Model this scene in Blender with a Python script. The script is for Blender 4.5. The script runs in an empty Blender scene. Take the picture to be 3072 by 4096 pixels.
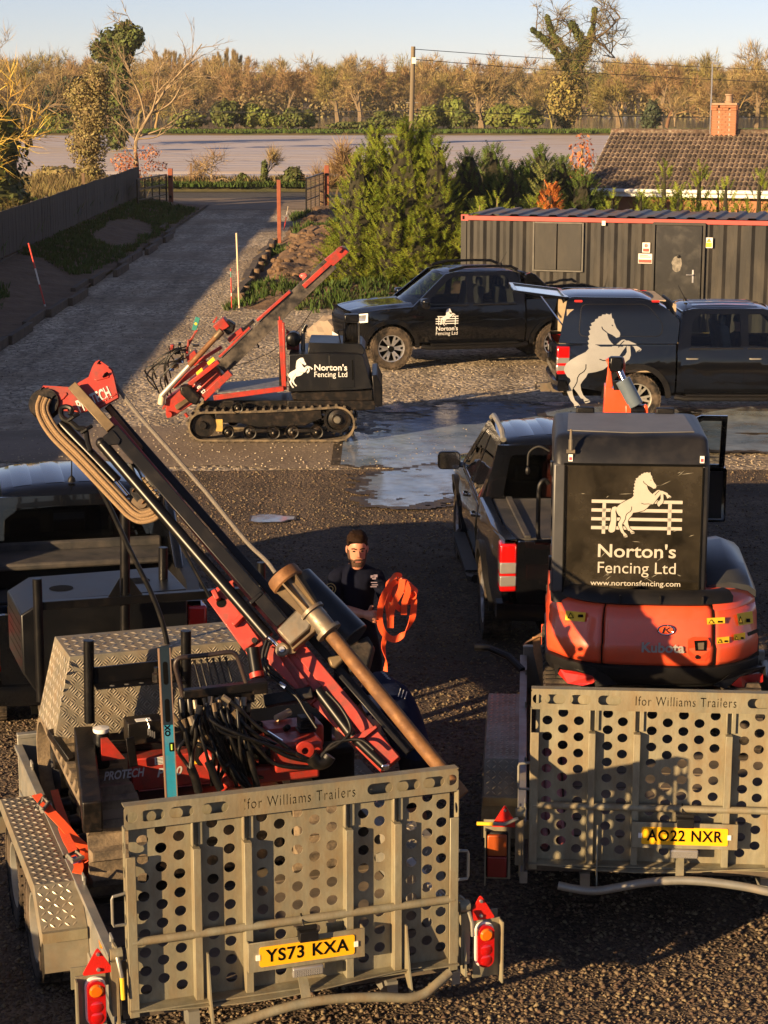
import bpy,bmesh,math,random
from mathutils import Vector,Matrix,noise
from mathutils.geometry import tessellate_polygon
random.seed(7)
V3=Vector
R=math.radians
sc=bpy.context.scene
COL=sc.collection
# ---------------------------------------------------------------- camera
CAM_H=5.18
PITCH=math.atan(921/4200.0)
cd=bpy.data.cameras.new('camera')
cam=bpy.data.objects.new('camera',cd);COL.objects.link(cam)
cam.location=(0,0,CAM_H)
cam.rotation_euler=(math.pi/2-PITCH,0,0)
cd.sensor_fit='VERTICAL';cd.sensor_height=24.0
cd.lens=24.0*4200.0/2212.0
cd.clip_start=0.1;cd.clip_end=3000
sc.camera=cam
# ---------------------------------------------------------------- light
SUN_AZ=R(46.5)
SUN_EL=R(12.4)
w=bpy.data.worlds.new('World');sc.world=w;w.use_nodes=True
nt=w.node_tree;bg=nt.nodes['Background']
sky=nt.nodes.new('ShaderNodeTexSky');sky.sky_type='NISHITA';sky.sun_disc=False
sky.sun_elevation=SUN_EL;sky.sun_rotation=math.pi+SUN_AZ
sky.air_density=0.66;sky.dust_density=0.10;sky.ozone_density=2.0
wb=nt.nodes.new('ShaderNodeHueSaturation');wb.inputs['Saturation'].default_value=0.78;wm=nt.nodes.new('ShaderNodeMix');wm.data_type='RGBA';wm.blend_type='MULTIPLY';wm.inputs[0].default_value=1.0;wm.inputs[7].default_value=(1.08,0.97,1.06,1)
nt.links.new(sky.outputs[0],wb.inputs['Color']);nt.links.new(wb.outputs[0],wm.inputs[6]);nt.links.new(wm.outputs[2],bg.inputs[0]);bg.inputs[1].default_value=0.05
sd=bpy.data.lights.new('sun','SUN');sd.energy=5.0;sd.angle=R(0.5);sd.color=(1.0,0.69,0.36)
sun=bpy.data.objects.new('sun',sd);COL.objects.link(sun)
ldir=Vector((math.sin(SUN_AZ)*math.cos(SUN_EL),math.cos(SUN_AZ)*math.cos(SUN_EL),-math.sin(SUN_EL)))
sun.rotation_euler=ldir.to_track_quat('-Z','Y').to_euler()
sun.location=(-20,-20,30)
sc.view_settings.view_transform='Standard';sc.view_settings.look='None'
sc.view_settings.gamma=1.0;sc.view_settings.use_curve_mapping=False
sc.view_settings.exposure=1.32
# ---------------------------------------------------------------- pixel rays of the 3072x4096 photograph -> points in the world
_F=4200/0.540039
def ray(sx,sy):
 x=(sx-1536.)/_F;y=(sy-2048.)/_F
 c,s=math.cos(PITCH),math.sin(PITCH)
 return Vector((x,c-y*s,-s-y*c))
def atz(sx,sy,z=0.0):
 r=ray(sx,sy);t=(z-CAM_H)/r.z
 return Vector((r.x*t,r.y*t,z))
def aty(sx,sy,y):
 r=ray(sx,sy);t=y/r.y
 return Vector((r.x*t,y,CAM_H+r.z*t))
# ---------------------------------------------------------------- objects
def link(o,parent=None):
 COL.objects.link(o)
 if parent is not None:o.parent=parent
 return o
def tag(o,label=None,cat=None,group=None,kind=None):
 if label:o['label']=label
 if cat:o['category']=cat
 if group:o['group']=group
 if kind:o['kind']=kind
 return o
def thing(name,label,cat,loc=(0,0,0),rz=0.0,group=None):
 o=bpy.data.objects.new(name,None);link(o)
 o.location=loc;o.rotation_euler=(0,0,rz)
 o.empty_display_size=0.2
 return tag(o,label,cat,group)
def copy_tree(o,parent=None):
 c=o.copy();COL.objects.link(c);c.parent=parent
 for ch in o.children:copy_tree(ch,c)
 return c
# ---------------------------------------------------------------- materials
MATS={}
def pm(name,col,rough=0.6,metal=0.0,var=0.15,scale=6.0,bump=0.0,bscale=80.0,dirt=None,dirtamt=0.0,dscale=3.0,coat=0.0,spec=0.5,col2=None,island=0.0,emis=None,coords='Object',dthr=0.5,sub=0.0,aniso=(1,1,1)):
 if name in MATS:return MATS[name]
 m=bpy.data.materials.new(name);m.use_nodes=True;MATS[name]=m
 t=m.node_tree;N=t.nodes;L=t.links;b=N['Principled BSDF']
 b.inputs['Roughness'].default_value=rough;b.inputs['Metallic'].default_value=metal
 b.inputs['Specular IOR Level'].default_value=spec
 if coat:b.inputs['Coat Weight'].default_value=coat;b.inputs['Coat Roughness'].default_value=0.03
 tc=N.new('ShaderNodeTexCoord');mp=N.new('ShaderNodeMapping');mp.inputs['Scale'].default_value=aniso
 L.new(tc.outputs[coords],mp.inputs[0]);vec=mp.outputs[0]
 n1=N.new('ShaderNodeTexNoise');n1 .inputs['Scale'].default_value=scale;n1 .inputs['Detail'].default_value=6
 n1 .inputs['Roughness'].default_value=0.65;L.new(vec,n1 .inputs['Vector'])
 mr=N.new('ShaderNodeMapRange');mr.inputs[1].default_value=0.3;mr.inputs[2].default_value=0.7
 L.new(n1 .outputs[0],mr.inputs[0])
 mx=N.new('ShaderNodeMix');mx.data_type='RGBA'
 c2=col2 if col2 else tuple(min(1,c*(1+var))for c in col);c1=col if col2 else tuple(c*(1-var)for c in col)
 mx.inputs[6].default_value=(*c1,1);mx.inputs[7].default_value=(*c2,1)
 L.new(mr.outputs[0],mx.inputs[0]);out=mx.outputs[2]
 if island:
  g=N.new('ShaderNodeNewGeometry');hs=N.new('ShaderNodeHueSaturation')
  m2=N.new('ShaderNodeMapRange');m2 .inputs[3].default_value=1-island;m2 .inputs[4].default_value=1+island
  L.new(g.outputs['Random Per Island'],m2 .inputs[0]);L.new(m2 .outputs[0],hs.inputs['Value'])
  m3=N.new('ShaderNodeMapRange');m3 .inputs[3].default_value=0.5-island*0.06;m3 .inputs[4].default_value=0.5+island*0.06
  L.new(g.outputs['Random Per Island'],m3 .inputs[0]);L.new(m3 .outputs[0],hs.inputs['Hue'])
  L.new(out,hs.inputs['Color']);out=hs.outputs[0]
 if dirt:
  n2=N.new('ShaderNodeTexNoise');n2 .inputs['Scale'].default_value=dscale;n2 .inputs['Detail'].default_value=8
  n2 .inputs['Roughness'].default_value=0.7;L.new(vec,n2 .inputs['Vector'])
  m4=N.new('ShaderNodeMapRange');m4 .inputs[1].default_value=dthr-0.1;m4 .inputs[2].default_value=dthr+0.15
  m4 .inputs[4].default_value=dirtamt;L.new(n2 .outputs[0],m4 .inputs[0])
  mx2=N.new('ShaderNodeMix');mx2 .data_type='RGBA';mx2 .inputs[7].default_value=(*dirt,1)
  L.new(m4 .outputs[0],mx2 .inputs[0]);L.new(out,mx2 .inputs[6]);out=mx2 .outputs[2]
  mr5=N.new('ShaderNodeMapRange');mr5 .inputs[3].default_value=rough;mr5 .inputs[4].default_value=min(1,rough+0.35)
  L.new(m4 .outputs[0],mr5 .inputs[0]);L.new(mr5 .outputs[0],b.inputs['Roughness'])
  if metal:
   mr6=N.new('ShaderNodeMapRange');mr6 .inputs[3].default_value=metal;mr6 .inputs[4].default_value=0
   L.new(m4 .outputs[0],mr6 .inputs[0]);L.new(mr6 .outputs[0],b.inputs['Metallic'])
 L.new(out,b.inputs['Base Color'])
 if bump:
  n3=N.new('ShaderNodeTexNoise');n3 .inputs['Scale'].default_value=bscale;n3 .inputs['Detail'].default_value=5
  L.new(vec,n3 .inputs['Vector'])
  bp=N.new('ShaderNodeBump');bp.inputs['Strength'].default_value=1.0;bp.inputs['Distance'].default_value=bump
  L.new(n3 .outputs[0],bp.inputs['Height']);L.new(bp.outputs[0],b.inputs['Normal'])
 if emis:b.inputs['Emission Color'].default_value=(*emis,1);b.inputs['Emission Strength'].default_value=1
 if sub:
  tr=N.new('ShaderNodeBsdfTranslucent');L.new(out,tr.inputs['Color'])
  ms=N.new('ShaderNodeMixShader');ms.inputs[0].default_value=sub
  o=N['Material Output'];L.new(b.outputs[0],ms.inputs[1]);L.new(tr.outputs[0],ms.inputs[2]);L.new(ms.outputs[0],o.inputs[0])
 return m
def glass(name,tint,rough=0.0,refl=1.0):
 if name in MATS:return MATS[name]
 m=bpy.data.materials.new(name);m.use_nodes=True;MATS[name]=m
 t=m.node_tree;N=t.nodes;L=t.links;N.remove(N['Principled BSDF'])
 tr=N.new('ShaderNodeBsdfTransparent');tr.inputs[0].default_value=(*tint,1)
 gl=N.new('ShaderNodeBsdfGlossy');gl.inputs['Roughness'].default_value=rough;gl.inputs[0].default_value=(refl,refl,refl,1)
 fr=N.new('ShaderNodeFresnel');fr.inputs[0].default_value=1.52
 ms=N.new('ShaderNodeMixShader');L.new(fr.outputs[0],ms.inputs[0]);L.new(tr.outputs[0],ms.inputs[1]);L.new(gl.outputs[0],ms.inputs[2])
 L.new(ms.outputs[0],N['Material Output'].inputs[0])
 return m
# ---------------------------------------------------------------- mesh builder
class MB:
 def __init__(s,M=None):s.v=[];s.f=[];s.mi=[];s.cur=0;s.M=M
 def add(s,vs,fs):
  o=len(s.v)
  if s.M is not None:vs=[s.M@Vector(p)for p in vs]
  s.v.extend([tuple(p)for p in vs])
  for f in fs:s.f.append(tuple(i+o for i in f));s.mi.append(s.cur)
  return s
 def box(s,c,size,rot=None):
  hx,hy,hz=size[0]/2,size[1]/2,size[2]/2
  vs=[Vector((x,y,z))for x in(-hx,hx)for y in(-hy,hy)for z in(-hz,hz)]
  if rot is not None:
   m=rot if isinstance(rot,Matrix)else Matrix.Rotation(rot,3,'Z')
   vs=[m@p for p in vs]
  c=Vector(c)
  return s.add([p+c for p in vs],[(0,1,3,2),(4,6,7,5),(0,4,5,1),(2,3,7,6),(0,2,6,4),(1,5,7,3)])
 def beam(s,p0,p1,wd,h,up=(0,0,1)):
  p0=Vector(p0);p1=Vector(p1);d=(p1-p0).normalized();up=Vector(up)
  r=d.cross(up)
  if r.length<1e-4:r=d.cross(Vector((0,1,0)))
  r.normalize();u=r.cross(d)
  vs=[]
  for p in(p0,p1):
   for a,b in((-1,-1),(1,-1),(1,1),(-1,1)):vs.append(p+r*(a*wd/2)+u*(b*h/2))
  return s.add(vs,[(3,2,1,0),(4,5,6,7),(0,1,5,4),(1,2,6,5),(2,3,7,6),(3,0,4,7)])
 def cyl(s,p0,p1,r,r2=None,n=12):
  return s.tube([p0,p1],[r,r if r2 is None else r2],n)
 def tube(s,path,r,n=8,caps=True,closed=False):
  P=[Vector(p)for p in path];k=len(P)
  rs=r if isinstance(r,(list,tuple))else[r]*k
  vs=[];fs=[];nrm=None
  for i,p in enumerate(P):
   if closed:d=P[(i+1)%k]-P[i-1]
   else:d=P[min(i+1,k-1)]-P[max(i-1,0)]
   if d.length<1e-9:d=Vector((0,0,1))
   d.normalize()
   if nrm is None:
    nrm=d.orthogonal().normalized()
   else:
    nrm=nrm-d*nrm.dot(d)
    if nrm.length<1e-6:nrm=d.orthogonal()
    nrm.normalize()
   b=d.cross(nrm)
   for j in range(n):
    a=2*math.pi*(j+0.5)/n
    vs.append(p+(nrm*math.cos(a)+b*math.sin(a))*rs[i])
  for i in range(k if closed else k-1):
   i2=(i+1)%k
   for j in range(n):
    j2=(j+1)%n
    fs.append((i*n+j,i*n+j2,i2*n+j2,i2*n+j))
  if caps and not closed:
   fs.append(tuple(reversed(range(n))));fs.append(tuple(range((k-1)*n,k*n)))
  return s.add(vs,fs)
 def ball(s,c,r,n=10,m=6,sc=(1,1,1)):
  c=Vector(c);vs=[];fs=[]
  for i in range(1,m):
   t=math.pi*i/m
   for j in range(n):
    a=2*math.pi*j/n
    vs.append(c+Vector((r*sc[0]*math.sin(t)*math.cos(a),r*sc[1]*math.sin(t)*math.sin(a),r*sc[2]*math.cos(t))))
  top=len(vs);vs.append(c+Vector((0,0,r*sc[2])));vs.append(c-Vector((0,0,r*sc[2])))
  for i in range(m-2):
   for j in range(n):
    j2=(j+1)%n;fs.append((i*n+j,(i+1)*n+j,(i+1)*n+j2,i*n+j2))
  for j in range(n):
   j2=(j+1)%n;fs.append((top,j,j2));fs.append((top+1,(m-2)*n+j2,(m-2)*n+j))
  return s.add(vs,fs)
 def prism(s,poly,O,U,Vv,depth):
  """outline in the plane O + a U + b V, extruded by depth along U x V"""
  O=Vector(O);U=Vector(U);Vv=Vector(Vv);Nn=U.cross(Vv).normalized()
  k=len(poly);base=[O+U*a+Vv*b for a,b in poly]
  area=sum(poly[i][0]*poly[(i+1)%k][1]-poly[(i+1)%k][0]*poly[i][1]for i in range(k))
  if area<0:base.reverse()
  vs=base+[p+Nn*depth for p in base]
  tris=tessellate_polygon([base])
  fs=[]
  for t in tris:
   n_=(base[t[1]]-base[t[0]]).cross(base[t[2]]-base[t[0]])
   if n_.dot(Nn)<0:t=(t[0],t[2],t[1])
   fs.append((t[2],t[1],t[0]));fs.append((t[0]+k,t[1]+k,t[2]+k))
  for i in range(k):
   j=(i+1)%k;fs.append((i,j,j+k,i+k))
  return s.add(vs,fs)
 def lathe(s,prof,O,axis,n=16):
  O=Vector(O);d=Vector(axis).normalized();u=d.orthogonal().normalized();b=d.cross(u)
  vs=[];fs=[];k=len(prof)
  for r,h in prof:
   for j in range(n):
    a=2*math.pi*j/n;vs.append(O+d*h+(u*math.cos(a)+b*math.sin(a))*max(r,1e-4))
  for i in range(k-1):
   for j in range(n):
    j2=(j+1)%n;fs.append((i*n+j,i*n+j2,(i+1)*n+j2,(i+1)*n+j))
  return s.add(vs,fs)
 def loft(s,rings,cap=True,closed=True):
  n=len(rings[0]);vs=[Vector(p)for r in rings for p in r];fs=[]
  for i in range(len(rings)-1):
   for j in range(n if closed else n-1):
    j2=(j+1)%n;fs.append((i*n+j,i*n+j2,(i+1)*n+j2,(i+1)*n+j))
  if cap and closed:
   fs.append(tuple(reversed(range(n))));fs.append(tuple(range((len(rings)-1)*n,len(rings)*n)))
  return s.add(vs,fs)
 def ribbon(s,path,wid,th=0.004):
  """webbing: path of (point, width direction)"""
  rings=[]
  k=len(path)
  for i,(p,wdir)in enumerate(path):
   p=Vector(p);wdir=Vector(wdir).normalized()
   d=(Vector(path[min(i+1,k-1)][0])-Vector(path[max(i-1,0)][0])).normalized()
   n_=d.cross(wdir).normalized()
   rings.append([p-wdir*wid/2-n_*th/2,p+wdir*wid/2-n_*th/2,p+wdir*wid/2+n_*th/2,p-wdir*wid/2+n_*th/2])
  return s.loft(rings)
 def patch(s,loops,su,sv,fmap,th=0.004,rim=0.006):
  """curved panel: loops of (u,v) (first = outline, others = holes), cut into a grid and bent by fmap(u,v,w)"""
  bm=bmesh.new();edges=[]
  for lp in loops:
   vv=[bm.verts.new((a,b,0))for a,b in lp]
   for i in range(len(vv)):edges.append(bm.edges.new((vv[i],vv[(i+1)%len(vv)])))
  bmesh.ops.triangle_fill(bm,edges=edges,use_beauty=True)
  us=[p[0]for p in loops[0]];vs_=[p[1]for p in loops[0]]
  for ax,lo,hi,st in((0,min(us),max(us),su),(1,min(vs_),max(vs_),sv)):
   k=max(1,int(round((hi-lo)/st)))
   for i in range(1,k):
    c=[0,0,0];c[ax]=lo+(hi-lo)*i/k;nn=[0,0,0];nn[ax]=1
    bmesh.ops.bisect_plane(bm,geom=bm.verts[:]+bm.edges[:]+bm.faces[:],plane_co=c,plane_no=nn,dist=1e-5)
  bm.verts.index_update();bm.edges.index_update()
  bvs=list(bm.verts);o=[]
  vs=[fmap(v.co.x,v.co.y,th)for v in bvs]
  fs=[]
  for f in bm.faces:
   idx=[v.index for v in f.verts]
   if f.normal.z<0:idx.reverse()
   fs.append(tuple(idx))
  if rim:
   extra={}
   for e in bm.edges:
    if len(e.link_faces)==1:
     for v in e.verts:
      if v.index not in extra:
       extra[v.index]=len(vs);vs.append(fmap(v.co.x,v.co.y,th-rim))
     a,b=e.verts;f=e.link_faces[0]
     lv=[q.index for q in f.verts]
     if f.normal.z<0:lv.reverse()
     ia=lv.index(a.index)
     if lv[(ia+1)%len(lv)]!=b.index:a,b=b,a
     fs.append((b.index,a.index,extra[a.index],extra[b.index]))
  bm.free()
  return s.add(vs,fs)
 def build(s,name,mat,parent=None,smooth=35,bevel=0.0,segs=2,label=None,kind=None):
  me=bpy.data.meshes.new(name)
  me.from_pydata(s.v,[],s.f)
  for m in(mat if isinstance(mat,(list,tuple))else[mat]):me.materials.append(m)
  if isinstance(mat,(list,tuple)):me.polygons.foreach_set('material_index',s.mi)
  me.validate();me.update()
  if smooth:
   me.polygons.foreach_set('use_smooth',[True]*len(me.polygons))
   me.set_sharp_from_angle(angle=R(smooth))
  o=bpy.data.objects.new(name,me);link(o,parent)
  if bevel:
   b=o.modifiers.new('bevel','BEVEL');b.width=bevel;b.segments=segs;b.limit_method='ANGLE';b.angle_limit=R(40)
  if label:o['label']=label
  if kind:o['kind']=kind
  return o
def bez(pts,n=8):
 """smooth curve through points (Catmull-Rom)"""
 P=[Vector(p)for p in pts];out=[]
 P=[P[0]*2-P[1]]+P+[P[-1]*2-P[-2]]
 for i in range(1,len(P)-2):
  for k in range(n):
   t=k/n;a,b,c,d=P[i-1],P[i],P[i+1],P[i+2]
   out.append(0.5*((2*b)+(c-a)*t+(2*a-5*b+4*c-d)*t*t+(3*b-a-3*c+d)*t**3))
 out.append(P[-2]);return out
def rrect(x0,z0,x1,z1,r,n=4):
 out=[]
 for cx,cz,a0 in((x1-r,z1-r,0),(x0+r,z1-r,90),(x0+r,z0+r,180),(x1-r,z0+r,270)):
  for k in range(n+1):
   a=R(a0+90*k/n);out.append((cx+r*math.cos(a),cz+r*math.sin(a)))
 return out
def roundpoly(pts,r,n=4):
 """round the corners of a polygon"""
 out=[];k=len(pts)
 for i in range(k):
  p=Vector((*pts[i][:2],0));a=Vector((*pts[i-1][:2],0));b=Vector((*pts[(i+1)%k][:2],0))
  rr=pts[i][2]if len(pts[i])>2 else r
  da=(a-p);db=(b-p);t=min(rr,da.length*0.45,db.length*0.45)
  if t<1e-5:out.append((p.x,p.y));continue
  q0=p+da.normalized()*t;q1=p+db.normalized()*t
  for j in range(n+1):
   s_=j/n;q=q0*(1-s_)**2+p*2*s_*(1-s_)+q1*s_*s_
   out.append((q.x,q.y))
 return out
def text_mesh(txt,size,bold=0.0,extrude=0.0,shear=0.0,width=None,spacing=1.0,align='CENTER'):
 cu=bpy.data.curves.new('lettering','FONT');cu.body=txt;cu.size=size;cu.offset=bold;cu.extrude=extrude
 cu.shear=shear;cu.align_x=align;cu.align_y='CENTER';cu.resolution_u=4;cu.space_character=spacing
 o=bpy.data.objects.new('lettering',cu);COL.objects.link(o)
 dg=bpy.context.evaluated_depsgraph_get();me=bpy.data.meshes.new_from_object(o.evaluated_get(dg))
 bpy.data.objects.remove(o);bpy.data.curves.remove(cu)
 xs=[v.co.x for v in me.vertices];w0=max(xs)-min(xs)
 if width:
  k=width/w0
  for v in me.vertices:v.co.x*=k
 return me
def lettering(txt,size,O,U,Vv,mat,parent,name='lettering',lift=0.0015,fmap=None,**kw):
 """flat print: letters as thin geometry laid on a surface"""
 me=text_mesh(txt,size,**kw);O=Vector(O);U=Vector(U).normalized();Vv=Vector(Vv).normalized();Nn=U.cross(Vv)
 for v in me.vertices:
  a,b=v.co.x,v.co.y
  v.co=(fmap(a,b,lift)if fmap else O+U*a+Vv*b+Nn*(lift+v.co.z))
 me.materials.clear();me.materials.append(mat)
 o=bpy.data.objects.new(name,me);link(o,parent);return o
def flat_print(polys,mat,parent,fmap,name='print',step=0.08,lift=0.002):
 mb=MB()
 for lp in polys:mb.patch([lp],step,step,fmap,th=lift,rim=0)
 return mb.build(name,mat,parent,smooth=60)
ORD=['first','second','third','fourth','fifth','sixth','seventh','eighth','ninth','tenth','eleventh','twelfth','thirteenth','fourteenth','fifteenth','sixteenth','seventeenth','eighteenth','nineteenth','twentieth','twenty-first']
def smoothstep(a,b,x):
 t=max(0,min(1,(x-a)/(b-a)));return t*t*(3-2*t)
# ---------------------------------------------------------------- shared materials
BLACKP=pm('black_car_paint',(0.0025,0.003,0.0045),rough=0.12,var=0.2,coat=.7,spec=.25,dirt=(0.05,0.04,0.03),dirtamt=0.05,dscale=4,dthr=0.58)
BLACKM=pm('black_steel_paint',(0.003,0.003,0.0038),rough=0.33,var=0.3,spec=.3,dirt=(0.05,0.038,0.028),dirtamt=0.18,dscale=9,dthr=0.6)
BLACKW=pm('worn_black_steel',(0.0045,0.004,0.004),rough=0.42,var=0.4,spec=.3,dirt=(0.07,0.042,0.025),dirtamt=0.4,dscale=11,dthr=0.58,bump=0.0015,bscale=60)
PLASTIC=pm('black_plastic',(0.005,0.005,0.006),rough=0.5,var=0.25,spec=.25,dirt=(0.05,0.04,0.03),dirtamt=0.1,dscale=7)
RUBBER=pm('tyre_rubber',(0.009,0.0085,0.0085),rough=0.85,spec=.25,var=0.3,dirt=(0.16,0.12,0.085),dirtamt=0.7,dscale=5,dthr=0.5)
DRUBBER=pm('muddy_rubber',(0.05,0.04,0.03),rough=0.9,var=0.3,dirt=(0.25,0.185,0.115),dirtamt=0.95,dscale=4,dthr=0.45,bump=0.004,bscale=50)
REDM=pm('red_machine_paint',(0.36,0.028,0.017),rough=0.38,var=0.2,dirt=(0.06,0.03,0.02),dirtamt=0.75,dscale=8,dthr=0.54,coat=0.1)
ORANGE=pm('orange_red_paint',(0.72,0.075,0.022),rough=0.28,var=0.06,coat=0.5,dirt=(0.3,0.12,0.07),dirtamt=0.25,dscale=5)
GALV=pm('galvanised_steel',(0.24,0.222,0.155),rough=0.52,metal=0.3,var=0.3,scale=7,dirt=(0.17,0.115,0.055),dirtamt=0.85,dscale=5.5,dthr=0.53,bump=0.0012,bscale=70,aniso=(1,1,.4))
GALVC=pm('cleaner_galvanised_steel',(0.27,0.265,0.235),rough=0.45,metal=0.5,var=0.22,scale=6,dirt=(0.27,0.2,0.13),dirtamt=0.6,dscale=4,dthr=0.56)
CHROME=pm('chrome',(0.7,0.7,0.72),rough=0.1,metal=1.0,var=0.05)
ALU=pm('bright_alloy',(0.55,0.55,0.56),rough=0.28,metal=0.9,var=0.1,dirt=(0.15,0.12,0.1),dirtamt=0.4,dscale=8)
TREAD=pm('tread_plate_aluminium',(0.22,0.20,0.15),rough=0.5,metal=0.4,var=0.3,dirt=(0.17,0.115,0.065),dirtamt=0.75,dscale=5,dthr=0.5)
LUG=pm('polished_tread_lugs',(0.46,0.41,0.33),rough=0.36,metal=0.5,var=0.25,dirt=(0.2,0.14,0.08),dirtamt=0.6,dscale=6,dthr=0.54)
RUST=pm('rusty_steel',(0.11,0.045,0.016),rough=0.6,metal=0.3,var=0.5,scale=14,col2=(0.27,0.13,0.045),dirt=(0.10,0.05,0.025),dirtamt=0.7,dscale=5,bump=0.001,bscale=120)
WORN=pm('worn_bare_steel',(0.20,0.175,0.135),rough=0.4,metal=0.7,var=0.3,dirt=(0.13,0.08,0.045),dirtamt=0.8,dscale=8,dthr=0.52)
BRONZE=pm('brown_worn_steel',(0.15,0.105,0.055),rough=0.45,metal=0.5,var=0.4,dirt=(0.07,0.045,0.03),dirtamt=0.7,dscale=7)
HOSE=pm('black_hose_rubber',(0.004,0.004,0.0045),rough=0.42,var=0.3,spec=.3,dirt=(0.06,0.045,0.032),dirtamt=0.35,dscale=14,dthr=0.6)
ROPE=pm('tan_rope',(0.24,0.155,0.08),rough=0.9,var=0.35,scale=120,bump=0.004,bscale=220)
GROPE=pm('grey_rope',(0.16,0.14,0.12),rough=0.9,var=0.35,scale=100,bump=0.004,bscale=200)
STRAP=pm('orange_webbing',(0.95,0.12,0.03),rough=0.6,var=0.08,scale=40,bump=0.0012,bscale=300,sub=0.18)
WHITE=pm('white_vinyl',(0.72,0.71,0.68),rough=0.5,var=0.04)
WHITEP=pm('white_paint',(0.75,0.74,0.7),rough=0.4,var=0.05)
DARK=pm('near_black',(0.0015,0.0015,0.0015),spec=.1,rough=0.8,var=0.1)
YELLOWP=pm('yellow_number_plate',(0.86,0.42,0.012),rough=0.32,var=0.03)
YELLOWS=pm('yellow_sticker',(0.80,0.50,0.03),rough=0.45,var=0.08)
REDL=pm('red_lens',(0.42,0.006,0.006),rough=0.08,var=0.1,coat=1.0)
AMBL=pm('amber_lens',(0.62,0.13,0.004),rough=0.1,var=0.1,coat=1.0)
CLRL=pm('clear_lens',(0.30,0.29,0.28),rough=0.1,var=0.1,metal=0.4,coat=1.0)
REFLR=pm('red_reflector',(0.55,0.018,0.012),rough=0.3,var=0.1,bump=0.002,bscale=150)
BLUEV=pm('blue_level_paint',(0.018,0.22,0.33),rough=0.4,var=0.15,dirt=(0.2,0.16,0.12),dirtamt=0.4,dscale=14,dthr=0.58)
TINT=glass('tinted_glass',(0.12,0.13,0.14))
CLEAR=glass('car_glass',(0.55,0.6,0.6))
SKIN=pm('skin',(0.46,0.20,0.125),rough=0.5,var=0.1,scale=20)
HAIR=pm('brown_hair',(0.018,0.009,0.005),rough=0.8,spec=.08,var=0.4,scale=90,bump=0.003,bscale=200)
NAVY=pm('navy_cloth',(0.004,0.005,0.013),rough=0.9,spec=.08,var=0.25,scale=25,bump=0.004,bscale=18)
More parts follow.
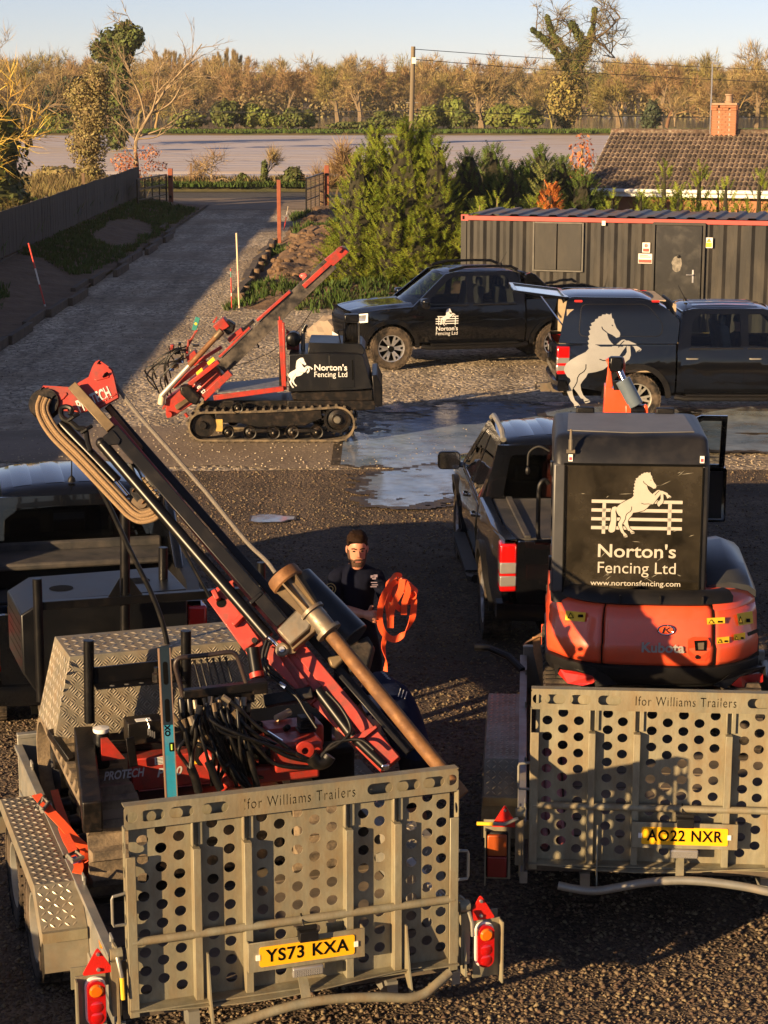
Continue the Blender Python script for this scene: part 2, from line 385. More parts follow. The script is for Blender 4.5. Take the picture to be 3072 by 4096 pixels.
# ================================================================ SETTING
import numpy as np
def sheet(name,pts,z,mat,kind='structure',label=None):
 me=bpy.data.meshes.new(name)
 vs=[Vector((p[0],p[1],z))for p in pts]
 me.from_pydata(vs,[],[t for t in tessellate_polygon([vs])])
 bm=bmesh.new();bm.from_mesh(me);bmesh.ops.recalc_face_normals(bm,faces=bm.faces)
 for f in bm.faces:
  if f.normal.z<0:f.normal_flip()
 bm.to_mesh(me);bm.free()
 me.materials.append(mat);o=bpy.data.objects.new(name,me);link(o);return tag(o,kind=kind)
def gravel_mat(name,c1,c2,c3,fine,big=0.35,rough=0.9,bumpd=0.02,wet=0.0):
 m=bpy.data.materials.new(name);m.use_nodes=True
 t=m.node_tree;N=t.nodes;L=t.links;b=N['Principled BSDF']
 tc=N.new('ShaderNodeTexCoord')
 v=N.new('ShaderNodeTexVoronoi');v.inputs['Scale'].default_value=fine;L.new(tc.outputs['Object'],v.inputs['Vector'])
 n=N.new('ShaderNodeTexNoise');n.inputs['Scale'].default_value=big;n.inputs['Detail'].default_value=9;n.inputs['Roughness'].default_value=0.62
 L.new(tc.outputs['Object'],n.inputs['Vector'])
 r=N.new('ShaderNodeValToRGB');e=r.color_ramp.elements
 e[0].position=0.0;e[0].color=(*c1,1);e[1].position=1.0;e[1].color=(*c2,1)
 sx=N.new('ShaderNodeSeparateColor');L.new(v.outputs['Color'],sx.inputs[0]);L.new(sx.outputs[0],r.inputs[0])
 mr=N.new('ShaderNodeMapRange');mr.inputs[1].default_value=0.42;mr.inputs[2].default_value=0.62;L.new(n.outputs[0],mr.inputs[0])
 mr.inputs[4].default_value=0.85
 mx=N.new('ShaderNodeMix');mx.data_type='RGBA';mx.inputs[7].default_value=(*c3,1)
 L.new(mr.outputs[0],mx.inputs[0]);L.new(r.outputs[0],mx.inputs[6])
 mp=N.new('ShaderNodeMapping');mp.inputs['Scale'].default_value=(1.1,.10,1);L.new(tc.outputs['Object'],mp.inputs[0])
 ns=N.new('ShaderNodeTexNoise');ns.inputs['Scale'].default_value=1.0;ns.inputs['Detail'].default_value=7;ns.inputs['Roughness'].default_value=.7;L.new(mp.outputs[0],ns.inputs['Vector'])
 nb=N.new('ShaderNodeTexNoise');nb.inputs['Scale'].default_value=2.2;nb.inputs['Detail'].default_value=8;nb.inputs['Roughness'].default_value=.75;L.new(tc.outputs['Object'],nb.inputs['Vector'])
 am=N.new('ShaderNodeMath');am.operation='ADD';L.new(ns.outputs[0],am.inputs[0]);L.new(nb.outputs[0],am.inputs[1])
 mrs=N.new('ShaderNodeMapRange');mrs.inputs[1].default_value=.75;mrs.inputs[2].default_value=1.25;mrs.inputs[3].default_value=.5;mrs.inputs[4].default_value=1.5;L.new(am.outputs[0],mrs.inputs[0])
 hs=N.new('ShaderNodeHueSaturation');L.new(mrs.outputs[0],hs.inputs['Value']);L.new(mx.outputs[2],hs.inputs['Color']);L.new(hs.outputs[0],b.inputs['Base Color'])
 b.inputs['Roughness'].default_value=rough;b.inputs['Specular IOR Level'].default_value=0.3
 n2=N.new('ShaderNodeTexNoise');n2 .inputs['Scale'].default_value=fine*0.35;n2 .inputs['Detail'].default_value=8;L.new(tc.outputs['Object'],n2 .inputs['Vector'])
 ad=N.new('ShaderNodeMath');ad.operation='SUBTRACT';L.new(n2 .outputs[0],ad.inputs[0]);
 sc_=N.new('ShaderNodeMath');sc_.operation='MULTIPLY';sc_.inputs[1].default_value=0.5;L.new(v.outputs['Distance'],sc_.inputs[0]);L.new(sc_.outputs[0],ad.inputs[1])
 bp=N.new('ShaderNodeBump');bp.inputs['Distance'].default_value=bumpd;L.new(ad.outputs[0],bp.inputs['Height']);L.new(bp.outputs[0],b.inputs['Normal'])
 return m
M_GRAVEL=gravel_mat('dark_gravel',(0.045,0.034,0.026),(0.17,0.122,0.082),(0.065,0.048,0.035),44,0.45,bumpd=0.028)
M_STONE=gravel_mat('pale_crushed_stone',(0.14,0.115,0.085),(0.62,0.52,0.39),(0.27,0.21,0.145),15,0.32,bumpd=0.04)
M_MUD=pm('packed_mud',(0.15,0.11,0.072),rough=0.85,var=0.2,scale=0.8,col2=(0.24,0.185,0.13),bump=0.012,bscale=14)
M_ASPH=pm('asphalt',(0.05,0.047,0.045),rough=0.9,var=0.2,scale=0.6,bump=0.006,bscale=40)
M_SOIL=pm('bare_soil',(0.085,0.05,0.028),rough=0.95,var=0.2,scale=2.0,col2=(0.17,0.105,0.06),bump=0.05,bscale=7)
M_EARTH=pm('rough_pasture',(0.07,0.075,0.022),rough=0.95,var=0.3,scale=0.3,col2=(0.15,0.12,0.045),bump=0.05,bscale=3)
M_GRASS=pm('grass_blades',(0.05,0.085,0.012),rough=0.8,var=0.3,scale=0.8,island=0.35,sub=0.25)
M_DRYG=pm('dry_grass_blades',(0.20,0.15,0.06),rough=0.85,var=0.3,scale=0.8,island=0.4,sub=0.25)
sheet('ground',[(-700,-60),(700,-60),(700,910),(-700,910)],-0.03,M_EARTH)
def gridsheet(name,x0,x1,y0,y1,nx,ny,fz,mat,kind='structure'):
 vs=[];fs=[]
 for j in range(ny+1):
  for i in range(nx+1):
   x=x0+(x1-x0)*i/nx;y=y0+(y1-y0)*j/ny;vs.append((x,y,fz(x,y)))
 for j in range(ny):
  for i in range(nx):
   a=j*(nx+1)+i;fs.append((a,a+1,a+nx+2,a+nx+1))
 mb=MB();mb.add(vs,fs);return mb.build(name,mat,smooth=180,kind=kind)
sheet('gravel_yard',[(-14,-25),(30,-25),(30,26.4),(8,26.2),(2,26.5),(-4,26.2),(-14,26.6)],0.0,M_GRAVEL)
sheet('stone_yard',[(-14,26.3),(30,26.1),(30,60),(-0.5,60),(-3.2,46),(-3.2,92),(-9.6,92),(-9.6,86),(-7.75,70),(-7.75,34),(-14,34)],-0.006,M_STONE)
mb=MB();pl_=[(5.5*math.cos(k*.1257)-1.6+.5*noise.noise((math.cos(k*.1257)*2,math.sin(k*.1257)*2,0)),28.2+1.8*math.sin(k*.1257)+.4*noise.noise((math.cos(k*.1257)*3,math.sin(k*.1257)*3,4)))for k in range(50)]
sheet('mud_strip',pl_,0.004,M_MUD)
sheet('road',[(-200,92.2),(200,92.2),(200,97.9),(-200,97.9)],0.0,M_ASPH)
sheet('drive_mouth',[(-9.6,84),(-3.2,84),(2.0,92.4),(-12.0,92.4)],0.006,M_MUD)
gridsheet('grass_verge',-120,120,97.9,101.0,120,6,lambda x,y:0.02+0.25*smoothstep(97.9,99.5,y)+0.05*noise.noise((x*0.7,y,0)),M_EARTH)
M_FSOIL=pm('field_soil',(0.26,0.13,0.06),rough=0.95,var=0.2,scale=0.5)
M_POLY=pm('pale_polythene',(0.42,0.38,0.375),rough=0.36,var=0.14,scale=0.35,dirt=(0.26,0.17,0.11),dirtamt=0.75,dscale=0.35,dthr=0.58,bump=0.05,bscale=1.4,aniso=(0.25,1,1))
sheet('field',[(-260,101),(260,101),(260,206),(-260,206)],0.10,M_FSOIL)
mb=MB();yy=102.2;random.seed(3)
while yy<196:
 if abs(yy-112)<1.5:yy+=2.6
 wd=3.0;rings=[]
 for i in range(40):
  x=-150+300*i/39;sl=0.012*x
  rings.append([(x,yy+sl,0.09),(x,yy+0.35+sl,0.30),(x,yy+wd/2+sl,0.36+0.03*noise.noise((x,yy,2))),(x,yy+wd-0.35+sl,0.30),(x,yy+wd+sl,0.09)])
 mb.loft(rings,cap=False,closed=False);yy+=wd+random.choice((0.12,0.18,0.3))
mb.build('polythene_rows',M_POLY,smooth=60,kind='stuff')
gridsheet('field_bank',-200,200,198,210,80,8,lambda x,y:0.1+0.4*smoothstep(198,203,y)+0.12*noise.noise((x*0.2,y*0.4,0)),pm('bank_earth',(0.22,0.11,0.045),rough=0.95,var=0.25,scale=0.3,col2=(0.10,0.12,0.025)))
M_WATER=pm('flood_water',(0.16,0.18,0.20),rough=0.06,var=0.05,scale=0.05,bump=0.01,bscale=0.8)
sheet('flood_water',[(-300,210),(300,210),(300,345),(-300,345)],0.02,M_WATER)
sheet('wood_floor',[(-500,340),(500,340),(500,900),(-500,900)],0.05,M_EARTH)
gridsheet('far_hill',-700,700,430,900,60,10,lambda x,y:10*smoothstep(430,760,y)+2.5*noise.noise((x*0.006,y*0.004,1)),pm('far_hill_wood',(0.16,0.11,0.06),rough=1,var=0.3,scale=0.08))
def bank_z(x,y):
 e=smoothstep(-7.7,-10.6,x)
 e=smoothstep(7.7,10.6,-x)
 f=smoothstep(18,30,y)*(1-smoothstep(84,89,y))
 return(0.10+0.42*e+0.25*smoothstep(10.6,13,-x)+0.05*noise.noise((x*1.3,y*1.3,0))+0.03*noise.noise((x*4,y*4,3)))*f-0.02
gridsheet('soil_bank',-11.0,-7.72,16,89,22,260,bank_z,M_SOIL)
gridsheet('left_meadow',-60,-11.0,16,91,50,80,lambda x,y:bank_z(min(x,-11.0),y)+0.2*noise.noise((x*0.1,y*0.1,0))*smoothstep(11,14,-x),M_EARTH)
def heap_z(x,y):
 e=smoothstep(-3.7,-2.6,x)*(1-smoothstep(4.0,6.0,x))*smoothstep(45.5,48.5,y)*(1-smoothstep(80,86,y))
 n_=noise.noise((x*1.1,y*0.8,0))*0.22+noise.noise((x*3.1,y*2.4,5))*0.13+noise.noise((x*7,y*6,9))*0.05
 return e*(0.34+n_)-0.03
gridsheet('soil_heap',-4.0,6.5,45,87,84,300,heap_z,M_SOIL)
M_PUD=pm('icy_sky_blue_puddle',(0.12,0.18,0.27),rough=0.12,var=0.5,scale=1.6,bump=0.004,bscale=5,spec=0.9,col2=(0.34,0.42,0.54),dirt=(0.12,0.09,0.06),dirtamt=0.9,dscale=2.2,dthr=0.58)  # blue base colour paints in the sky's reflection along with the ice tint
M_WET=pm('wet_mud',(0.035,0.027,0.02),rough=0.45,var=0.4,scale=3,bump=0.01,bscale=18,dirt=(0.12,0.09,0.06),dirtamt=0.6,dscale=5)
def puddle(shapes,step=0.04,thr=0.0,rough=0.35,seed=0,wet=True):
 if wet:puddle([(c[0],c[1],c[2]*1.12,c[3]*1.12)for c in shapes],step*1.6,thr-0.12,rough,seed,None)
 x0=min(c[0]-c[2]for c in shapes);x1=max(c[0]+c[2]for c in shapes);y0=min(c[1]-c[3]for c in shapes);y1=max(c[1]+c[3]for c in shapes)
 nx=int((x1-x0)/step)+1;ny=int((y1-y0)/step)+1
 def f(x,y):
  v=max(1-math.sqrt(((x-c[0])/c[2])**2+((y-c[1])/c[3])**2)for c in shapes)
  return v*1.1+rough*(noise.noise((x*0.9+seed,y*0.9,0))*0.7+noise.noise((x*2.6,y*2.6+seed,4))*0.55+noise.noise((x*7,y*7,seed))*0.38)-0.1
 ids={};vs=[];fs=[]
 def vid(i,j):
  if(i,j)not in ids:ids[(i,j)]=len(vs);vs.append((x0+i*step,y0+j*step,0.009+0.003*seed-(0.0018 if wet is None else 0)))
  return ids[(i,j)]
 for j in range(ny):
  for i in range(nx):
   if f(x0+(i+.5)*step,y0+(j+.5)*step)>thr:fs.append((vid(i,j),vid(i+1,j),vid(i+1,j+1),vid(i,j+1)))
 if not fs:return
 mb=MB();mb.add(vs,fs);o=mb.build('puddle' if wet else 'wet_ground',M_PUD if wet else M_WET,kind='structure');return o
def pe(sx,sy,rx,ry):p=atz(sx,sy);return(p.x,p.y,rx,ry)
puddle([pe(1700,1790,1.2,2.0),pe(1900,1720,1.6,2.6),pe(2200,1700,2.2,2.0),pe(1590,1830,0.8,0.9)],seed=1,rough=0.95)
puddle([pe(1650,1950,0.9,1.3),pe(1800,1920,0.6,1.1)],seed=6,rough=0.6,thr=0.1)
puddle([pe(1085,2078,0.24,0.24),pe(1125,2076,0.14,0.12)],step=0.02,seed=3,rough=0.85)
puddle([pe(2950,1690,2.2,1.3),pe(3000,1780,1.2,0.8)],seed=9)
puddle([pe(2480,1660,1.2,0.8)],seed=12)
def pebbles(name,n,yr,smin,smax,mat,seed,xr=None,powr=1.6,z0=0.0):
 rg=np.random.default_rng(seed)
 u=rg.random(n);y=yr[0]+(yr[1]-yr[0])*u**powr
 hw=y*0.205+0.35
 x=(rg.random(n)*2-1)*hw if xr is None else xr[0]+rg.random(n)*(xr[1]-xr[0])
 sz=smin+(smax-smin)*rg.random(n)**2.5
 base=np.array([(1,0,0),(0,1,0),(-1,0,0),(0,-1,0),(0.15,0.1,0.75),(-0.1,0,-0.6)])
 tri=np.array([(0,1,4),(1,2,4),(2,3,4),(3,0,4),(1,0,5),(2,1,5),(3,2,5),(0,3,5)])
 jit=1+0.55*(rg.random((n,6,3))-0.5)
 P=base[None]*jit*sz[:,None,None]
 a=rg.random(n)*6.283;ca,sa=np.cos(a)[:,None],np.sin(a)[:,None]
 X=P[:,:,0]*ca-P[:,:,1]*sa;Y=P[:,:,0]*sa+P[:,:,1]*ca
 tl=(rg.random(n)-0.5)[:,None]*0.8;Zc=P[:,:,2]+X*tl
 V=np.stack([X+x[:,None],Y+y[:,None],Zc+z0+sz[:,None]*0.25],-1).reshape(-1,3)
 Fc=(tri[None]+(np.arange(n)*6)[:,None,None]).reshape(-1,3)
 me=bpy.data.meshes.new(name);me.vertices.add(len(V));me.vertices.foreach_set('co',V.ravel().astype(np.float32))
 me.loops.add(Fc.size);me.loops.foreach_set('vertex_index',Fc.ravel().astype(np.int32))
 me.polygons.add(len(Fc));me.polygons.foreach_set('loop_start',np.arange(0,Fc.size,3,dtype=np.int32));me.polygons.foreach_set('loop_total',np.full(len(Fc),3,dtype=np.int32))
 me.update(calc_edges=True);me.materials.append(mat);o=bpy.data.objects.new(name,me);link(o);return tag(o,kind='stuff')
M_PEB=pm('gravel_stones',(0.10,0.073,0.05),rough=0.9,spec=.25,var=0.3,scale=0.7,col2=(0.175,0.125,0.083),island=0.45)
M_PEB2=pm('pale_stones',(0.27,0.22,0.16),rough=0.9,var=0.2,scale=0.6,col2=(0.38,0.315,0.23),island=0.3)
pebbles('loose_gravel',72000,(6.6,26.3),0.006,0.022,M_PEB,1,powr=1.5)
pebbles('loose_pale_stone',16000,(26.4,52),0.006,0.022,M_PEB2,2,powr=1.3)
def tufts(name,pts,mat,h=(0.08,0.22),blades=7,wid=0.02,spread=0.12):
 mb=MB()
 for p in pts:
  for k in range(blades):
   a=random.random()*6.283;r=random.random()*spread;hh=random.uniform(*h)
   b0=Vector((p[0]+r*math.cos(a),p[1]+r*math.sin(a),p[2]));le=random.uniform(0.2,0.7)*hh
   t=b0+Vector((math.cos(a)*le,math.sin(a)*le,hh));sd_=Vector((-math.sin(a),math.cos(a),0))*wid
   mid=b0+(t-b0)*0.55+Vector((0,0,hh*0.12))
   mb.add([b0-sd_,b0+sd_,mid+sd_*.7,mid-sd_*.7,t],[(0,1,2,3),(3,2,4)])
 return mb.build(name,mat,kind='stuff')
random.seed(11)
pts=[]
for i in range(2600):
 x=random.uniform(-10.4,-7.9);y=random.uniform(44,83)
 if noise.noise((x*0.5,y*0.18,2))+smoothstep(50,62,y)*0.55>0.28:pts.append((x,y,bank_z(x,y)))
tufts('bank_grass',pts,M_GRASS,(0.06,0.16),8,0.02,0.18)
pts=[]
for i in range(4200):
 x=random.uniform(-3.7,1.2);y=random.uniform(45.4,82)
 lim=0.10 if y<50 else 0.33
 if noise.noise((x*0.6,y*0.25,7))>lim-0.35*(y<49.5)-0.2*(x<-3.0):pts.append((x,y,heap_z(x,y)))
tufts('heap_grass',pts,M_GRASS,(0.08,0.24),8,0.022,0.18)
pts=[(random.uniform(-24,14),random.uniform(98.2,100.8),0.24)for i in range(2600)]
tufts('verge_grass',pts,M_GRASS,(0.1,0.3),6,0.04,0.25)
pts=[(random.uniform(-24,14),random.uniform(99.6,101.6),0.2)for i in range(1400)]
tufts('dry_verge_grass',pts,M_DRYG,(0.2,0.6),6,0.04,0.25)
pts=[]
for i in range(3600):
 x=random.uniform(-20,-10.9);y=random.uniform(48,90);pts.append((x,y,bank_z(min(x,-11),y)))
tufts('meadow_dry_grass',pts,M_DRYG,(0.3,0.95),9,0.025,0.3)
pts=[(random.uniform(-16,-10.7),random.uniform(46,84),0.62)for i in range(1700)]
tufts('meadow_green_grass',pts,M_GRASS,(0.3,0.7),9,0.03,0.3)
pts=[(random.uniform(-45,45),random.uniform(201,209),0.48)for i in range(4200)]
tufts('far_bank_grass',pts,pm('far_grass',(0.06,0.10,0.014),rough=0.9,var=0.3,scale=0.2,island=0.3),(0.12,0.4),6,0.06,0.7)
mb=MB();random.seed(5)
for i in range(520):
 x=random.uniform(-3.2,1.6);y=random.uniform(49.5,80);r=random.uniform(0.03,0.11)*(1.6 if random.random()<.12 else 1)
 o0=len(mb.v);mb.ball((x,y,heap_z(x,y)+r*0.2),r,7,5,(1.2,1,0.7))
 for k in range(o0,len(mb.v)):
  v=Vector(mb.v[k]);c=Vector((x,y,heap_z(x,y)));mb.v[k]=tuple(c+(v-c)*(1+0.6*noise.noise(v*6)))
mb.build('soil_clods',M_SOIL,smooth=0,kind='stuff')
mb=MB()
for c,r in(((0.55,41.5,0),0.9),((0.0,40.9,0),0.7),((-0.9,41.2,0),0.6)):
 o0=len(mb.v);mb.ball(c,r,24,12,(1.2,1,0.75))
 for k in range(o0,len(mb.v)):
  v=Vector(mb.v[k]);mb.v[k]=tuple(v+(v-Vector(c)).normalized()*0.12*noise.noise(v*5))
mb.build('stone_pile',M_PEB2,smooth=0,kind='stuff')
hz_=MB();hz_.box((0,420,9.5),(1440,1000,23));
mh=bpy.data.materials.new('haze_air');mh.use_nodes=True;th_=mh.node_tree;th_.nodes.remove(th_.nodes['Principled BSDF']);pv=th_.nodes.new('ShaderNodeVolumePrincipled');pv.inputs['Color'].default_value=(.92,.93,.95,1);pv.inputs['Density'].default_value=0.00013;pv.inputs['Anisotropy'].default_value=0.0
th_.links.new(pv.outputs[0],th_.nodes['Material Output'].inputs['Volume']);hz_.build('haze',mh,smooth=0,kind='stuff')
# ================================================================ FENCE, GATES, POSTS
M_FENCE=pm('dark_stained_boards',(0.042,0.034,0.028),rough=0.85,var=0.35,scale=3,dirt=(0.12,0.095,0.07),dirtamt=0.5,dscale=2,aniso=(1,1,0.2))
M_WOOD=pm('weathered_timber',(0.17,0.11,0.065),rough=0.85,var=0.3,scale=4,dirt=(0.07,0.045,0.03),dirtamt=0.6,dscale=3)
M_SLEEP=pm('dark_sleeper_timber',(0.06,0.045,0.033),rough=0.9,var=0.35,scale=4,dirt=(0.16,0.12,0.085),dirtamt=0.5,dscale=3)
M_RUSTP=pm('rust_red_post',(0.24,0.062,0.028),rough=0.7,var=0.25,scale=5)
fence=thing('board_fence','long dark close boarded fence along the left bank of the drive','fence',(-10.5,36,0))
mb=MB();mb.box((0,0,0.62),(0.022,0.148,1.24));bd=mb.build('board',M_FENCE,fence);me_b=bd.data
random.seed(2)
def fence_top(y):return 1.80+0.03*noise.noise((y*0.3,0,0))
first=True;y=48.0
def fx(y):return-0.0
while y<84.5:
 o=bd if first else bd.copy()
 if not first:COL.objects.link(o);o.parent=fence
 first=False
 o.location=(random.uniform(-0.006,0.006),y-36,fence_top(y)-1.24+random.uniform(-0.008,0.008));o.rotation_euler=(random.uniform(-0.006,0.006),0,random.uniform(-0.05,0.05));y+=0.153
mb=MB();y=16.0
while y<47.9:mb.box((random.uniform(-0.006,0.006),y-36,fence_top(y)-0.62),(0.022,0.148,1.24));y+=0.153
mb.build('boards',M_FENCE,fence,kind='stuff')
for k in range(28):
 mb=MB();mb.box((-0.07,16.5+2.5*k-36,0.95),(0.1,0.1,1.7));mb.build('post',M_FENCE,fence)
mb=MB();mb.box((0.03,50-36,0.45),(0.03,69,0.16));mb.build('gravel_board',M_SLEEP,fence)
te=thing('timber_edging','low timber sleeper edging between the soil bank and the drive','edging',(-7.68,34,0))
y=30.0
while y<71:
 mb=MB();mb.box((random.uniform(-.02,.02),y-34+1.18,0.06),(0.13,2.36,0.26));o=mb.build('plank',M_SLEEP,te,bevel=0.012);o.rotation_euler.z=random.uniform(-.012,.012);y+=2.4
def zp(x,y):return(640+x/2.183,720+y/2.183)
pegs=[(720,1075,50),(757,1012,50),(805,925,50),(845,872,62),(885,800,55),(918,745,60),(948,692,50),(975,645,60),(1005,582,45)]
peg0=None
for i,(a,b,h)in enumerate(pegs):
 p=atz(*zp(a,b));hh=h/2.183/(7777/(p.y*.977+1.1))*1.05+0.1
 mb=MB();mb.cyl((0,0,-0.1),(0,0,hh),0.085,n=10);o=mb.build('timber_peg',M_WOOD,bevel=0.01);o.location=p
 o.rotation_euler=(random.uniform(-.06,.06),random.uniform(-.06,.06),0)
 tag(o,ORD[i]+' short round timber peg along the soil heap, counted from the cream cane','peg','pegs along the soil heap')
slp=[((660,1075),(710,1000)),((705,1000),(780,935)),((745,935),(780,850)),((800,850),(840,765)),((830,760),(925,690)),((880,690),(940,640)),((955,640),(985,575))]
for i,(a,b)in enumerate(slp):
 p=atz(*zp(*a));q=atz(*zp(*b));mb=MB();c=(p+q)/2
 mb.beam(p-c+Vector((0,0,.12)),q-c+Vector((0,0,.12)),0.2,0.24);o=mb.build('sleeper',M_SLEEP,bevel=0.015);o.location=c
 tag(o,ORD[i]+' dark timber sleeper edging the drive, counted from the cream cane','sleeper','sleepers along the soil heap')
mb=MB();a=atz(*zp(1150,478),.35);b=atz(*zp(1360,518),.35);mb.beam((0,0,0),b-a,0.12,0.12);o=mb.build('timber_beam',M_WOOD,bevel=.01);o.location=a
tag(o,'loose sawn timber beam lying on the soil heap','beam')
p=atz(*zp(1043,550));rp=thing('gate_stop_post','rust red steel post standing beside the drive','post',p)
mb=MB();mb.box((0,0,1.05),(0.13,0.13,2.1));mb.build('post',M_RUSTP,rp,bevel=.01)
mb=MB();mb.box((-0.11,-0.02,1.86),(0.1,0.08,0.12));mb.build('latch',BLACKM,rp)
def rod(name,label,cat,s0,s1,cols,r,y0=None):
 p0=atz(*s0);
 p1=aty(*s1,p0 .y);t=thing(name,label,cat,p0);d=p1-p0;k=len(cols)
 for i,(m,f0,f1)in enumerate(cols):
  mb=MB();mb.cyl(d*f0,d*f1,r,n=8);mb.build('band',m,t)
M_RB=pm('red_band',(0.55,0.05,0.035),rough=0.5);M_WB=pm('white_band',(0.7,0.66,0.58),rough=0.5);M_GB=pm('green_band',(0.1,0.3,0.25),rough=0.5);M_CREAM=pm('cream_cane',(0.62,0.5,0.33),rough=0.6)
rod('ranging_rod','red and white banded rod leaning on the dark soil bank at left','rod',(184,1238),(114,972),[(M_WB,0,.08),(M_RB,.08,.38),(M_WB,.38,.62),(M_RB,.62,.8),(M_RB,.8,1)],.02)
rod('marker_cane','tall cream cane standing upright at the end of the soil heap','cane',(957,1232),(946,932),[(M_CREAM,0,.28),(pm('pink_band',(.7,.35,.28),rough=.5),.28,.5),(M_CREAM,.5,1)],.024)
rod('red_marker_pin','thin red and green pin beside the cream cane','pin',(927,1236),(923,1074),[(M_RB,0,.32),(M_WB,.32,.4),(M_RB,.4,.78),(M_GB,.78,.93),(M_RB,.93,1)],.013)
rod('pink_marker_cane','faded red and white cane leaning near the rust red post','cane',(1136,918),(1153,825),[(M_RB,0,.55),(M_WB,.55,.8),(M_CREAM,.8,1)],.02)
M_GMESH=pm('gate_mesh',(0.10,0.07,0.05),rough=0.7,var=0.2)
def gate(label,p0,p1,h,z0,post_at=None,mesh_n=44):
 p0=Vector(p0);p1=Vector(p1);t=thing('field_gate',label,'gate',p0);d=p1-p0;L_=d.length;u=d/L_;up=Vector((0,0,1))
 mb=MB()
 for z in(z0,z0+h):mb.beam(u*0+up*z,u*L_+up*z,.06,.06)
 for f in(0,1):mb.beam(u*L_*f+up*z0,u*L_*f+up*(z0+h),.06,.06,up=u)
 mb.build('gate_frame',BLACKM,t)
 for f in(0.25,.5,.75):
  mb=MB();mb.beam(u*L_*f+up*(z0+.03),u*L_*f+up*(z0+h-.03),.045,.045,up=u);mb.build('upright',BLACKM,t)
 for f in(0.36,.68):
  mb=MB();mb.beam(u*.03+up*(z0+h*f),u*(L_-.03)+up*(z0+h*f),.04,.05);mb.build('rail',BLACKM,t)
 mb=MB()
 for k in range(mesh_n):f=(k+.5)/mesh_n;mb.beam(u*L_*f+up*(z0+.03),u*L_*f+up*(z0+h-.03),.009,.009,up=u)
 for k in range(13):z=z0+.03+(h-.06)*(k+.5)/13;mb.beam(u*.03+up*z,u*(L_-.03)+up*z,.009,.009)
 mb.build('wire_mesh',M_GMESH,t,kind='stuff');return t
gate('open black mesh gate hung on the right hand brick red post',(-3.13,79.2,0),(-2.6,84.2,0),1.35,0.18)
gate('open black mesh gate at the end of the board fence',(-10.05,80.2,0),(-9.35,84.6,0),1.3,0.15)
def gpost(label,p,h,m=M_RUSTP):
 t=thing('gate_post',label,'post',p);mb=MB();mb.box((0,0,h/2),(.2,.2,h));mb.build('post',m,t,bevel=.015)
 mb=MB();mb.box((0,-.13,h*.3),(.08,.06,.1));mb.box((0,-.13,h*.8),(.08,.06,.1));mb.build('hinge',BLACKM,t)
gpost('rust red gate post at the right side of the drive mouth',(-2.45,84.4,0),1.85)
gpost('rust red gate post at the left side of the drive mouth',(-9.2,84.9,0),1.7)
mb=MB();mb.box((0,0,.5),(.14,.14,1.0));o=mb.build('short_post',M_WOOD,bevel=.01);o.location=(-2.55,80.6,0);tag(o,'short timber post in front of the right hand gate','post')
mb=MB();mb.box((0,0,.75),(.12,.12,1.5));o=mb.build('timber_post',M_WOOD);o.location=(-11.9,78,.3);tag(o,'bare timber post in the overgrown meadow behind the fence','post')
mb=MB();mb.box((0,0,.62),(.1,.1,1.25));o=mb.build('field_post',M_WOOD);o.location=atz(766,752,.1);tag(o,'weathered post on the verge left of the double stemmed hawthorn','post')
# ================================================================ CONTAINER
c0=Vector((1.58,40.32,0));CYAW=R(-15.8);cu_=Vector((math.cos(CYAW),math.sin(CYAW),0));cn=Vector((math.sin(CYAW),-math.cos(CYAW),0))
cont=thing('shipping_container','black corrugated shipping container store with a red top rail','container',c0,CYAW)
CL=9.0;CHH=2.6
M_CONT=pm('container_black_paint',(0.019,0.018,0.017),rough=0.5,var=0.35,scale=1.5,spec=.35,dirt=(0.10,0.085,0.065),dirtamt=0.35,dscale=2.2,dthr=0.55,aniso=(1,1,.35))
M_CRED=pm('container_red_rail',(0.42,0.055,0.045),rough=0.5,var=0.25,dirt=(0.1,0.05,0.04),dirtamt=0.5,dscale=3)
M_CROOF=pm('container_roof',(0.10,0.14,0.18),rough=0.5,var=0.3,scale=1.2,dirt=(0.17,0.08,0.045),dirtamt=0.9,dscale=1.2,dthr=0.48)
def csp(sx,sy):
 r=ray(sx,sy);o=Vector((0,0,CAM_H));t=(c0-o).dot(cn)/r.dot(cn);p=o+r*t-c0
 return p.dot(cu_),p.z
def corr(x0,x1,z0,z1,depth=0.036):
 prof=[];x=x0;ph=0
 seg=((0.07,0),(0.068,1),(0.07,1),(0.068,0))
 prof.append((x,0))
 while x<x1-0.001:
  for dx,d in seg:
   x=min(x+dx,x1);prof.append((x,d))
   if x>=x1:break
 return prof
def corr_panel(name,x0,x1,z0,z1,mat,yoff=0.02):
 pr_=corr(x0,x1,z0,z1);mb=MB();vs=[];fs=[]
 for x,d in pr_:vs+=[(x,yoff+d*.036,z0),(x,yoff+d*.036,z1)]
 for i in range(len(pr_)-1):fs.append((2*i,2*i+2,2*i+3,2*i+1))
 mb.add(vs,fs);return mb.build(name,mat,cont,smooth=0)
xw0,zw1=csp(2140,893);xw1,zw0=csp(2325,1082);xd0,zd1=csp(2625,900);xd1,_=csp(2812,905)
corr_panel('corrugated_wall',0.12,xw0-.03,.16,2.49,M_CONT);corr_panel('corrugated_wall',xw0-.03,xw1+.03,.16,zw0-.03,M_CONT)
corr_panel('corrugated_wall',xw0-.03,xw1+.03,zw1+.03,2.49,M_CONT)
corr_panel('corrugated_wall',xw1+.03,xd0-.06,.16,2.49,M_CONT);corr_panel('corrugated_wall',xd1+.06,CL-.12,.16,2.49,M_CONT)
mb=MB();mb.box((.06,.06,1.3),(.12,.12,2.36));mb.box((CL-.06,.06,1.3),(.12,.12,2.36));mb.box((CL/2,.05,.08),(CL,.1,.16));mb.build('corner_post',M_CONT,cont,bevel=.006)
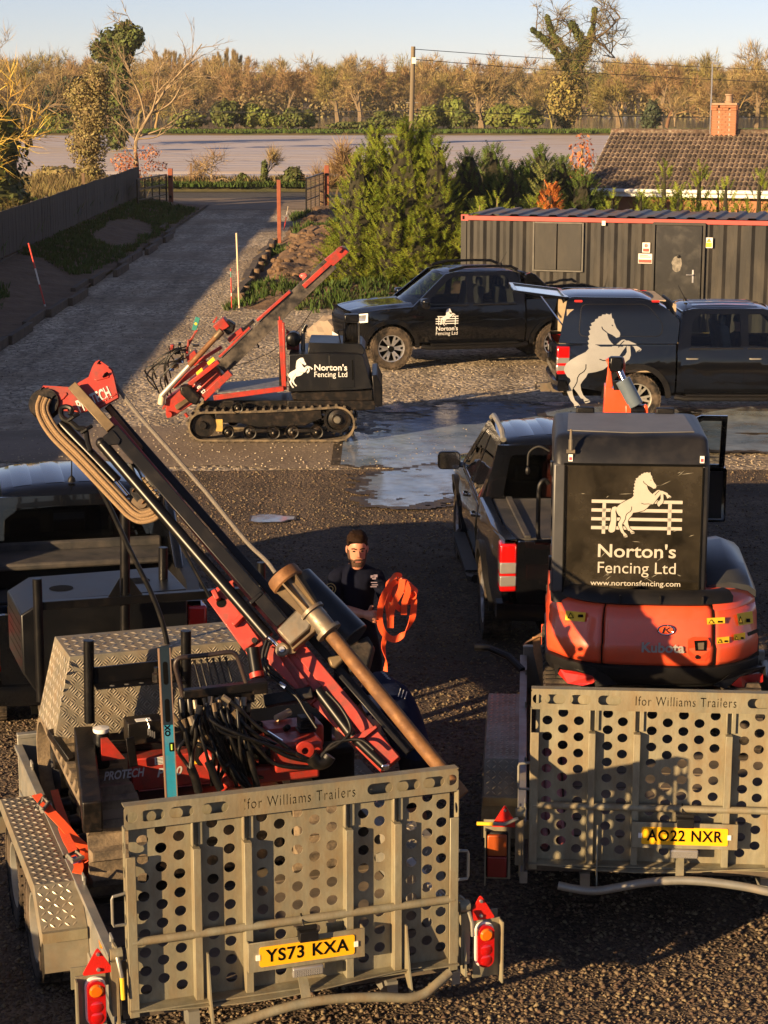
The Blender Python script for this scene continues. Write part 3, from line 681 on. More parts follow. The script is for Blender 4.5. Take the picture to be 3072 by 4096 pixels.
mb=MB();mb.box((CL/2,.03,2.53),(CL-.3,.07,.09));mb.box((.08,.08,2.53),(.16,.16,.13));mb.box((CL-.08,.08,2.53),(.16,.16,.13));mb.build('top_rail',M_CRED,cont,bevel=.006)
mb=MB();mb.box((.055,-.003,2.535),(.045,.006,.075));mb.build('casting_hole',DARK,cont)
mb=MB();mb.box((.02,1.25,1.3),(.03,2.3,2.4));mb.box((CL-.02,1.25,1.3),(.03,2.3,2.4));mb.box((CL/2,2.42,1.3),(CL,.03,2.4));mb.box((CL/2,1.2,1.2),(CL-.3,2.1,2.2));mb.build('shell',M_CONT,cont)
mb=MB();x=.1;vs=[];fs=[];k=0
while x<CL-.1:
 for dx,d in((0,0),(.1,0),(.14,1),(.26,1),(.30,0)):
  vs+=[(x+dx,.08,2.585+.03*d),(x+dx,2.4,2.585+.03*d)]
 x+=.4
for i in range(len(vs)//2-1):fs.append((2*i,2*i+2,2*i+3,2*i+1))
mb.add(vs,fs);mb.build('roof',M_CROOF,cont,smooth=0)
xm=(xw0+xw1)/2-.02
for a,b in((xw0,xm-.005),(xm+.005,xw1)):
 mb=MB();mb.box(((a+b)/2,-.005,(zw0+zw1)/2),(b-a-.01,.03,zw1-zw0));mb.build('shutter',M_CONT,cont,bevel=.006)
mb=MB()
for a,b in((xw0-.035,xw0-.005),(xw1+.005,xw1+.035)):mb.box(((a+b)/2,-.005,(zw0+zw1)/2),(b-a,.05,zw1-zw0+.06))
mb.box(((xw0+xw1)/2,-.0,zw1+.018),(xw1-xw0,.05,.03));mb.box(((xw0+xw1)/2,-.0,zw0-.018),(xw1-xw0,.05,.03));mb.build('shutter_frame',pm('grey_worn_frame',(.09,.085,.075),rough=.6,var=.3),cont)
dr=MB();dr.box(((xd0+xd1)/2,.0,(zd1+.1)/2),(xd1-xd0-.02,.04,zd1-.1));door=dr.build('door',pm('door_black_paint',(0.012,0.012,0.012),rough=.32,var=.3,dirt=(.1,.09,.075),dirtamt=.35,dscale=2.5,dthr=.6),cont,bevel=.006)
mb=MB()
for a,b in((xd0-.06,xd0-.012),(xd1+.012,xd1+.06)):mb.box(((a+b)/2,-.012,(zd1+.1)/2),(b-a,.06,zd1-.0))
mb.box(((xd0+xd1)/2,-.01,zd1+.03),(xd1-xd0+.1,.06,.055));mb.build('door_frame',M_CONT,cont,bevel=.004)
hx,hz=csp(2772,1105);mb=MB();mb.box((hx,-.026,hz),(.035,.012,.26));mb.build('handle_plate',ALU,door,bevel=.003)
mb=MB();mb.tube([(hx,-.03,hz+.03),(hx,-.075,hz+.03),(hx-.13,-.075,hz+.03)],.011);mb.build('handle',ALU,door)
mx_,mz_=csp(2708,1050)
mb=MB();pl=[(.1*math.cos(a)*(1+.3*noise.noise((math.cos(a)*2,math.sin(a)*2,1))),.16*math.sin(a)-.03)for a in[k*.3 for k in range(21)]]
mb.prism(pl,(mx_,-.0205,mz_),(1,0,0),(0,0,1),.0015);mb.build('worn_patch',pm('scuffed_dust',(.17,.155,.13),rough=.8,var=.5,scale=14),door)
mb=MB();mb.lathe([(.0,.03),(.03,.028),(.035,0)],(mx_+.03,-.022,mz_+.12),(0,-1,0),12);mb.build('knob',BLACKM,door)
def sign(name,label,s0,s1,mat,deco):
 x0,z1=csp(*s0);x1,z0=csp(*s1);t=thing(name,label,'sign',c0+cu_*((x0+x1)/2)+cn*.012+Vector((0,0,(z0+z1)/2)),CYAW)
 w_,h_=x1-x0,z1-z0;mb=MB();mb.box((0,0,0),(w_,.006,h_));mb.build('panel',mat,t)
 fm=lambda u,v,ww:Vector((u,-.0035-ww,v))
 for pl,m in deco(w_,h_):flat_print([pl],m,t,fm,'print',.5,.0015)
M_SW=pm('white_sign',(.72,.68,.62),rough=.4);M_SR=pm('red_sign_print',(.6,.06,.045),rough=.4);M_SY=pm('yellow_sign',(.8,.55,.03),rough=.4);M_SK=pm('black_print',(.02,.02,.02),rough=.5)
def circ(cx,cz,r,n=16):return[(cx+r*math.cos(2*math.pi*k/n),cz+r*math.sin(2*math.pi*k/n))for k in range(n)]
sign('prohibition_sign','upper of two white and red signs left of the container door',(2570,970),(2600,1010),M_SW,lambda w_,h_:[([(-.4*w_,-.42*h_),(.4*w_,-.42*h_),(.4*w_,-.1*h_),(-.4*w_,-.1*h_)],M_SR),(circ(0,.2*h_,.22*w_),M_SR),(circ(0,.2*h_,.14*w_),M_SW)])
sign('notice_sign','wide red and white notice under the small sign by the door',(2554,1014),(2608,1054),M_SW,lambda w_,h_:[([(-.47*w_,-.44*h_),(.47*w_,-.44*h_),(.47*w_,-.1*h_),(-.47*w_,-.1*h_)],M_SR),([(-.4*w_,.12*h_),(.4*w_,.12*h_),(.4*w_,.2*h_),(-.4*w_,.2*h_)],M_SR),([(-.4*w_,.3*h_),(.2*w_,.3*h_),(.2*w_,.37*h_),(-.4*w_,.37*h_)],M_SR)])
sign('warning_sign','white sign with yellow warning triangle right of the container door',(2822,950),(2850,992),M_SW,lambda w_,h_:[([(-.4*w_,-.42*h_),(.4*w_,-.42*h_),(.4*w_,-.0*h_),(-.4*w_,-.0*h_)],M_SY),([(-.36*w_,.06*h_),(.36*w_,.06*h_),(0,.44*h_)],M_SK),([(-.28*w_,.09*h_),(.28*w_,.09*h_),(0,.38*h_)],M_SY)])
sign('white_tag','tiny white tag high on the container wall right of the shutters',(2408,883),(2422,902),M_SW,lambda w_,h_:[])
# ================================================================ BUNGALOW
e0=atz(2340,757,2.3);e1=atz(3072,768,2.3);hu=(e1-e0);hu.z=0;HL=9.0;hu.normalize();HY=math.atan2(hu.y,hu.x)
hb=Vector((-hu.y,hu.x,0));house=thing('brick_bungalow','low brick bungalow with brown tiled roof behind the container','house',(e0 .x,e0 .y,0),HY)
M_BRICK=pm('house_brick',(0.33,0.15,0.075),rough=.85,var=.2,scale=3);M_MORT=pm('mortar',(.3,.25,.19),rough=.9)
RD=4.3;RZ=2.3
rtop=aty(2480,528,(e0+hb*RD).y+.3);RISE=rtop.z-2.3
mb=MB();mb.box((HL/2+.1,RD,1.13),(HL-.6,2*RD-.7,2.26));mb.prism([(-RD+.35,2.2),(RD-.35,2.2),(0,2.2+RISE*.9)],(.42,RD,0),(0,1,0),(0,0,1),.2);mb.build('wall',M_BRICK,house)
mb=MB();mb.beam((-.06,-.03,2.22),(HL,-.03,2.22),.03,.2);mb.beam((-.03,0,2.22),(-.03,RD,2.22+RISE),.03,.16);mb.build('fascia',WHITEP,house)
mb=MB();mb.tube([(-.1,-.1,2.28),(HL,-.1,2.28)],.06,8);mb.build('gutter',WHITEP,house)
mb=MB();mb.tube([(.05,-.1,2.25),(.15,.1,2.0),(.3,.3,1.85),(.3,.3,.1)],.04,8);mb.build('downpipe',WHITEP,house)
mb=MB();mb.prism([(0,0),(RD,RISE),(2*RD,0),(2*RD,-.06),(RD,RISE-.06),(0,-.06)],(-.05,0,2.28),(0,1,0),(0,0,1),HL);rf=mb.build('roof',pm('roof_underlay',(.05,.035,.028),rough=.9),house)
M_TILE=pm('brown_roof_tile',(0.055,0.034,0.024),rough=.85,var=.3,scale=5,col2=(0.11,0.064,0.042),dirt=(.30,.26,.20),dirtamt=.8,dscale=13,dthr=.54)
t_=M_TILE.node_tree;oi=t_.nodes.new('ShaderNodeObjectInfo');hs=t_.nodes.new('ShaderNodeHueSaturation');m2=t_.nodes.new('ShaderNodeMapRange');m2 .inputs[3].default_value=.6;m2 .inputs[4].default_value=1.45
t_.links.new(oi.outputs['Random'],m2 .inputs[0]);t_.links.new(m2 .outputs[0],hs.inputs['Value']);b_=t_.nodes['Principled BSDF'];src=b_.inputs['Base Color'].links[0].from_socket
t_.links.new(src,hs.inputs['Color']);t_.links.new(hs.outputs[0],b_.inputs['Base Color'])
SL=math.hypot(RD,RISE);ang=math.atan2(RISE,RD);TW=.285;rows=13;TG=SL/rows
prof=[(0,0),(.03,.035),(.07,.045),(.11,.03),(.14,.005),(.17,.03),(.21,.045),(.25,.03),(TW,.0)]
mb=MB();vs=[];fs=[]
for x,h in prof:vs+=[(x,0,h+.03),(x,TG*1.12,h-.004)]
for i in range(len(prof)-1):fs.append((2*i,2*i+2,2*i+3,2*i+1))
vs+=[(x,0,h+.008)for x,h in prof];k=2*len(prof)
for i in range(len(prof)-1):fs.append((k+i,k+i+1,2*i+2,2*i))
mb.add(vs,fs);tile=mb.build('roof_tile',M_TILE,rf,smooth=60);first=True;rot=(ang,0,0)
cols=23
for r_ in range(rows):
 for c_ in range(cols):
  if r_*cols+c_>=299:continue
  o=tile if first else tile.copy()
  if not first:COL.objects.link(o);o.parent=rf
  first=False;d=r_*TG-.06;o.location=(-.04+c_*TW,d*math.cos(ang),2.29+d*math.sin(ang)+random.uniform(0,.008));o.rotation_euler=rot
mb=MB();Mr=Matrix.Rotation(ang,4,'X')
for r_ in range(rows):
 d=r_*TG-.06
 for c_ in range(cols,31):mb.M=Matrix.Translation((-.04+c_*TW,d*math.cos(ang),2.29+d*math.sin(ang)))@Mr;mb.add(vs,fs)
mb.build('roof_tiles',M_TILE,rf,smooth=60,kind='stuff')
for k in range(21):
 mb=MB();mb.tube([(-.05+k*.43,RD,2.3+RISE+.01),(.375+k*.43,RD,2.3+RISE+.01)],.11,10);mb.build('ridge_tile',M_TILE,rf)
ch=None
cx0=aty(2850,530,(e0+hb*RD+hu*3).y);loc=house.matrix_basis.inverted()@cx0
mb=MB();cw,cdp,chh=.72,.6,.95;cxx=loc.x+cw/2
mb.box((cxx,RD,2.3+RISE+chh/2-.25),(cw-.03,cdp-.03,chh));chim=mb.build('chimney',M_MORT,house)
mb=MB();mb.box((0,0,0),(.205,.1,.065));brk=mb.build('brick',pm('chimney_brick',(.25,.085,.04),rough=.85,var=.25,scale=3,col2=(.36,.15,.075)),chim,bevel=.004);first=True
zb=2.3+RISE-.2
for r_ in range(14):
 z=zb+r_*.075
 for side in range(4):
  L_=cw if side%2==0 else cdp;n_=4 if side%2==0 else 3
  for k in range(n_):
   o=brk if first else brk.copy()
   if not first:COL.objects.link(o);o.parent=chim
   first=False;bl=L_/n_;off=(k+.5)*bl-L_/2+(.05 if r_%2 else-.05)*(1 if 0<k<n_-1 else 0)
   if side==0:o.location=(cxx+off,RD-cdp/2+.05,z)
   elif side==2:o.location=(cxx+off,RD+cdp/2-.05,z)
   elif side==1:o.location=(cxx+cw/2-.05,RD+off,z)
   else:o.location=(cxx-cw/2+.05,RD+off,z)
   o.rotation_euler=(0,0,0 if side%2==0 else math.pi/2);o.scale=(bl*.96/.205,1+.15*random.random(),1)
   if r_>=12:o.scale=(o.scale[0]*1.02,1.5,1)
mb=MB();mb.box((cxx,RD,zb+14*.075),(cw+.02,cdp+.02,.06));mb.lathe([(.12,0),(.14,.05),(.11,.06),(.1,.2),(.13,.22),(.13,.26)],(cxx+.1,RD,zb+14*.075+.03),(0,0,1),12);mb.build('chimney_pot',pm('buff_clay',(.3,.2,.13),rough=.8),chim)
mb=MB();mb.box((cxx,RD-.4,2.3+RISE-.22),(cw+.3,.5,.02),Matrix.Rotation(ang,3,'X'));mb.build('flashing',pm('lead_grey',(.33,.33,.34),rough=.5),chim)
mb=MB();px,pz=cxx-cw/2-.06,2.3+RISE
mb.tube([(px,RD-.1,pz-.1),(px,RD-.1,pz+2.1)],.02,6);mb.tube([(px,RD-.1,pz+2.05),(px+.22,RD-.25,pz+2.0)],.014,6)
for k in range(4):mb.tube([(px+.05*k,RD-.25+.03*k,pz+2.0),(px+.05*k,RD+.1,pz+2.05)],.008,5)
mb.build('aerial',ALU,house)
s0=atz(1860,800,1.9);
ob=thing('outbuilding','small outbuilding with a low brown felt roof behind the container','shed',(s0 .x,s0 .y,0),R(-8))
mb=MB();mb.box((2.1,1.7,.95),(4.0,3.2,1.9));mb.build('wall',M_BRICK,ob)
mb=MB();vs=[];fs=[]
for i in range(31):
 x=-.1+4.4*i/30;z=.03*math.sin(i*2.1)
 vs+=[(x,-.15,1.93+z),(x,3.5,2.3+z)]
for i in range(30):fs.append((2*i,2*i+2,2*i+3,2*i+1))
mb.add(vs,fs);mb.build('roof',pm('brown_felt_roof',(.075,.045,.038),rough=.8,var=.25,scale=2),ob)
mb=MB();mb.beam((-.1,-.17,1.88),(4.3,-.17,1.88),.03,.14);mb.build('fascia',WHITEP,ob)
fp=atz(1995,824,2.66)
tp=thing('terracotta_pot','small terracotta pot with a plant beyond the container roof','pot',(fp.x,fp.y+1.2,2.0));mb=MB();mb.lathe([(.0,0),(.14,0),(.2,.32),(.22,.32),(.22,.38),(.18,.38),(0,.34)],(0,0,.1),(0,0,1),14);mb.build('pot',pm('terracotta',(.45,.16,.09),rough=.8),tp)
# ================================================================ UTILITY POLE AND WIRES
def pole(p,h,lean,label,wires):
 t=thing('utility_pole',label,'utility pole',p)
 top=Vector((lean,0,h));mb=MB();mb.tube([(0,0,0),top],[.125,.085],12);mb.build('pole',pm('pole_timber',(.17,.135,.09),rough=.85,var=.25,scale=3,aniso=(1,1,.1)),t)
 mb=MB();mb.box(top+Vector((.02,-.14,-.55)),(.16,.1,.24));mb.build('bracket',WHITEP,t)
 for k,z in enumerate((h-2.2,h-2.7,h-3.3)):
  mb=MB();mb.tube([Vector((lean*z/h-.25,0,z)),Vector((lean*z/h+.25,0,z))],.025,6);mb.build('step_iron',GALVC,t)
 return t
pp=aty(1640,500,80);top=aty(1653,186,80)
pole((pp.x-.02,80,0),top.z,top.x-pp.x+.02,'wooden utility pole rising behind the big conifer',None)
M_WIRE=pm('wire',(.03,.03,.03),rough=.6)
def wire(label,a,b,sag):
 a=Vector(a);b=Vector(b);mb=MB();c=(a+b)/2
 mb.tube([a.lerp(b,k/16)-c-Vector((0,0,sag*4*(k/16)*(1-k/16)))for k in range(17)],.014,5)
 o=mb.build('overhead_wire',M_WIRE);o.location=c;tag(o,label,'wire')
wire('upper overhead wire running right from the pole top to the woods',(top.x,80,top.z-.1),(75,190,8),1.2)
wire('lower overhead wire running right below the pole top',(top.x,80,top.z-.5),(75,188,7.2),1.4)
wire('overhead wire running left at mid height of the pole',(top.x-.05,80,top.z-2.5),(-40,150,5.5),.8)
wire('overhead wire running right at mid height of the pole',(top.x-.05,80,top.z-2.5),(50,120,4.6),.7)
sk_=thing('added_shade_stack','added low pile of sawn timber out of view, casting foreground shade','added shade caster',(-4.15,7.0,0),R(2));random.seed(9)  # unseen pile added left of the frame to shade the near gravel
for k in range(7):
 for j in range(5):
  mb=MB();mb.box((-.4+.2*j+random.uniform(-.01,.01),random.uniform(-.25,.25),.07+.1*k),(.185,7.0,.09));mb.build('timber',M_WOOD,sk_)
# ================================================================ TREES AND PLANTS
def folm(name,c1,c2,isl=0.45,sub=0.2,rough=.75):return pm(name,c1,rough=rough,var=.2,scale=1.2,col2=c2,island=isl,sub=sub)
M_BARK=pm('grey_brown_bark',(.16,.115,.065),rough=.9,var=.3,scale=4)
M_BARKP=pm('pale_bark',(.27,.20,.12),rough=.9,var=.3,scale=4)
M_TWIG=folm('tan_twigs',(.20,.14,.058),(.30,.215,.092),.35,.0,.9)
M_TWIGR=folm('reddish_twigs',(.19,.112,.05),(.26,.165,.072),.4,.0,.9)
M_TWIGO=folm('olive_twigs',(.155,.122,.034),(.24,.188,.055),.4,.0,.9)
M_TWIGY=folm('yellow_twigs',(.38,.25,.04),(.50,.34,.06),.3,.0,.8)
M_IVY=folm('ivy_leaves',(.045,.062,.011),(.10,.11,.018),.5,.1)
M_CON=folm('conifer_sprays',(.10,.14,.009),(.21,.235,.02),.45,.25)
M_COND=folm('dark_conifer_sprays',(.045,.08,.015),(.11,.15,.024),.45,.15)
M_CONO=folm('dead_orange_sprays',(.45,.12,.025),(.6,.2,.04),.3,.2)
M_BUSH=folm('bush_leaves',(.085,.11,.016),(.17,.18,.03),.45,.15)
M_OLIVE=folm('tan_olive_leaves',(.16,.13,.045),(.29,.22,.09),.4,.2)
M_REDLF=folm('copper_leaves',(.42,.13,.06),(.55,.22,.10),.3,.25)
M_PINE=folm('dark_pine_needles',(.03,.045,.02),(.06,.075,.03),.4,.1)
def rdir(rg):
 z=rg.uniform(-1,1);a=rg.uniform(0,6.283);s_=math.sqrt(1-z*z);return Vector((s_*math.cos(a),s_*math.sin(a),z))
def grow(wood,twigs,p,d,L,r,lev,rg,P):
 thin=lev<=P.get('thin',-1);k=4 if lev>1 and not thin else 3;pts=[p];rs=[r];dd=d.copy();q=p.copy()
 for i in range(k):
  dd=(dd+rdir(rg)*P['wig']+Vector((0,0,P['up']))*(.5 if lev>2 else 1)).normalized();q=q+dd*(L/k);pts.append(q.copy());rs.append(max(P['rmin'],r*(1-.5*(i+1)/k)))
 if thin:
  s_=dd.orthogonal().normalized()*max(P['tww'],r*.7);s_=Matrix.Rotation(rg.uniform(0,3.1),3,dd)@s_;twigs.add([pts[0]-s_,pts[0]+s_,pts[-1]],[(0,1,2)])
 else:wood.tube(pts,rs,5 if r>.06 else 3,caps=False)
 if lev==0:
  for j in range(P['ntw']if not P.get('one')else 0):
   b=pts[rg.randrange(1,len(pts))];t=(dd+rdir(rg)*.9+Vector((0,0,P['tup']))).normalized();l=P['tl']*rg.uniform(.5,1.2);s_=t.orthogonal().normalized()*P['tww']
   s_=Matrix.Rotation(rg.uniform(0,3.1),3,t)@s_
   m_=b+t*l*.55+rdir(rg)*l*.1
   twigs.add([b-s_,b+s_,m_+s_*.6,m_-s_*.6,b+t*l],[(0,1,2,3),(3,2,4)])
  for j in range(P.get('one',0)):
   b=pts[rg.randrange(1,len(pts))];t=(dd+rdir(rg)*.9+Vector((0,0,P['tup']))).normalized();l=P['tl']*rg.uniform(.5,1.2);s_=Matrix.Rotation(rg.uniform(0,3.1),3,t)@(t.orthogonal().normalized()*P['tww']);twigs.add([b-s_,b+s_,b+t*l],[(0,1,2)])
  return
 n=P['nb']if lev>1 else P['nb']+1
 for j in range(n):
  f=rg.uniform(.35,1.0)if j<n-1 else 1.0
  i=min(k,max(1,int(round(f*k))));base=pts[i]
  a=P['ang']*rg.uniform(.6,1.25)*(1 if j<n-1 else .45);ax=dd.orthogonal().normalized();ax=Matrix.Rotation(rg.uniform(0,6.283),3,dd)@ax
  nd=Matrix.Rotation(a,3,ax)@dd
  grow(wood,twigs,base,nd,L*P['lr']*rg.uniform(.8,1.15),max(P['rmin'],rs[i]*.72),lev-1,rg,P)
def bare_tree(name,label,seed,p,H,lev=4,trunk=.28,r=.2,bark=None,tw=None,group=None,cat='tree',lean=(0,0),ivy=0,**kw):
 rg=random.Random(seed);P=dict(wig=.16,up=.05,rmin=.012,ntw=9,tup=.25,tl=H*.11,tww=.014,nb=3,ang=.75,lr=.72);P.update(kw)
 wood=MB();twg=MB();d=Vector((lean[0],lean[1],1)).normalized()
 grow(wood,twg,Vector((0,0,0)),d,H*trunk,r,lev,rg,P)
 zs=max(v[2]for v in wood.v+twg.v);k=H/zs
 for m_ in(wood,twg):m_.v=[(v[0]*k,v[1]*k,v[2]*k)for v in m_.v]
 if label is None:return wood,twg
 t=thing(name,label,cat,p,0,group)
 wood.build('trunk',bark or M_BARK,t,smooth=60);
 if twg.f:twg.build('crown',tw or M_TWIG,t,smooth=0)
 return t
def leafcloud(mb,cells,n,size,rg,up=.3,hollow=.55):
 """leaf faces spread through lobes (centre, radii)"""
 wts=[c[1][0]*c[1][1]+c[1][1]*c[1][2]+c[1][0]*c[1][2]for c in cells]
 for i in range(n):
  c=rg.choices(cells,wts)[0];d=rdir(rg);rr=rg.uniform(hollow,1.0)
  ctr=Vector(c[0]);p=ctr+Vector((d.x*c[1][0],d.y*c[1][1],d.z*c[1][2]))*rr*(1+.22*noise.noise(d*2.2+ctr))
  nn=(d+rdir(rg)*.8+Vector((0,0,up))).normalized();t=nn.orthogonal().normalized();t=Matrix.Rotation(rg.uniform(0,6.28),3,nn)@t;b=nn.cross(t)
  s_=size*rg.uniform(.6,1.3)
  mb.add([p-t*s_,p+b*s_*.55,p+t*s_,p-b*s_*.55],[(0,1,2,3)])
def lobe_core(mb,cells,f=.72,n=10,m=7):
 for c,r_ in cells:
  o0=len(mb.v);mb.ball(c,1,n,m,(r_[0]*f,r_[1]*f,r_[2]*f))
  for k in range(o0,len(mb.v)):
   v=Vector(mb.v[k]);mb.v[k]=tuple(v+(v-Vector(c))*.25*noise.noise(v*1.7))
def leafy(name,label,p,cells,n,size,mat,seed,cat='bush',group=None,stem=None,core=.72,stemmat=None):
 rg=random.Random(seed);t=thing(name,label,cat,p,0,group);mb=MB()
 if core:lobe_core(mb,cells,core)
 leafcloud(mb,cells,n,size,rg);mb.build('crown',mat,t,smooth=0)
 w_=MB()
 for s_ in(stem or[[(0,0,0),(0,0,cells[0][0][2])]]):w_.tube(s_,[.09-.05*i/max(1,len(s_)-1)for i in range(len(s_))]if len(s_)>1 else .06,6)
 w_.build('trunk',stemmat or M_BARK,t,smooth=60);return t
def spray(mb,p,d,L,rg,w_=.16,pairs=4):
 s_=d.cross(Vector((0,0,1)))
 if s_.length<.1:s_=d.orthogonal()
 s_.normalize();s_=Matrix.Rotation(rg.uniform(-.7,.7),3,d)@s_;up=s_.cross(d)
 vs=[];fs=[]
 for i in range(pairs):
  f=(i+.3)/pairs;q=p+d*L*f-up*(.12*L*f*f);l=L*(.5-.3*f)
  for sg in(-1,1):
   t=q+(d*.75+s_*sg*.75).normalized()*l;k=len(vs)
   vs+=[q-d*L*.06,q+d*L*.1,t];fs.append((k,k+1,k+2))
 k=len(vs);vs+=[p-s_*L*.05,p+s_*L*.05,p+d*L];fs.append((k,k+1,k+2))
 mb.add(vs,fs)
def conifer(name,label,p,leaders,n,size,mat,seed,group=None,upturn=.9,cat='conifer',core=.6):
 """leaders: (x, y, z0, height, radius)"""
 rg=random.Random(seed);t=thing(name,label,cat,p,0,group);mb=MB();tr=MB();ic=MB()
 for x,y,z0,h,r_ in leaders:
  if core:
   rings=[]
   for f in(0,.12,.3,.5,.7,.85,.97):
    rr=r_*core*(1-f)**.6*(1 if f>.05 else .8);rings.append([(x+rr*math.cos(a)*(1+.25*noise.noise((math.cos(a)*2+x,math.sin(a)*2,f*5))),y+rr*math.sin(a)*(1+.25*noise.noise((math.cos(a)*2,math.sin(a)*2+y,f*5))),z0+h*f)for a in[k*6.283/12 for k in range(12)]])
   ic.loft(rings)
  tr.tube([(x,y,0),(x,y,z0+h*.9)],[.05+r_*.05,.02],6)
 wt=[l[3]*l[4]for l in leaders]
 for i in range(n):
  x,y,z0,h,r_=rg.choices(leaders,wt)[0];f=1-math.sqrt(rg.random());a=rg.uniform(0,6.283)
  if rg.random()<.06:f=rg.uniform(.85,1)
  lump=1+.46*noise.noise((math.cos(a)*1.6+x*3,math.sin(a)*1.6+y*3,f*h*1.1))+.12*noise.noise((math.cos(a)*4,math.sin(a)*4+x,f*h*2.5))
  rr=r_*(1-f)**.58*lump*rg.uniform(.62,1.0);q=Vector((x+rr*math.cos(a),y+rr*math.sin(a),z0+h*f))
  d=(Vector((math.cos(a),math.sin(a),upturn*rg.uniform(.4,1.3)+f*1.2))+rdir(rg)*.35).normalized()
  spray(mb,q,d,size*rg.uniform(.65,1.35)*(1-.3*f),rg)
 mb.build('crown',mat,t,smooth=0);tr.build('trunk',M_BARK,t,smooth=60)
 if ic.f:ic.build('inner_branches',pm('dead_inner_branches',(.022,.02,.009),rough=.95,var=.4,scale=3),t,smooth=0)
 return t
# --- the big conifer and the conifers behind the container
bx=atz(1590,1195);bz=aty(1625,478,bx.y+1.6).z
conifer('big_conifer','big bushy green conifer left of the black container',(bx.x,bx.y+1.6,0),[(0.15,0,.05,bz-.3,1.75),(-.95,-.3,.0,bz*.80,1.15),(1.0,-.3,.05,bz*.86,1.15),(.65,.7,.1,bz*.94,1.25),(-.55,.6,.1,bz*.92,1.25),(-.15,-.75,.0,bz*.6,1.1),(.6,-.9,0,bz*.48,.95),(-1.0,.3,0,bz*.5,.95),(1.05,.2,0,bz*.58,.85),(-.45,-.1,0,bz*.86,.8),(.75,.2,0,bz*.9,.7),(.2,.1,0,bz*1.0,.9)],12500,.29,M_CON,4,upturn=.7)
hedge=[(1875,610,53,1.6),(1965,590,55,1.5),(2035,665,52,1.3),(2105,655,56,1.4),(2165,600,55,1.5),(2245,640,54,1.4),(2330,690,53,1.1),(2425,640,59,1.3)]
hl=['conifer just right of the big conifer, first of the dark hedge','second conifer of the dark hedge, taller than its right neighbour','short conifer in the middle of the dark hedge','conifer behind the outbuilding roof in the dark hedge','tallest pointed conifer behind the orange dead sapling','conifer behind the copper leaved shrub','low conifer between the outbuilding and the bungalow','conifer showing past the left gable of the bungalow']
for i,(sx,sy,y,r_)in enumerate(hedge):
 p=aty(sx,sy,y);conifer('hedge_conifer',hl[i],(p.x,y,0),[(0,0,0,p.z,r_),(.5,.2,0,p.z*.8,r_*.7),(-.6,-.2,0,p.z*.75,r_*.7)],2300,.29,M_COND,30+i,'conifers in the dark hedge')
p=aty(2180,660,49.5)
conifer('sapling_conifer','thin grey green pine sapling behind the container',(p.x,49.5,0),[(0,0,1.0,p.z-1.0,.75)],330,.3,M_OLIVE if False else folm('grey_green_needles',(.10,.12,.035),(.17,.18,.05),.4,.2),50,core=0,upturn=.5)
p=aty(2200,742,48.8)
conifer('dead_conifer','small dead conifer with bright orange foliage behind the container',(p.x,48.8,0),[(0,0,.9,p.z-.9,.55)],420,.28,M_CONO,51,core=.4)
for i,(sx,sy,y,r_,lb)in enumerate([(2565,765,47.5,.45,'low thuja below the bungalow gutter, leftmost of the row'),(2660,660,49,.5,'tall loose thuja in front of the left part of the tiled roof'),(2800,655,48.5,.55,'tallest thuja in front of the bungalow roof below the chimney'),(2905,730,48,.6,'dark thuja right of the tallest one in front of the roof'),(2715,760,47.5,.5,'short thuja between the two tall ones'),(3040,690,48,.5,'thuja at the right edge of the photo in front of the roof'),(2450,790,47,.5,'small thuja under the left corner of the bungalow gutter'),(2190-60,800,47,.5,'low green bush behind the left end of the container roof')]):
 p=aty(sx,sy,y);conifer('thuja',lb,(p.x,y,0),[(0,0,.3,p.z-.3,r_),(r_*.9,.1,.3,(p.z-.3)*.8,r_*.8),(-r_*1.0,0,.3,(p.z-.3)*.74,r_*.7)],520,.30,M_CON,60+i,'thujas in front of the bungalow',upturn=1.2,core=.25)
for i,(sx,sy,y)in enumerate([(1990,770,46.5),(1920,800,45.0)]):
 p=aty(sx,sy,y);conifer('shoot_conifer',['sparse green seedling in the terracotta pot','low conifer shoots at the left end of the container roof'][i],(p.x,y,0),[(0,0,1.4,p.z-1.4,.5)],160,.3,M_CON,80+i,core=0)
p=aty(2330,525,62);bare_tree('copper_shrub','young tree with copper coloured leaves left of the tiled roof',91,(p.x,62,0),p.z,3,tw=M_REDLF,r=.06)if False else None
leafy('copper_shrub','young tree with copper coloured leaves left of the tiled roof',(p.x,62,0),[((0,0,p.z-.8),(.45,.45,.75)),((-.5,.1,p.z-1.5),(.5,.5,.35)),((.5,-.1,p.z-1.7),(.5,.5,.5)),((.05,0,p.z-2.2),(.6,.6,.5))],900,.075,M_REDLF,92,'tree',core=0,stem=[[(0,0,0),(0,0,p.z-.4)]])
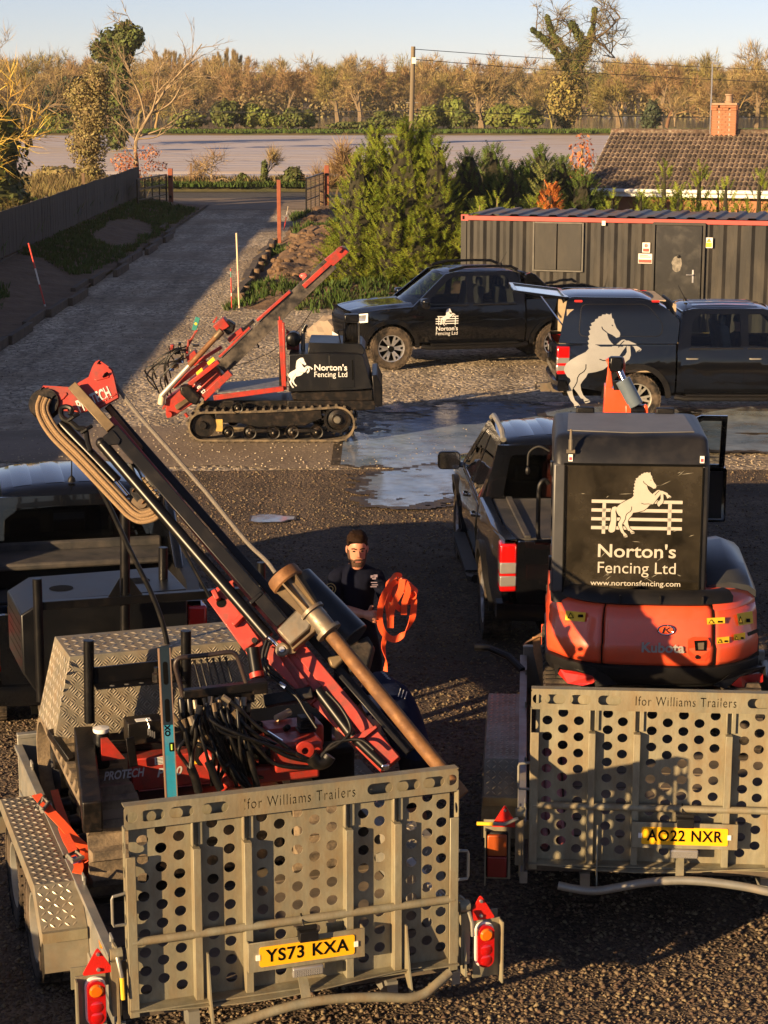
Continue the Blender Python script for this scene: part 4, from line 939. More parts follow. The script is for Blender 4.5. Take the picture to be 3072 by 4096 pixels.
# --- left side: evergreen mass, yellow branches, pale ivy tree, bare ash
p=aty(60,520,60)
leafy('ivy_clad_tree','dark ivy covered tree rising at the left edge behind the fence',(-13.3,66,.5),[((0,0,3.0),(1.4,1.5,1.2)),((-.2,0,1.9),(1.5,1.6,1.4)),((.2,-.3,.9),(1.5,1.4,1.1)),((-.7,0,3.7),(1.3,1.4,1.0)),((-1.2,0,4.4),(1.0,1.2,.8))],6200,.13,M_IVY,101,'tree',core=.8)
bare_tree('willow','leafless willow with yellow twigs at the left edge',103,(-14.2,65,.6),6.0,4,trunk=.3,r=.16,bark=pm('yellow_bark',(.36,.24,.06),rough=.8,var=.3),tw=M_TWIGY,ang=.9,up=.0,tup=.3,lean=(.35,0),ntw=7,tl=1.0)
leafy('bramble_thicket','sunlit bramble thicket along the top of the fence at left',(-12.0,52,.6),[((-.6,0,.5),(1.2,3,.7)),((-.3,5,.45),(1.0,4,.65)),((-.2,-3.5,.5),(1.1,3,.8)),((-.4,11,.4),(.9,5,.6))],5200,.12,folm('bramble_leaves',(.10,.09,.02),(.19,.15,.035),.5,.2),104,'bramble',core=.6)
p0=Vector((-10.9,85.5,.4));
leafy('pollard_willow','tall olive tan leafy tree left of the gate',(aty(370,800,84).x,84,.4),[((0,0,1.0),(.75,.75,1.0)),((-.1,0,2.4),(1.0,.9,1.1)),((.15,0,3.7),(.95,.9,1.1)),((-.35,0,4.4),(.7,.7,.8)),((.35,0,4.9),(.7,.7,.9)),((.1,0,.5),(1.0,1.0,.6))],9500,.065,M_OLIVE,105,'tree',core=.55,stem=[[(0,0,0),(0,0,3)],[(0,0,1),(.3,0,4)]],stemmat=M_BARKP)
p=aty(555,740,88)
pa=aty(555,740,88);t=thing('bare_ash','pale leafless ash leaning right behind the end of the fence','tree',(pa.x,88,.2));rg=random.Random(118);wood=MB();tw_=MB()
def z1(x,y):q=aty(x/1.08,y/1.08,88);return Vector((q.x-pa.x,rg.uniform(-.25,.25),q.z-.2))
for l,r0 in(([(597,810),(592,700),(590,610),(640,510),(720,380),(800,290),(870,190)],.17),([(592,640),(575,560),(540,480),(490,415)],.09),([(630,530),(610,430),(575,350),(550,290)],.09),([(655,490),(680,400),(685,290)],.08),([(660,490),(740,440),(800,340),(850,330)],.08),([(600,590),(690,560),(790,500),(900,480)],.08),([(600,600),(680,590),(760,540),(880,520)],.06),([(720,385),(790,330),(830,260)],.05),([(585,600),(520,540),(470,500)],.06),([(690,430),(660,350),(690,270)],.05),([(600,640),(540,640),(500,610)],.04)):
 pts=bez([z1(*a)for a in l],5);wood.tube(pts,[max(.012,.62*r0*(1-.8*i/len(pts)))for i in range(len(pts))],6)
 for i in range(5,len(pts),2):
  d=((pts[i]-pts[i-1]).normalized()+rdir(rg)*.8+Vector((0,0,.2))).normalized();grow(wood,tw_,pts[i],d,rg.uniform(.5,1.1),.025,1,rg,dict(wig=.15,up=.03,rmin=.009,ntw=3,tup=.2,tl=.5,tww=.008,nb=2,ang=.6,lr=.7))
wood.build('trunk',M_BARKP,t,smooth=60);tw_.build('crown',M_BARKP,t,smooth=0)
leafy('copper_beech_sapling','beech sapling with rust coloured leaves at the gate end of the fence',(p.x-.1,87.4,.3),[((-.5,0,1.6),(.6,.5,.5)),((.6,0,2.0),(.6,.5,.4)),((-.1,0,1.1),(.8,.5,.5)),((.9,0,1.4),(.6,.5,.3))],800,.06,M_REDLF,107,'sapling',core=0)
# --- hedgerow along the verge
def hw(label,seed,s0,stop,y,lev=4,**kw):
 p=aty(*s0,y);q=aty(s0[0],stop,y);return bare_tree('hawthorn',label,seed,(p.x,y,.25),q.z-.25,lev,**kw)
hw('double stemmed leafless hawthorn spreading wide on the verge',121,(850,752),560,99.6,4,trunk=.2,r=.13,ang=1.2,up=-.03,tup=.0,ntw=3,tl=.7,tww=.009,bark=M_BARKP,tw=M_TWIGR,lr=.85)
hw('leafless hawthorn close right of the double stemmed one',128,(800,752),590,100.4,4,trunk=.22,r=.1,ang=1.15,up=-.03,tup=.0,ntw=3,tl=.6,tww=.009,bark=M_BARKP,tw=M_TWIGR,lr=.8)
hw('slim leafless hedge tree with an ivied trunk on the verge',123,(1060,755),560,99.8,3,trunk=.4,r=.1,ang=.6,ntw=9,tl=.8)
def leafy_s(name,label,sx,sy0,sy1,y,wd,n,size,mat,seed,cat='bush',group=None,z0=.2):
 p=aty(sx,sy0,y);q=aty(sx,sy1,y);h=q.z-z0;hw_=wd/2
 rg=random.Random(seed);cells=[]
 for k in range(6):cells.append(((rg.uniform(-.5,.5)*hw_,rg.uniform(-.4,.4)*hw_,h*rg.uniform(.3,.72)),(hw_*rg.uniform(.45,.62),hw_*.6,h*rg.uniform(.26,.34))))
 cells.append(((0,0,h*.35),(hw_*.9,hw_*.8,h*.36)));cells.append(((rg.uniform(-.2,.2)*hw_,0,h*.75),(hw_*.5,hw_*.5,h*.26)))
 return leafy(name,label,(p.x,y,z0),cells,n,size,mat,seed,cat,group)
leafy_s('ivy_stump','ivy covered stump on the verge between the hawthorns',970,755,688,99.7,.75,420,.1,M_IVY,131)
leafy_s('ivy_stump','slim column of ivy on the trunk of the hedge tree',1058,755,640,99.7,.5,420,.1,M_IVY,132)
leafy_s('round_bush','round dark green bush on the verge left of the mesh gate',1166,755,662,99.7,1.5,1100,.1,M_IVY,133)
leafy_s('bramble_hedge','low brown hedge on the verge behind the ivied tree at left',230,755,660,97,3.4,900,.14,M_OLIVE,134,'hedge')
p=aty(1340,760,90);
for i,(x,h)in enumerate(((p.x,2.9),(p.x+1.0,3.3),(p.x-.5,2.2))):
 bare_tree('leafless_shrub',['leafless brown shrub right of the mesh gate','taller leafless shrub against the big conifer','low leafless shrub just behind the mesh gate post'][i],141+i,(x,90-i,0),h,4,trunk=.18,r=.05,ang=.6,ntw=5,tl=.6,tw=M_TWIGR,tup=.3,tww=.009)
# --- bushes on the far side of the field
far=[(905,535,395,206,3.6,'tallest round evergreen bush on the far field bank'),(1003,540,410,207,2.9,'evergreen bush second from the left on the far bank'),(1075,535,435,207,3.0,'lower evergreen bush third on the far bank'),(1165,535,430,206,3.4,'wide evergreen bush fourth on the far bank'),(1228,530,438,207,2.4,'dark evergreen bush at the right end of the left group'),(240,555,450,206,4.0,'dark evergreen bush beyond the field at the far left'),(1540,500,440,208,4.2,'sunlit shrub left of the utility pole on the far bank'),(1710,535,415,206,4.4,'olive bush right of the utility pole on the far bank'),(1790,530,385,207,4.2,'big bright olive bush behind the conifer tops'),(1860,530,412,206,3.8,'dark olive bush beside the bright one on the far bank'),(2010,525,410,207,5.2,'broad dark bush in the gap left of the ivied tree'),(2110,525,425,206,4.4,'bush touching the ivied tree on its left'),(1390,535,490,206,4.8,'low clipped hedge on the far bank'),(760,530,440,207,4.5,'dark shrub behind the bare ash on the far bank')]
for i,(sx,s0,s1,y,wd,lb)in enumerate(far):leafy_s('far_bush',lb,sx,s0,s1,y,wd,1500,.24,M_BUSH if i%3 else M_IVY,150+i,'bush','bushes on the far field bank',z0=.9)
# --- big ivied tree right of the middle
yT=212;pb=aty(2265,505,yT);topz=aty(2330,-25,yT).z
t=thing('ivied_oak','great forked bare tree with ivy covered limbs towering over the field edge','tree',(pb.x,yT,.6));rg=random.Random(77)
wood=MB();tw_=MB();ivy=MB()
def wpt(sx,sy):q=aty(sx,sy,yT);return Vector((q.x-pb.x,0,q.z-.6))
limbs=[[(2265,510),(2270,420),(2290,330),(2310,250),(2330,210)],[(2330,230),(2360,160),(2375,100),(2380,40)],[(2310,260),(2260,200),(2215,140),(2190,70)],[(2290,330),(2250,250),(2190,170),(2130,120)],[(2350,200),(2310,130),(2290,100)],[(2370,150),(2420,190),(2460,230)],[(2350,180),(2430,120),(2480,70)]]
P=dict(wig=.2,up=.0,rmin=.03,ntw=8,tup=.1,tl=1.2,tww=.014,nb=3,ang=.8,lr=.75)
for li,l in enumerate(limbs):
 pts=[wpt(*a)+Vector((0,rg.uniform(-.6,.6)if i else 0,0))for i,a in enumerate(l)];pts=bez(pts,5);r0=(.5,.34,.34,.28,.2,.16,.16)[li]
 wood.tube(pts,[r0*(1-.65*i/len(pts))for i in range(len(pts))],7)
 for i in range(3,len(pts)):
  if li==0 and i<8:continue
  for _ in range(1 if i%2==0 else 0):
   d=(rdir(rg)+Vector((0,0,.35))).normalized();d.y*=.8
   grow(wood,tw_,pts[i],d,rg.uniform(1.3,2.4),.09,2,rg,P)
 if li<5:
  for i,q in enumerate(pts):
   if i<2 and li==0:continue
   rr=(.85 if li==0 else .55-.02*i)*rg.uniform(.6,1.15);rr=max(.15,rr);leafcloud(ivy,[(q,(rr*1.15,rr*1.15,rr*1.3))],330,.15,rg)
wood.build('trunk',pm('dark_oak_bark',(.10,.07,.04),rough=.9,var=.3),t,smooth=60);tw_.build('crown',M_TWIGO,t,smooth=0);ivy.build('ivy',M_IVY,t,smooth=0)
leafy('scrub_skirt','olive scrub and ivy around the foot of the great forked tree',(pb.x-.3,yT-2,.8),[((0,0,1.6),(1.7,1.4,1.7)),((-.9,0,3.0),(1.3,1.2,1.5)),((.9,0,3.2),(1.3,1.2,1.6)),((0,0,4.6),(1.6,1.2,1.4))],2300,.2,M_TWIGO,201,'scrub',core=.4)
# --- left ivied tree and the round bare tree
yL=150
def ivied(label,seed,sx,sbase,y,limbs,n,sz=.2):
 pb=aty(sx,sbase,y);t=thing('ivied_tree',label,'tree',(pb.x,y,0));rg=random.Random(seed);wood=MB();tw_=MB();ivy=MB()
 for li,l in enumerate(limbs):
  pts=[]
  for a in l:q=aty(a[0],a[1],y);pts.append(Vector((q.x-pb.x,rg.uniform(-.4,.4),q.z)))
  pts=bez(pts,5);r0=.35 if li==0 else .2;wood.tube(pts,[r0*(1-.6*i/len(pts))for i in range(len(pts))],6)
  for i,q in enumerate(pts):
   rr=l[0][2]*rg.uniform(.6,1.2);leafcloud(ivy,[(q,(rr,rr,rr))],n,sz,rg)
   if i>3 and i%2:
    for _ in range(1):grow(wood,tw_,q,(rdir(rg)+Vector((0,0,.3))).normalized(),rg.uniform(.8,1.8),.05,1,rg,dict(wig=.2,up=0,rmin=.02,ntw=8,tup=.1,tl=.9,tww=.018,nb=3,ang=.8,lr=.75))
 wood.build('trunk',M_BARK,t,smooth=60);tw_.build('crown',M_TWIG,t,smooth=0);ivy.build('ivy',M_IVY,t,smooth=0);return t
ivied('tall ivy clad tree with lumpy dark crown at upper left',203,470,560,yL,[[(475,560,.9),(470,440),(470,330),(480,260)],[(480,280,1.0),(470,200),(440,160)],[(480,240,1.0),(500,170),(500,120)],[(470,240,.8),(420,215),(395,195)],[(490,200,.8),(525,160),(545,140)]],190)
pb=aty(130,560,160);q=aty(130,62,160)
bare_tree('round_bare_tree','large round leafless tree on the skyline at far left',205,(pb.x-.3,160,0),q.z,5,trunk=.26,r=.34,ang=.8,ntw=5,nb=3,tl=1.1,tw=M_TWIG,up=.02,lr=.74,tww=.012)
pb=aty(300,560,165);q=aty(300,300,165)
leafy('scots_pine','dark pine with a flat layered crown behind the round bare tree',(pb.x,165,0),[((-.9,0,q.z-1.3),(1.8,1.4,.7)),((.9,0,q.z-1.0),(1.6,1.4,.7)),((0,0,q.z-.5),(1.2,1.2,.5)),((-1.5,0,q.z-2.6),(1.7,1.4,.7)),((.3,0,q.z-2.4),(1.5,1.4,.7)),((1.4,0,q.z-2.9),(1.2,1.2,.6))],2600,.2,M_PINE,206,'pine',core=.5,stem=[[(0,0,0),(0,0,q.z-1)]])
pb=aty(2600,490,230);q=aty(2600,398,230)
leafy_s('dark_yew','isolated dark evergreen standing in front of the wood at right',2605,500,398,230,3.2,1500,.25,M_PINE,207,'evergreen',z0=.2)
for i,(sx,st,y,lb,m_)in enumerate([(2700,325,235,'pale stemmed birch without leaves left of the chimney',M_TWIG),(2870,300,240,'reddish birch rising behind the chimney',M_TWIGR),(1670,340,240,'slim leafless tree behind the utility pole',M_TWIGR)]):
 pb=aty(sx,520,y);q=aty(sx,st,y);bare_tree('birch',lb,210+i,(pb.x,y,0),q.z,4,trunk=.42,r=.12,ang=.45,ntw=6,bark=M_BARKP,tw=m_,tl=1.4,rmin=.02)
# --- the wood: mixed trees, one far-off mass
def far_wood(name,mat,barkmat,protos,spots,seed):
 rg=random.Random(seed);V_=[];Fq=[];off=0
 arrs=[]
 for wd,tg in protos:
  v=np.array(wd.v+tg.v,dtype=np.float32);f=[tuple(x)for x in wd.f]+[tuple(i+len(wd.v)for i in x)for x in tg.f];tri=[]
  for x in f:
   for k in range(1,len(x)-1):tri.append((x[0],x[k],x[k+1]))
  arrs.append((v,np.array(tri,dtype=np.int32)))
 for(x,y,h)in spots:
  v,f=arrs[rg.randrange(len(arrs))];zt=v[:,2].max();a=rg.uniform(0,6.28);s_=h/zt;sw=s_*rg.uniform(.85,1.25)
  X=(v[:,0]*math.cos(a)-v[:,1]*math.sin(a))*sw+x;Y=(v[:,0]*math.sin(a)+v[:,1]*math.cos(a))*sw+y
  V_.append(np.stack([X,Y,v[:,2]*s_],-1));Fq.append(f+off);off+=len(v)
 V_=np.concatenate(V_);Fq=np.concatenate(Fq);me=bpy.data.meshes.new(name);me.vertices.add(len(V_));me.vertices.foreach_set('co',V_.ravel())
 me.loops.add(Fq.size);me.loops.foreach_set('vertex_index',Fq.ravel());me.polygons.add(len(Fq));me.polygons.foreach_set('loop_start',np.arange(0,Fq.size,3,dtype=np.int32));me.polygons.foreach_set('loop_total',np.full(len(Fq),3,dtype=np.int32))
 me.update(calc_edges=True);me.materials.append(mat);o=bpy.data.objects.new(name,me);link(o);tag(o,kind='stuff')
protos=[bare_tree('',None,300+i,None,12,5,trunk=.2,r=.22,ang=(.62,.75,.55,.68)[i],one=5,thin=2,nb=3,tl=.95,tww=.03,wig=.2,lr=.74,rmin=.022,up=.02)for i in range(4)]
rg=random.Random(31)
def wz(x):return 12.0+2.2*noise.noise((x*.02,3,0))+1.2*noise.noise((x*.09,0,5))
S1,S2,S3=[],[],[]
for i in range(290):
 y=rg.uniform(335,430);x=rg.uniform(-1,1)*(y*.21+8);h=wz(x)*rg.uniform(.72,1.05)*(.85+(y-335)/420)
 h*=rg.choice((1,1,1,.7));(S1,S2,S3)[rg.choices((0,1,2),(5,3,3))[0]].append((x,y,h))
for i in range(16):
 y=rg.uniform(225,275);x=rg.choice((rg.uniform(-52,-26),rg.uniform(14,24),rg.uniform(32,60)));(S1,S2,S3)[rg.randrange(3)].append((x,y,rg.uniform(4.5,8.2)))
far_wood('far_wood',M_TWIG,M_BARK,protos,S1,1);far_wood('far_reddish_wood',M_TWIGR,M_BARK,protos,S2,2);far_wood('far_olive_wood',M_TWIGO,M_BARK,protos,S3,3)
mb=MB();rgu=random.Random(8)
cells=[((rgu.uniform(-95,95),rgu.uniform(331,352),1.6),(rgu.uniform(3,7),3,rgu.uniform(1.8,4.5)))for i in range(80)]
leafcloud(mb,cells,15000,.33,rgu,hollow=.1);mb.build('wood_undergrowth',folm('undergrowth',(.11,.08,.034),(.18,.14,.055),.4,.0),smooth=0,kind='stuff')
cells=[((rgu.uniform(-95,95),rgu.uniform(345,400),rgu.uniform(3.5,6)),(2.2,2.2,rgu.uniform(2,4)))for i in range(26)]
mb=MB();leafcloud(mb,cells,9000,.4,rgu,hollow=.2);mb.build('ivy_in_the_wood',M_IVY,smooth=0,kind='stuff')
# --- rows on the skyline
pw,pt_=bare_tree('',None,400,None,18,3,trunk=.8,r=.2,ang=.3,one=22,nb=9,tl=2.4,tww=.04,rmin=.03,up=.25,tup=.8,lr=.3)
k0=None;rgp=random.Random(6)
for i in range(21):
 sx=590+i*19.5+rgp.uniform(-5,5);y=470;st=215-25*math.sin(i*.5)+rgp.uniform(-14,14);q=aty(sx,st,y)
 if k0 is None:
  t=thing('poplar','','poplar',(q.x,y,0),0,'poplars in a row on the skyline');pw.build('trunk',M_BARK,t);pt_.build('crown',M_TWIG,t,smooth=0);k0=t
 else:t=copy_tree(k0);t.location=(q.x,y,0)
 t['label']=ORD[i]+' narrow leafless poplar from the left in the row above the far wood';t.scale=(.42,.42,q.z/18);t.rotation_euler.z=rgp.uniform(0,6)
rgp=random.Random(16)
bb=[(3040,130,250,'tall sunlit bare tree at the right edge of the skyline'),(2900,175,290,'spreading bare tree on the skyline left of the right edge tree'),(2650,215,320,'pale domed bare tree on the skyline behind the great forked tree'),(1440,190,330,'domed bare tree on the skyline left of the utility pole'),(1350,225,300,'brown domed tree below the skyline left of the pole'),(1150,235,300,'brown rounded tree right of the poplar row'),(1930,255,250,'rounded olive bare tree in front of the wood right of the pole'),(2480,300,260,'grey green ivied tree right of the great forked tree')]
for i,(sx,st,y,lb)in enumerate(bb):
 q=aty(sx,st,y);bare_tree('wood_edge_tree',lb,500+i,(q.x,y,0),q.z,5,trunk=.2,r=.3,ang=.72,one=6,thin=2,nb=3,tww=.024,tl=q.z*.085,tw=(M_TWIG,M_TWIGO,M_TWIGR)[i%3],rmin=.03,up=.03)
# ================================================================ LOGO ART (flat vinyl print)
HORSE=[(1015,110),(1025,165),(1045,180),(1050,215),(1065,250),(1075,275),(1115,325),(1120,350),(1110,378),(1090,382),(1075,388),(1060,375),(1030,355),(985,335),(968,322),(975,360),(990,400),(1020,440),(1060,475),(1100,440),(1135,410),(1165,405),(1190,418),(1215,418),(1240,430),(1300,455),(1310,480),(1335,490),(1362,515),(1350,532),(1300,550),(1290,520),(1270,485),(1250,475),(1232,472),(1235,510),(1240,580),(1225,625),(1190,650),(1175,675),(1155,670),(1140,630),(1145,600),(1175,580),(1195,545),(1190,472),(1180,490),(1150,530),(1110,590),(1075,640),(1020,655),(985,700),(930,745),(850,770),(760,785),(740,830),(700,880),(680,920),(690,980),(715,1040),(750,1075),(790,1100),(795,1120),(770,1130),(740,1135),(725,1110),(720,1085),(690,1080),(650,1020),(615,975),(600,965),(590,985),(600,1040),(625,1105),(660,1135),(682,1165),(682,1185),(650,1192),(620,1185),(615,1150),(600,1130),(580,1110),(555,1060),(530,1000),(525,970),(550,920),(570,880),(560,850),(530,830),(500,780),(490,745),(495,720),(515,680),(560,640),(640,590),(730,545),(765,505),(752,470),(768,455),(750,420),(772,405),(757,370),(778,350),(762,310),(785,295),(772,262),(798,250),(785,225),(830,205),(835,180),(868,170),(872,148),(905,145),(915,126),(950,128),(960,116),(985,126),(1003,128)]
TAIL=[(500,695),(470,685),(430,700),(410,750),(408,850),(410,920),(395,980),(375,1040),(375,1090),(405,1115),(440,1115),(470,1095),(485,1060),(490,1000),(497,900),(490,820),(478,770),(485,740),(500,715)]
HLINES=[[(735,685),(735,730),(715,765),(665,800),(645,840),(640,890),(615,945),(600,965)],[(910,265),(920,290),(965,325)],[(1165,420),(1130,452),(1100,490)],[(890,625),(930,640),(1000,635),(1070,645)],[(1024,244),(1034,252)],[(1305,545),(1345,520)],[(620,1178),(670,1165)],[(735,1118),(785,1105)]]
RAILS=[[(95,y0),(1545,y0),(1545,y1),(95,y1)]for y0,y1 in((578,632),(722,776),(868,920),(1012,1066))]+[[(x0,634),(x0+56,634),(x0+52,1138),(x0-4,1138)]for x0 in(270,1318)]
def lg(p):return((p[0]-820)/1450.,-(p[1]-650)/1450.)
def stroke(pts,wd):
 out=[]
 for i in range(len(pts)-1):
  a=Vector((*pts[i],0));b=Vector((*pts[i+1],0));d=(b-a)
  if d.length<1e-6:continue
  d.normalize();n_=Vector((-d.y,d.x,0))*wd/2;a=a-d*wd*.3;b=b+d*wd*.3
  out.append([((a+n_).x,(a+n_).y),((a-n_).x,(a-n_).y),((b-n_).x,(b-n_).y),((b+n_).x,(b+n_).y)])
 return out
def logo(fm,size,parent,mat,dark,tail=True,fence=True,step=.06,lift=.0016,name='horse_emblem'):
 """fm(u,v,w) in metres about the emblem centre; size = width of the fence"""
 S=lambda pl:[(p[0]*size,p[1]*size)for p in(lg(q)for q in pl)]
 if fence:flat_print([S(r)for r in RAILS],mat,parent,fm,'fence_emblem',step,lift)
 hs_=[S(HORSE)]+([S(TAIL)]if tail else[])
 if fence:
  o=[]
  for pl in hs_:o+=stroke(pl+[pl[0]],size*.014)
  flat_print(o,dark,parent,fm,'emblem_outline',1,lift*1.6)
 flat_print(hs_,mat,parent,fm,name,step,lift*2.2)
 o=[]
 for l in HLINES:o+=stroke(S(l),size*.007)
 flat_print(o,dark,parent,fm,'emblem_line',1,lift*3)
# ================================================================ PICK-UP TRUCKS
M_SEAT=pm('dark_seat_cloth',(.02,.02,.022),rough=.85);M_SEATG=pm('grey_seat_cover',(.16,.16,.15),rough=.9);M_BEIGE=pm('beige_liner',(.36,.28,.19),rough=.85,var=.2)
M_HEADL=pm('headlight_glass',(.45,.45,.45),rough=.05,metal=.6,coat=1);M_DRLW=pm('white_light_bar',(.85,.85,.82),rough=.2)
M_FOAM=pm('tonneau_cloth',(.02,.02,.02),rough=.7,dirt=(.09,.07,.055),dirtamt=.6,dscale=3,var=.3)
def halfw(x,z):
 v=.925-.05*smoothstep(.75,.42,z)-.02*smoothstep(1.0,1.16,z)+.012*math.exp(-((z-.9)/.05)**2)
 v-=.17*smoothstep(3.45,4.14,x)**1.3+.04*smoothstep(-.75,-1.28,x)+.03*smoothstep(-.6,-1.28,x)
 if z>1.14:v-=(z-1.14)*.36*smoothstep(1.14,1.3,z)
 return v
def fsd(s,hw=halfw):return lambda u,v,w:Vector((u,s*(hw(u,v)+w),v))
def arch(cx,r,cz=.40,n=14,z0=None):
 pts=[]
 for k in range(n+1):
  a=math.pi*k/n;pts.append((cx-r*math.cos(a),cz+r*math.sin(a)))
 return pts
def wheel(parent,x,y,s,rim_mat,r=.385,wd=.255,style='six',name='wheel',turn=0.0):
 O=Vector((x,y,r));M=Matrix.Translation(O)@Matrix.Rotation(turn,4,'Z')
 mb=MB(M);mb.lathe([(.0,-.04),(.14,-.04),(.14,.02),(0,.02)],(0,0,0),(0,s,0),18);h=mb.build(name,BLACKM,parent)
 mb=MB(M);w2=wd/2
 mb.lathe([(r*.60,-w2*.75),(r*.64,-w2*.95),(r*.86,-w2),(r*.97,-w2*.85),(r*.985,-w2*.5),(r*.985,w2*.5),(r*.97,w2*.85),(r*.93,w2*.97),(r*.86,w2),(r*.84,w2*.97),(r*.66,w2*.96),(r*.60,w2*.78),(r*.6,-w2*.75)],(0,0,0),(0,s,0),40)
 for k in range(36):
  a=2*math.pi*k/36
  for yy,off in((-.36,0),(.36,.5),(0,.25)):
   aa=a+off*2*math.pi/36;c=Vector((math.cos(aa)*r*.985,s*yy*wd,math.sin(aa)*r*.985));mb.box(c,(.022,wd*.3,.042),Matrix.Rotation(-aa,3,'Y'))
  c=Vector((math.cos(a)*r*.95,s*wd*.49,math.sin(a)*r*.95));mb.box(c,(.03,.014,.03),Matrix.Rotation(-a,3,'Y'))
 mb.build('tyre',RUBBER,h,smooth=30)
 mb=MB(M);rr=r*.62
 mb.lathe([(rr,-w2*.7),(rr,w2*.74),(rr*1.03,w2*.82),(rr*1.02,w2*.9),(rr*.95,w2*.86),(rr*.92,w2*.45),(rr*.9,-w2*.2)],(0,0,0),(0,s,0),36)
 if style=='six':
  for k in range(6):
   for off in(-.2,.2):
    a=2*math.pi*k/6+off;a0=2*math.pi*k/6+off*.55
    p0=Vector((math.cos(a0)*.055,s*w2*.62,math.sin(a0)*.055));p1=Vector((math.cos(a)*rr*.96,s*w2*.74,math.sin(a)*rr*.96));mb.beam(p0,p1,.034,.03,up=(0,s,0))
   a=2*math.pi*k/6;p=Vector((math.cos(a)*rr*.72,s*w2*.64,math.sin(a)*rr*.72));p0=Vector((math.cos(a)*.06,s*w2*.55,math.sin(a)*.06));mb.beam(p0,p,.06,.02,up=(0,s,0))
  mb.lathe([(0,.7*w2),(.05,.7*w2),(.065,.6*w2),(.07,.3*w2)],(0,0,0),(0,s,0),18)
 else:
  mb.lathe([(rr*.92,w2*.35),(rr*.75,w2*.2),(rr*.55,w2*.3),(rr*.42,w2*.34),(rr*.40,w2*.5),(0,w2*.5)],(0,0,0),(0,s,0),28)
  for k in range(5):a=2*math.pi*k/5;mb.cyl((math.cos(a)*rr*.48,s*w2*.3,math.sin(a)*rr*.48),(math.cos(a)*rr*.48,s*w2*.42,math.sin(a)*rr*.48),.012,n=6)
 mb.build('rim',rim_mat,h,smooth=30)
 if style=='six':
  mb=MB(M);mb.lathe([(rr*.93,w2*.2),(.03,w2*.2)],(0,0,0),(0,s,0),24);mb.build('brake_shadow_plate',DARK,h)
 return h
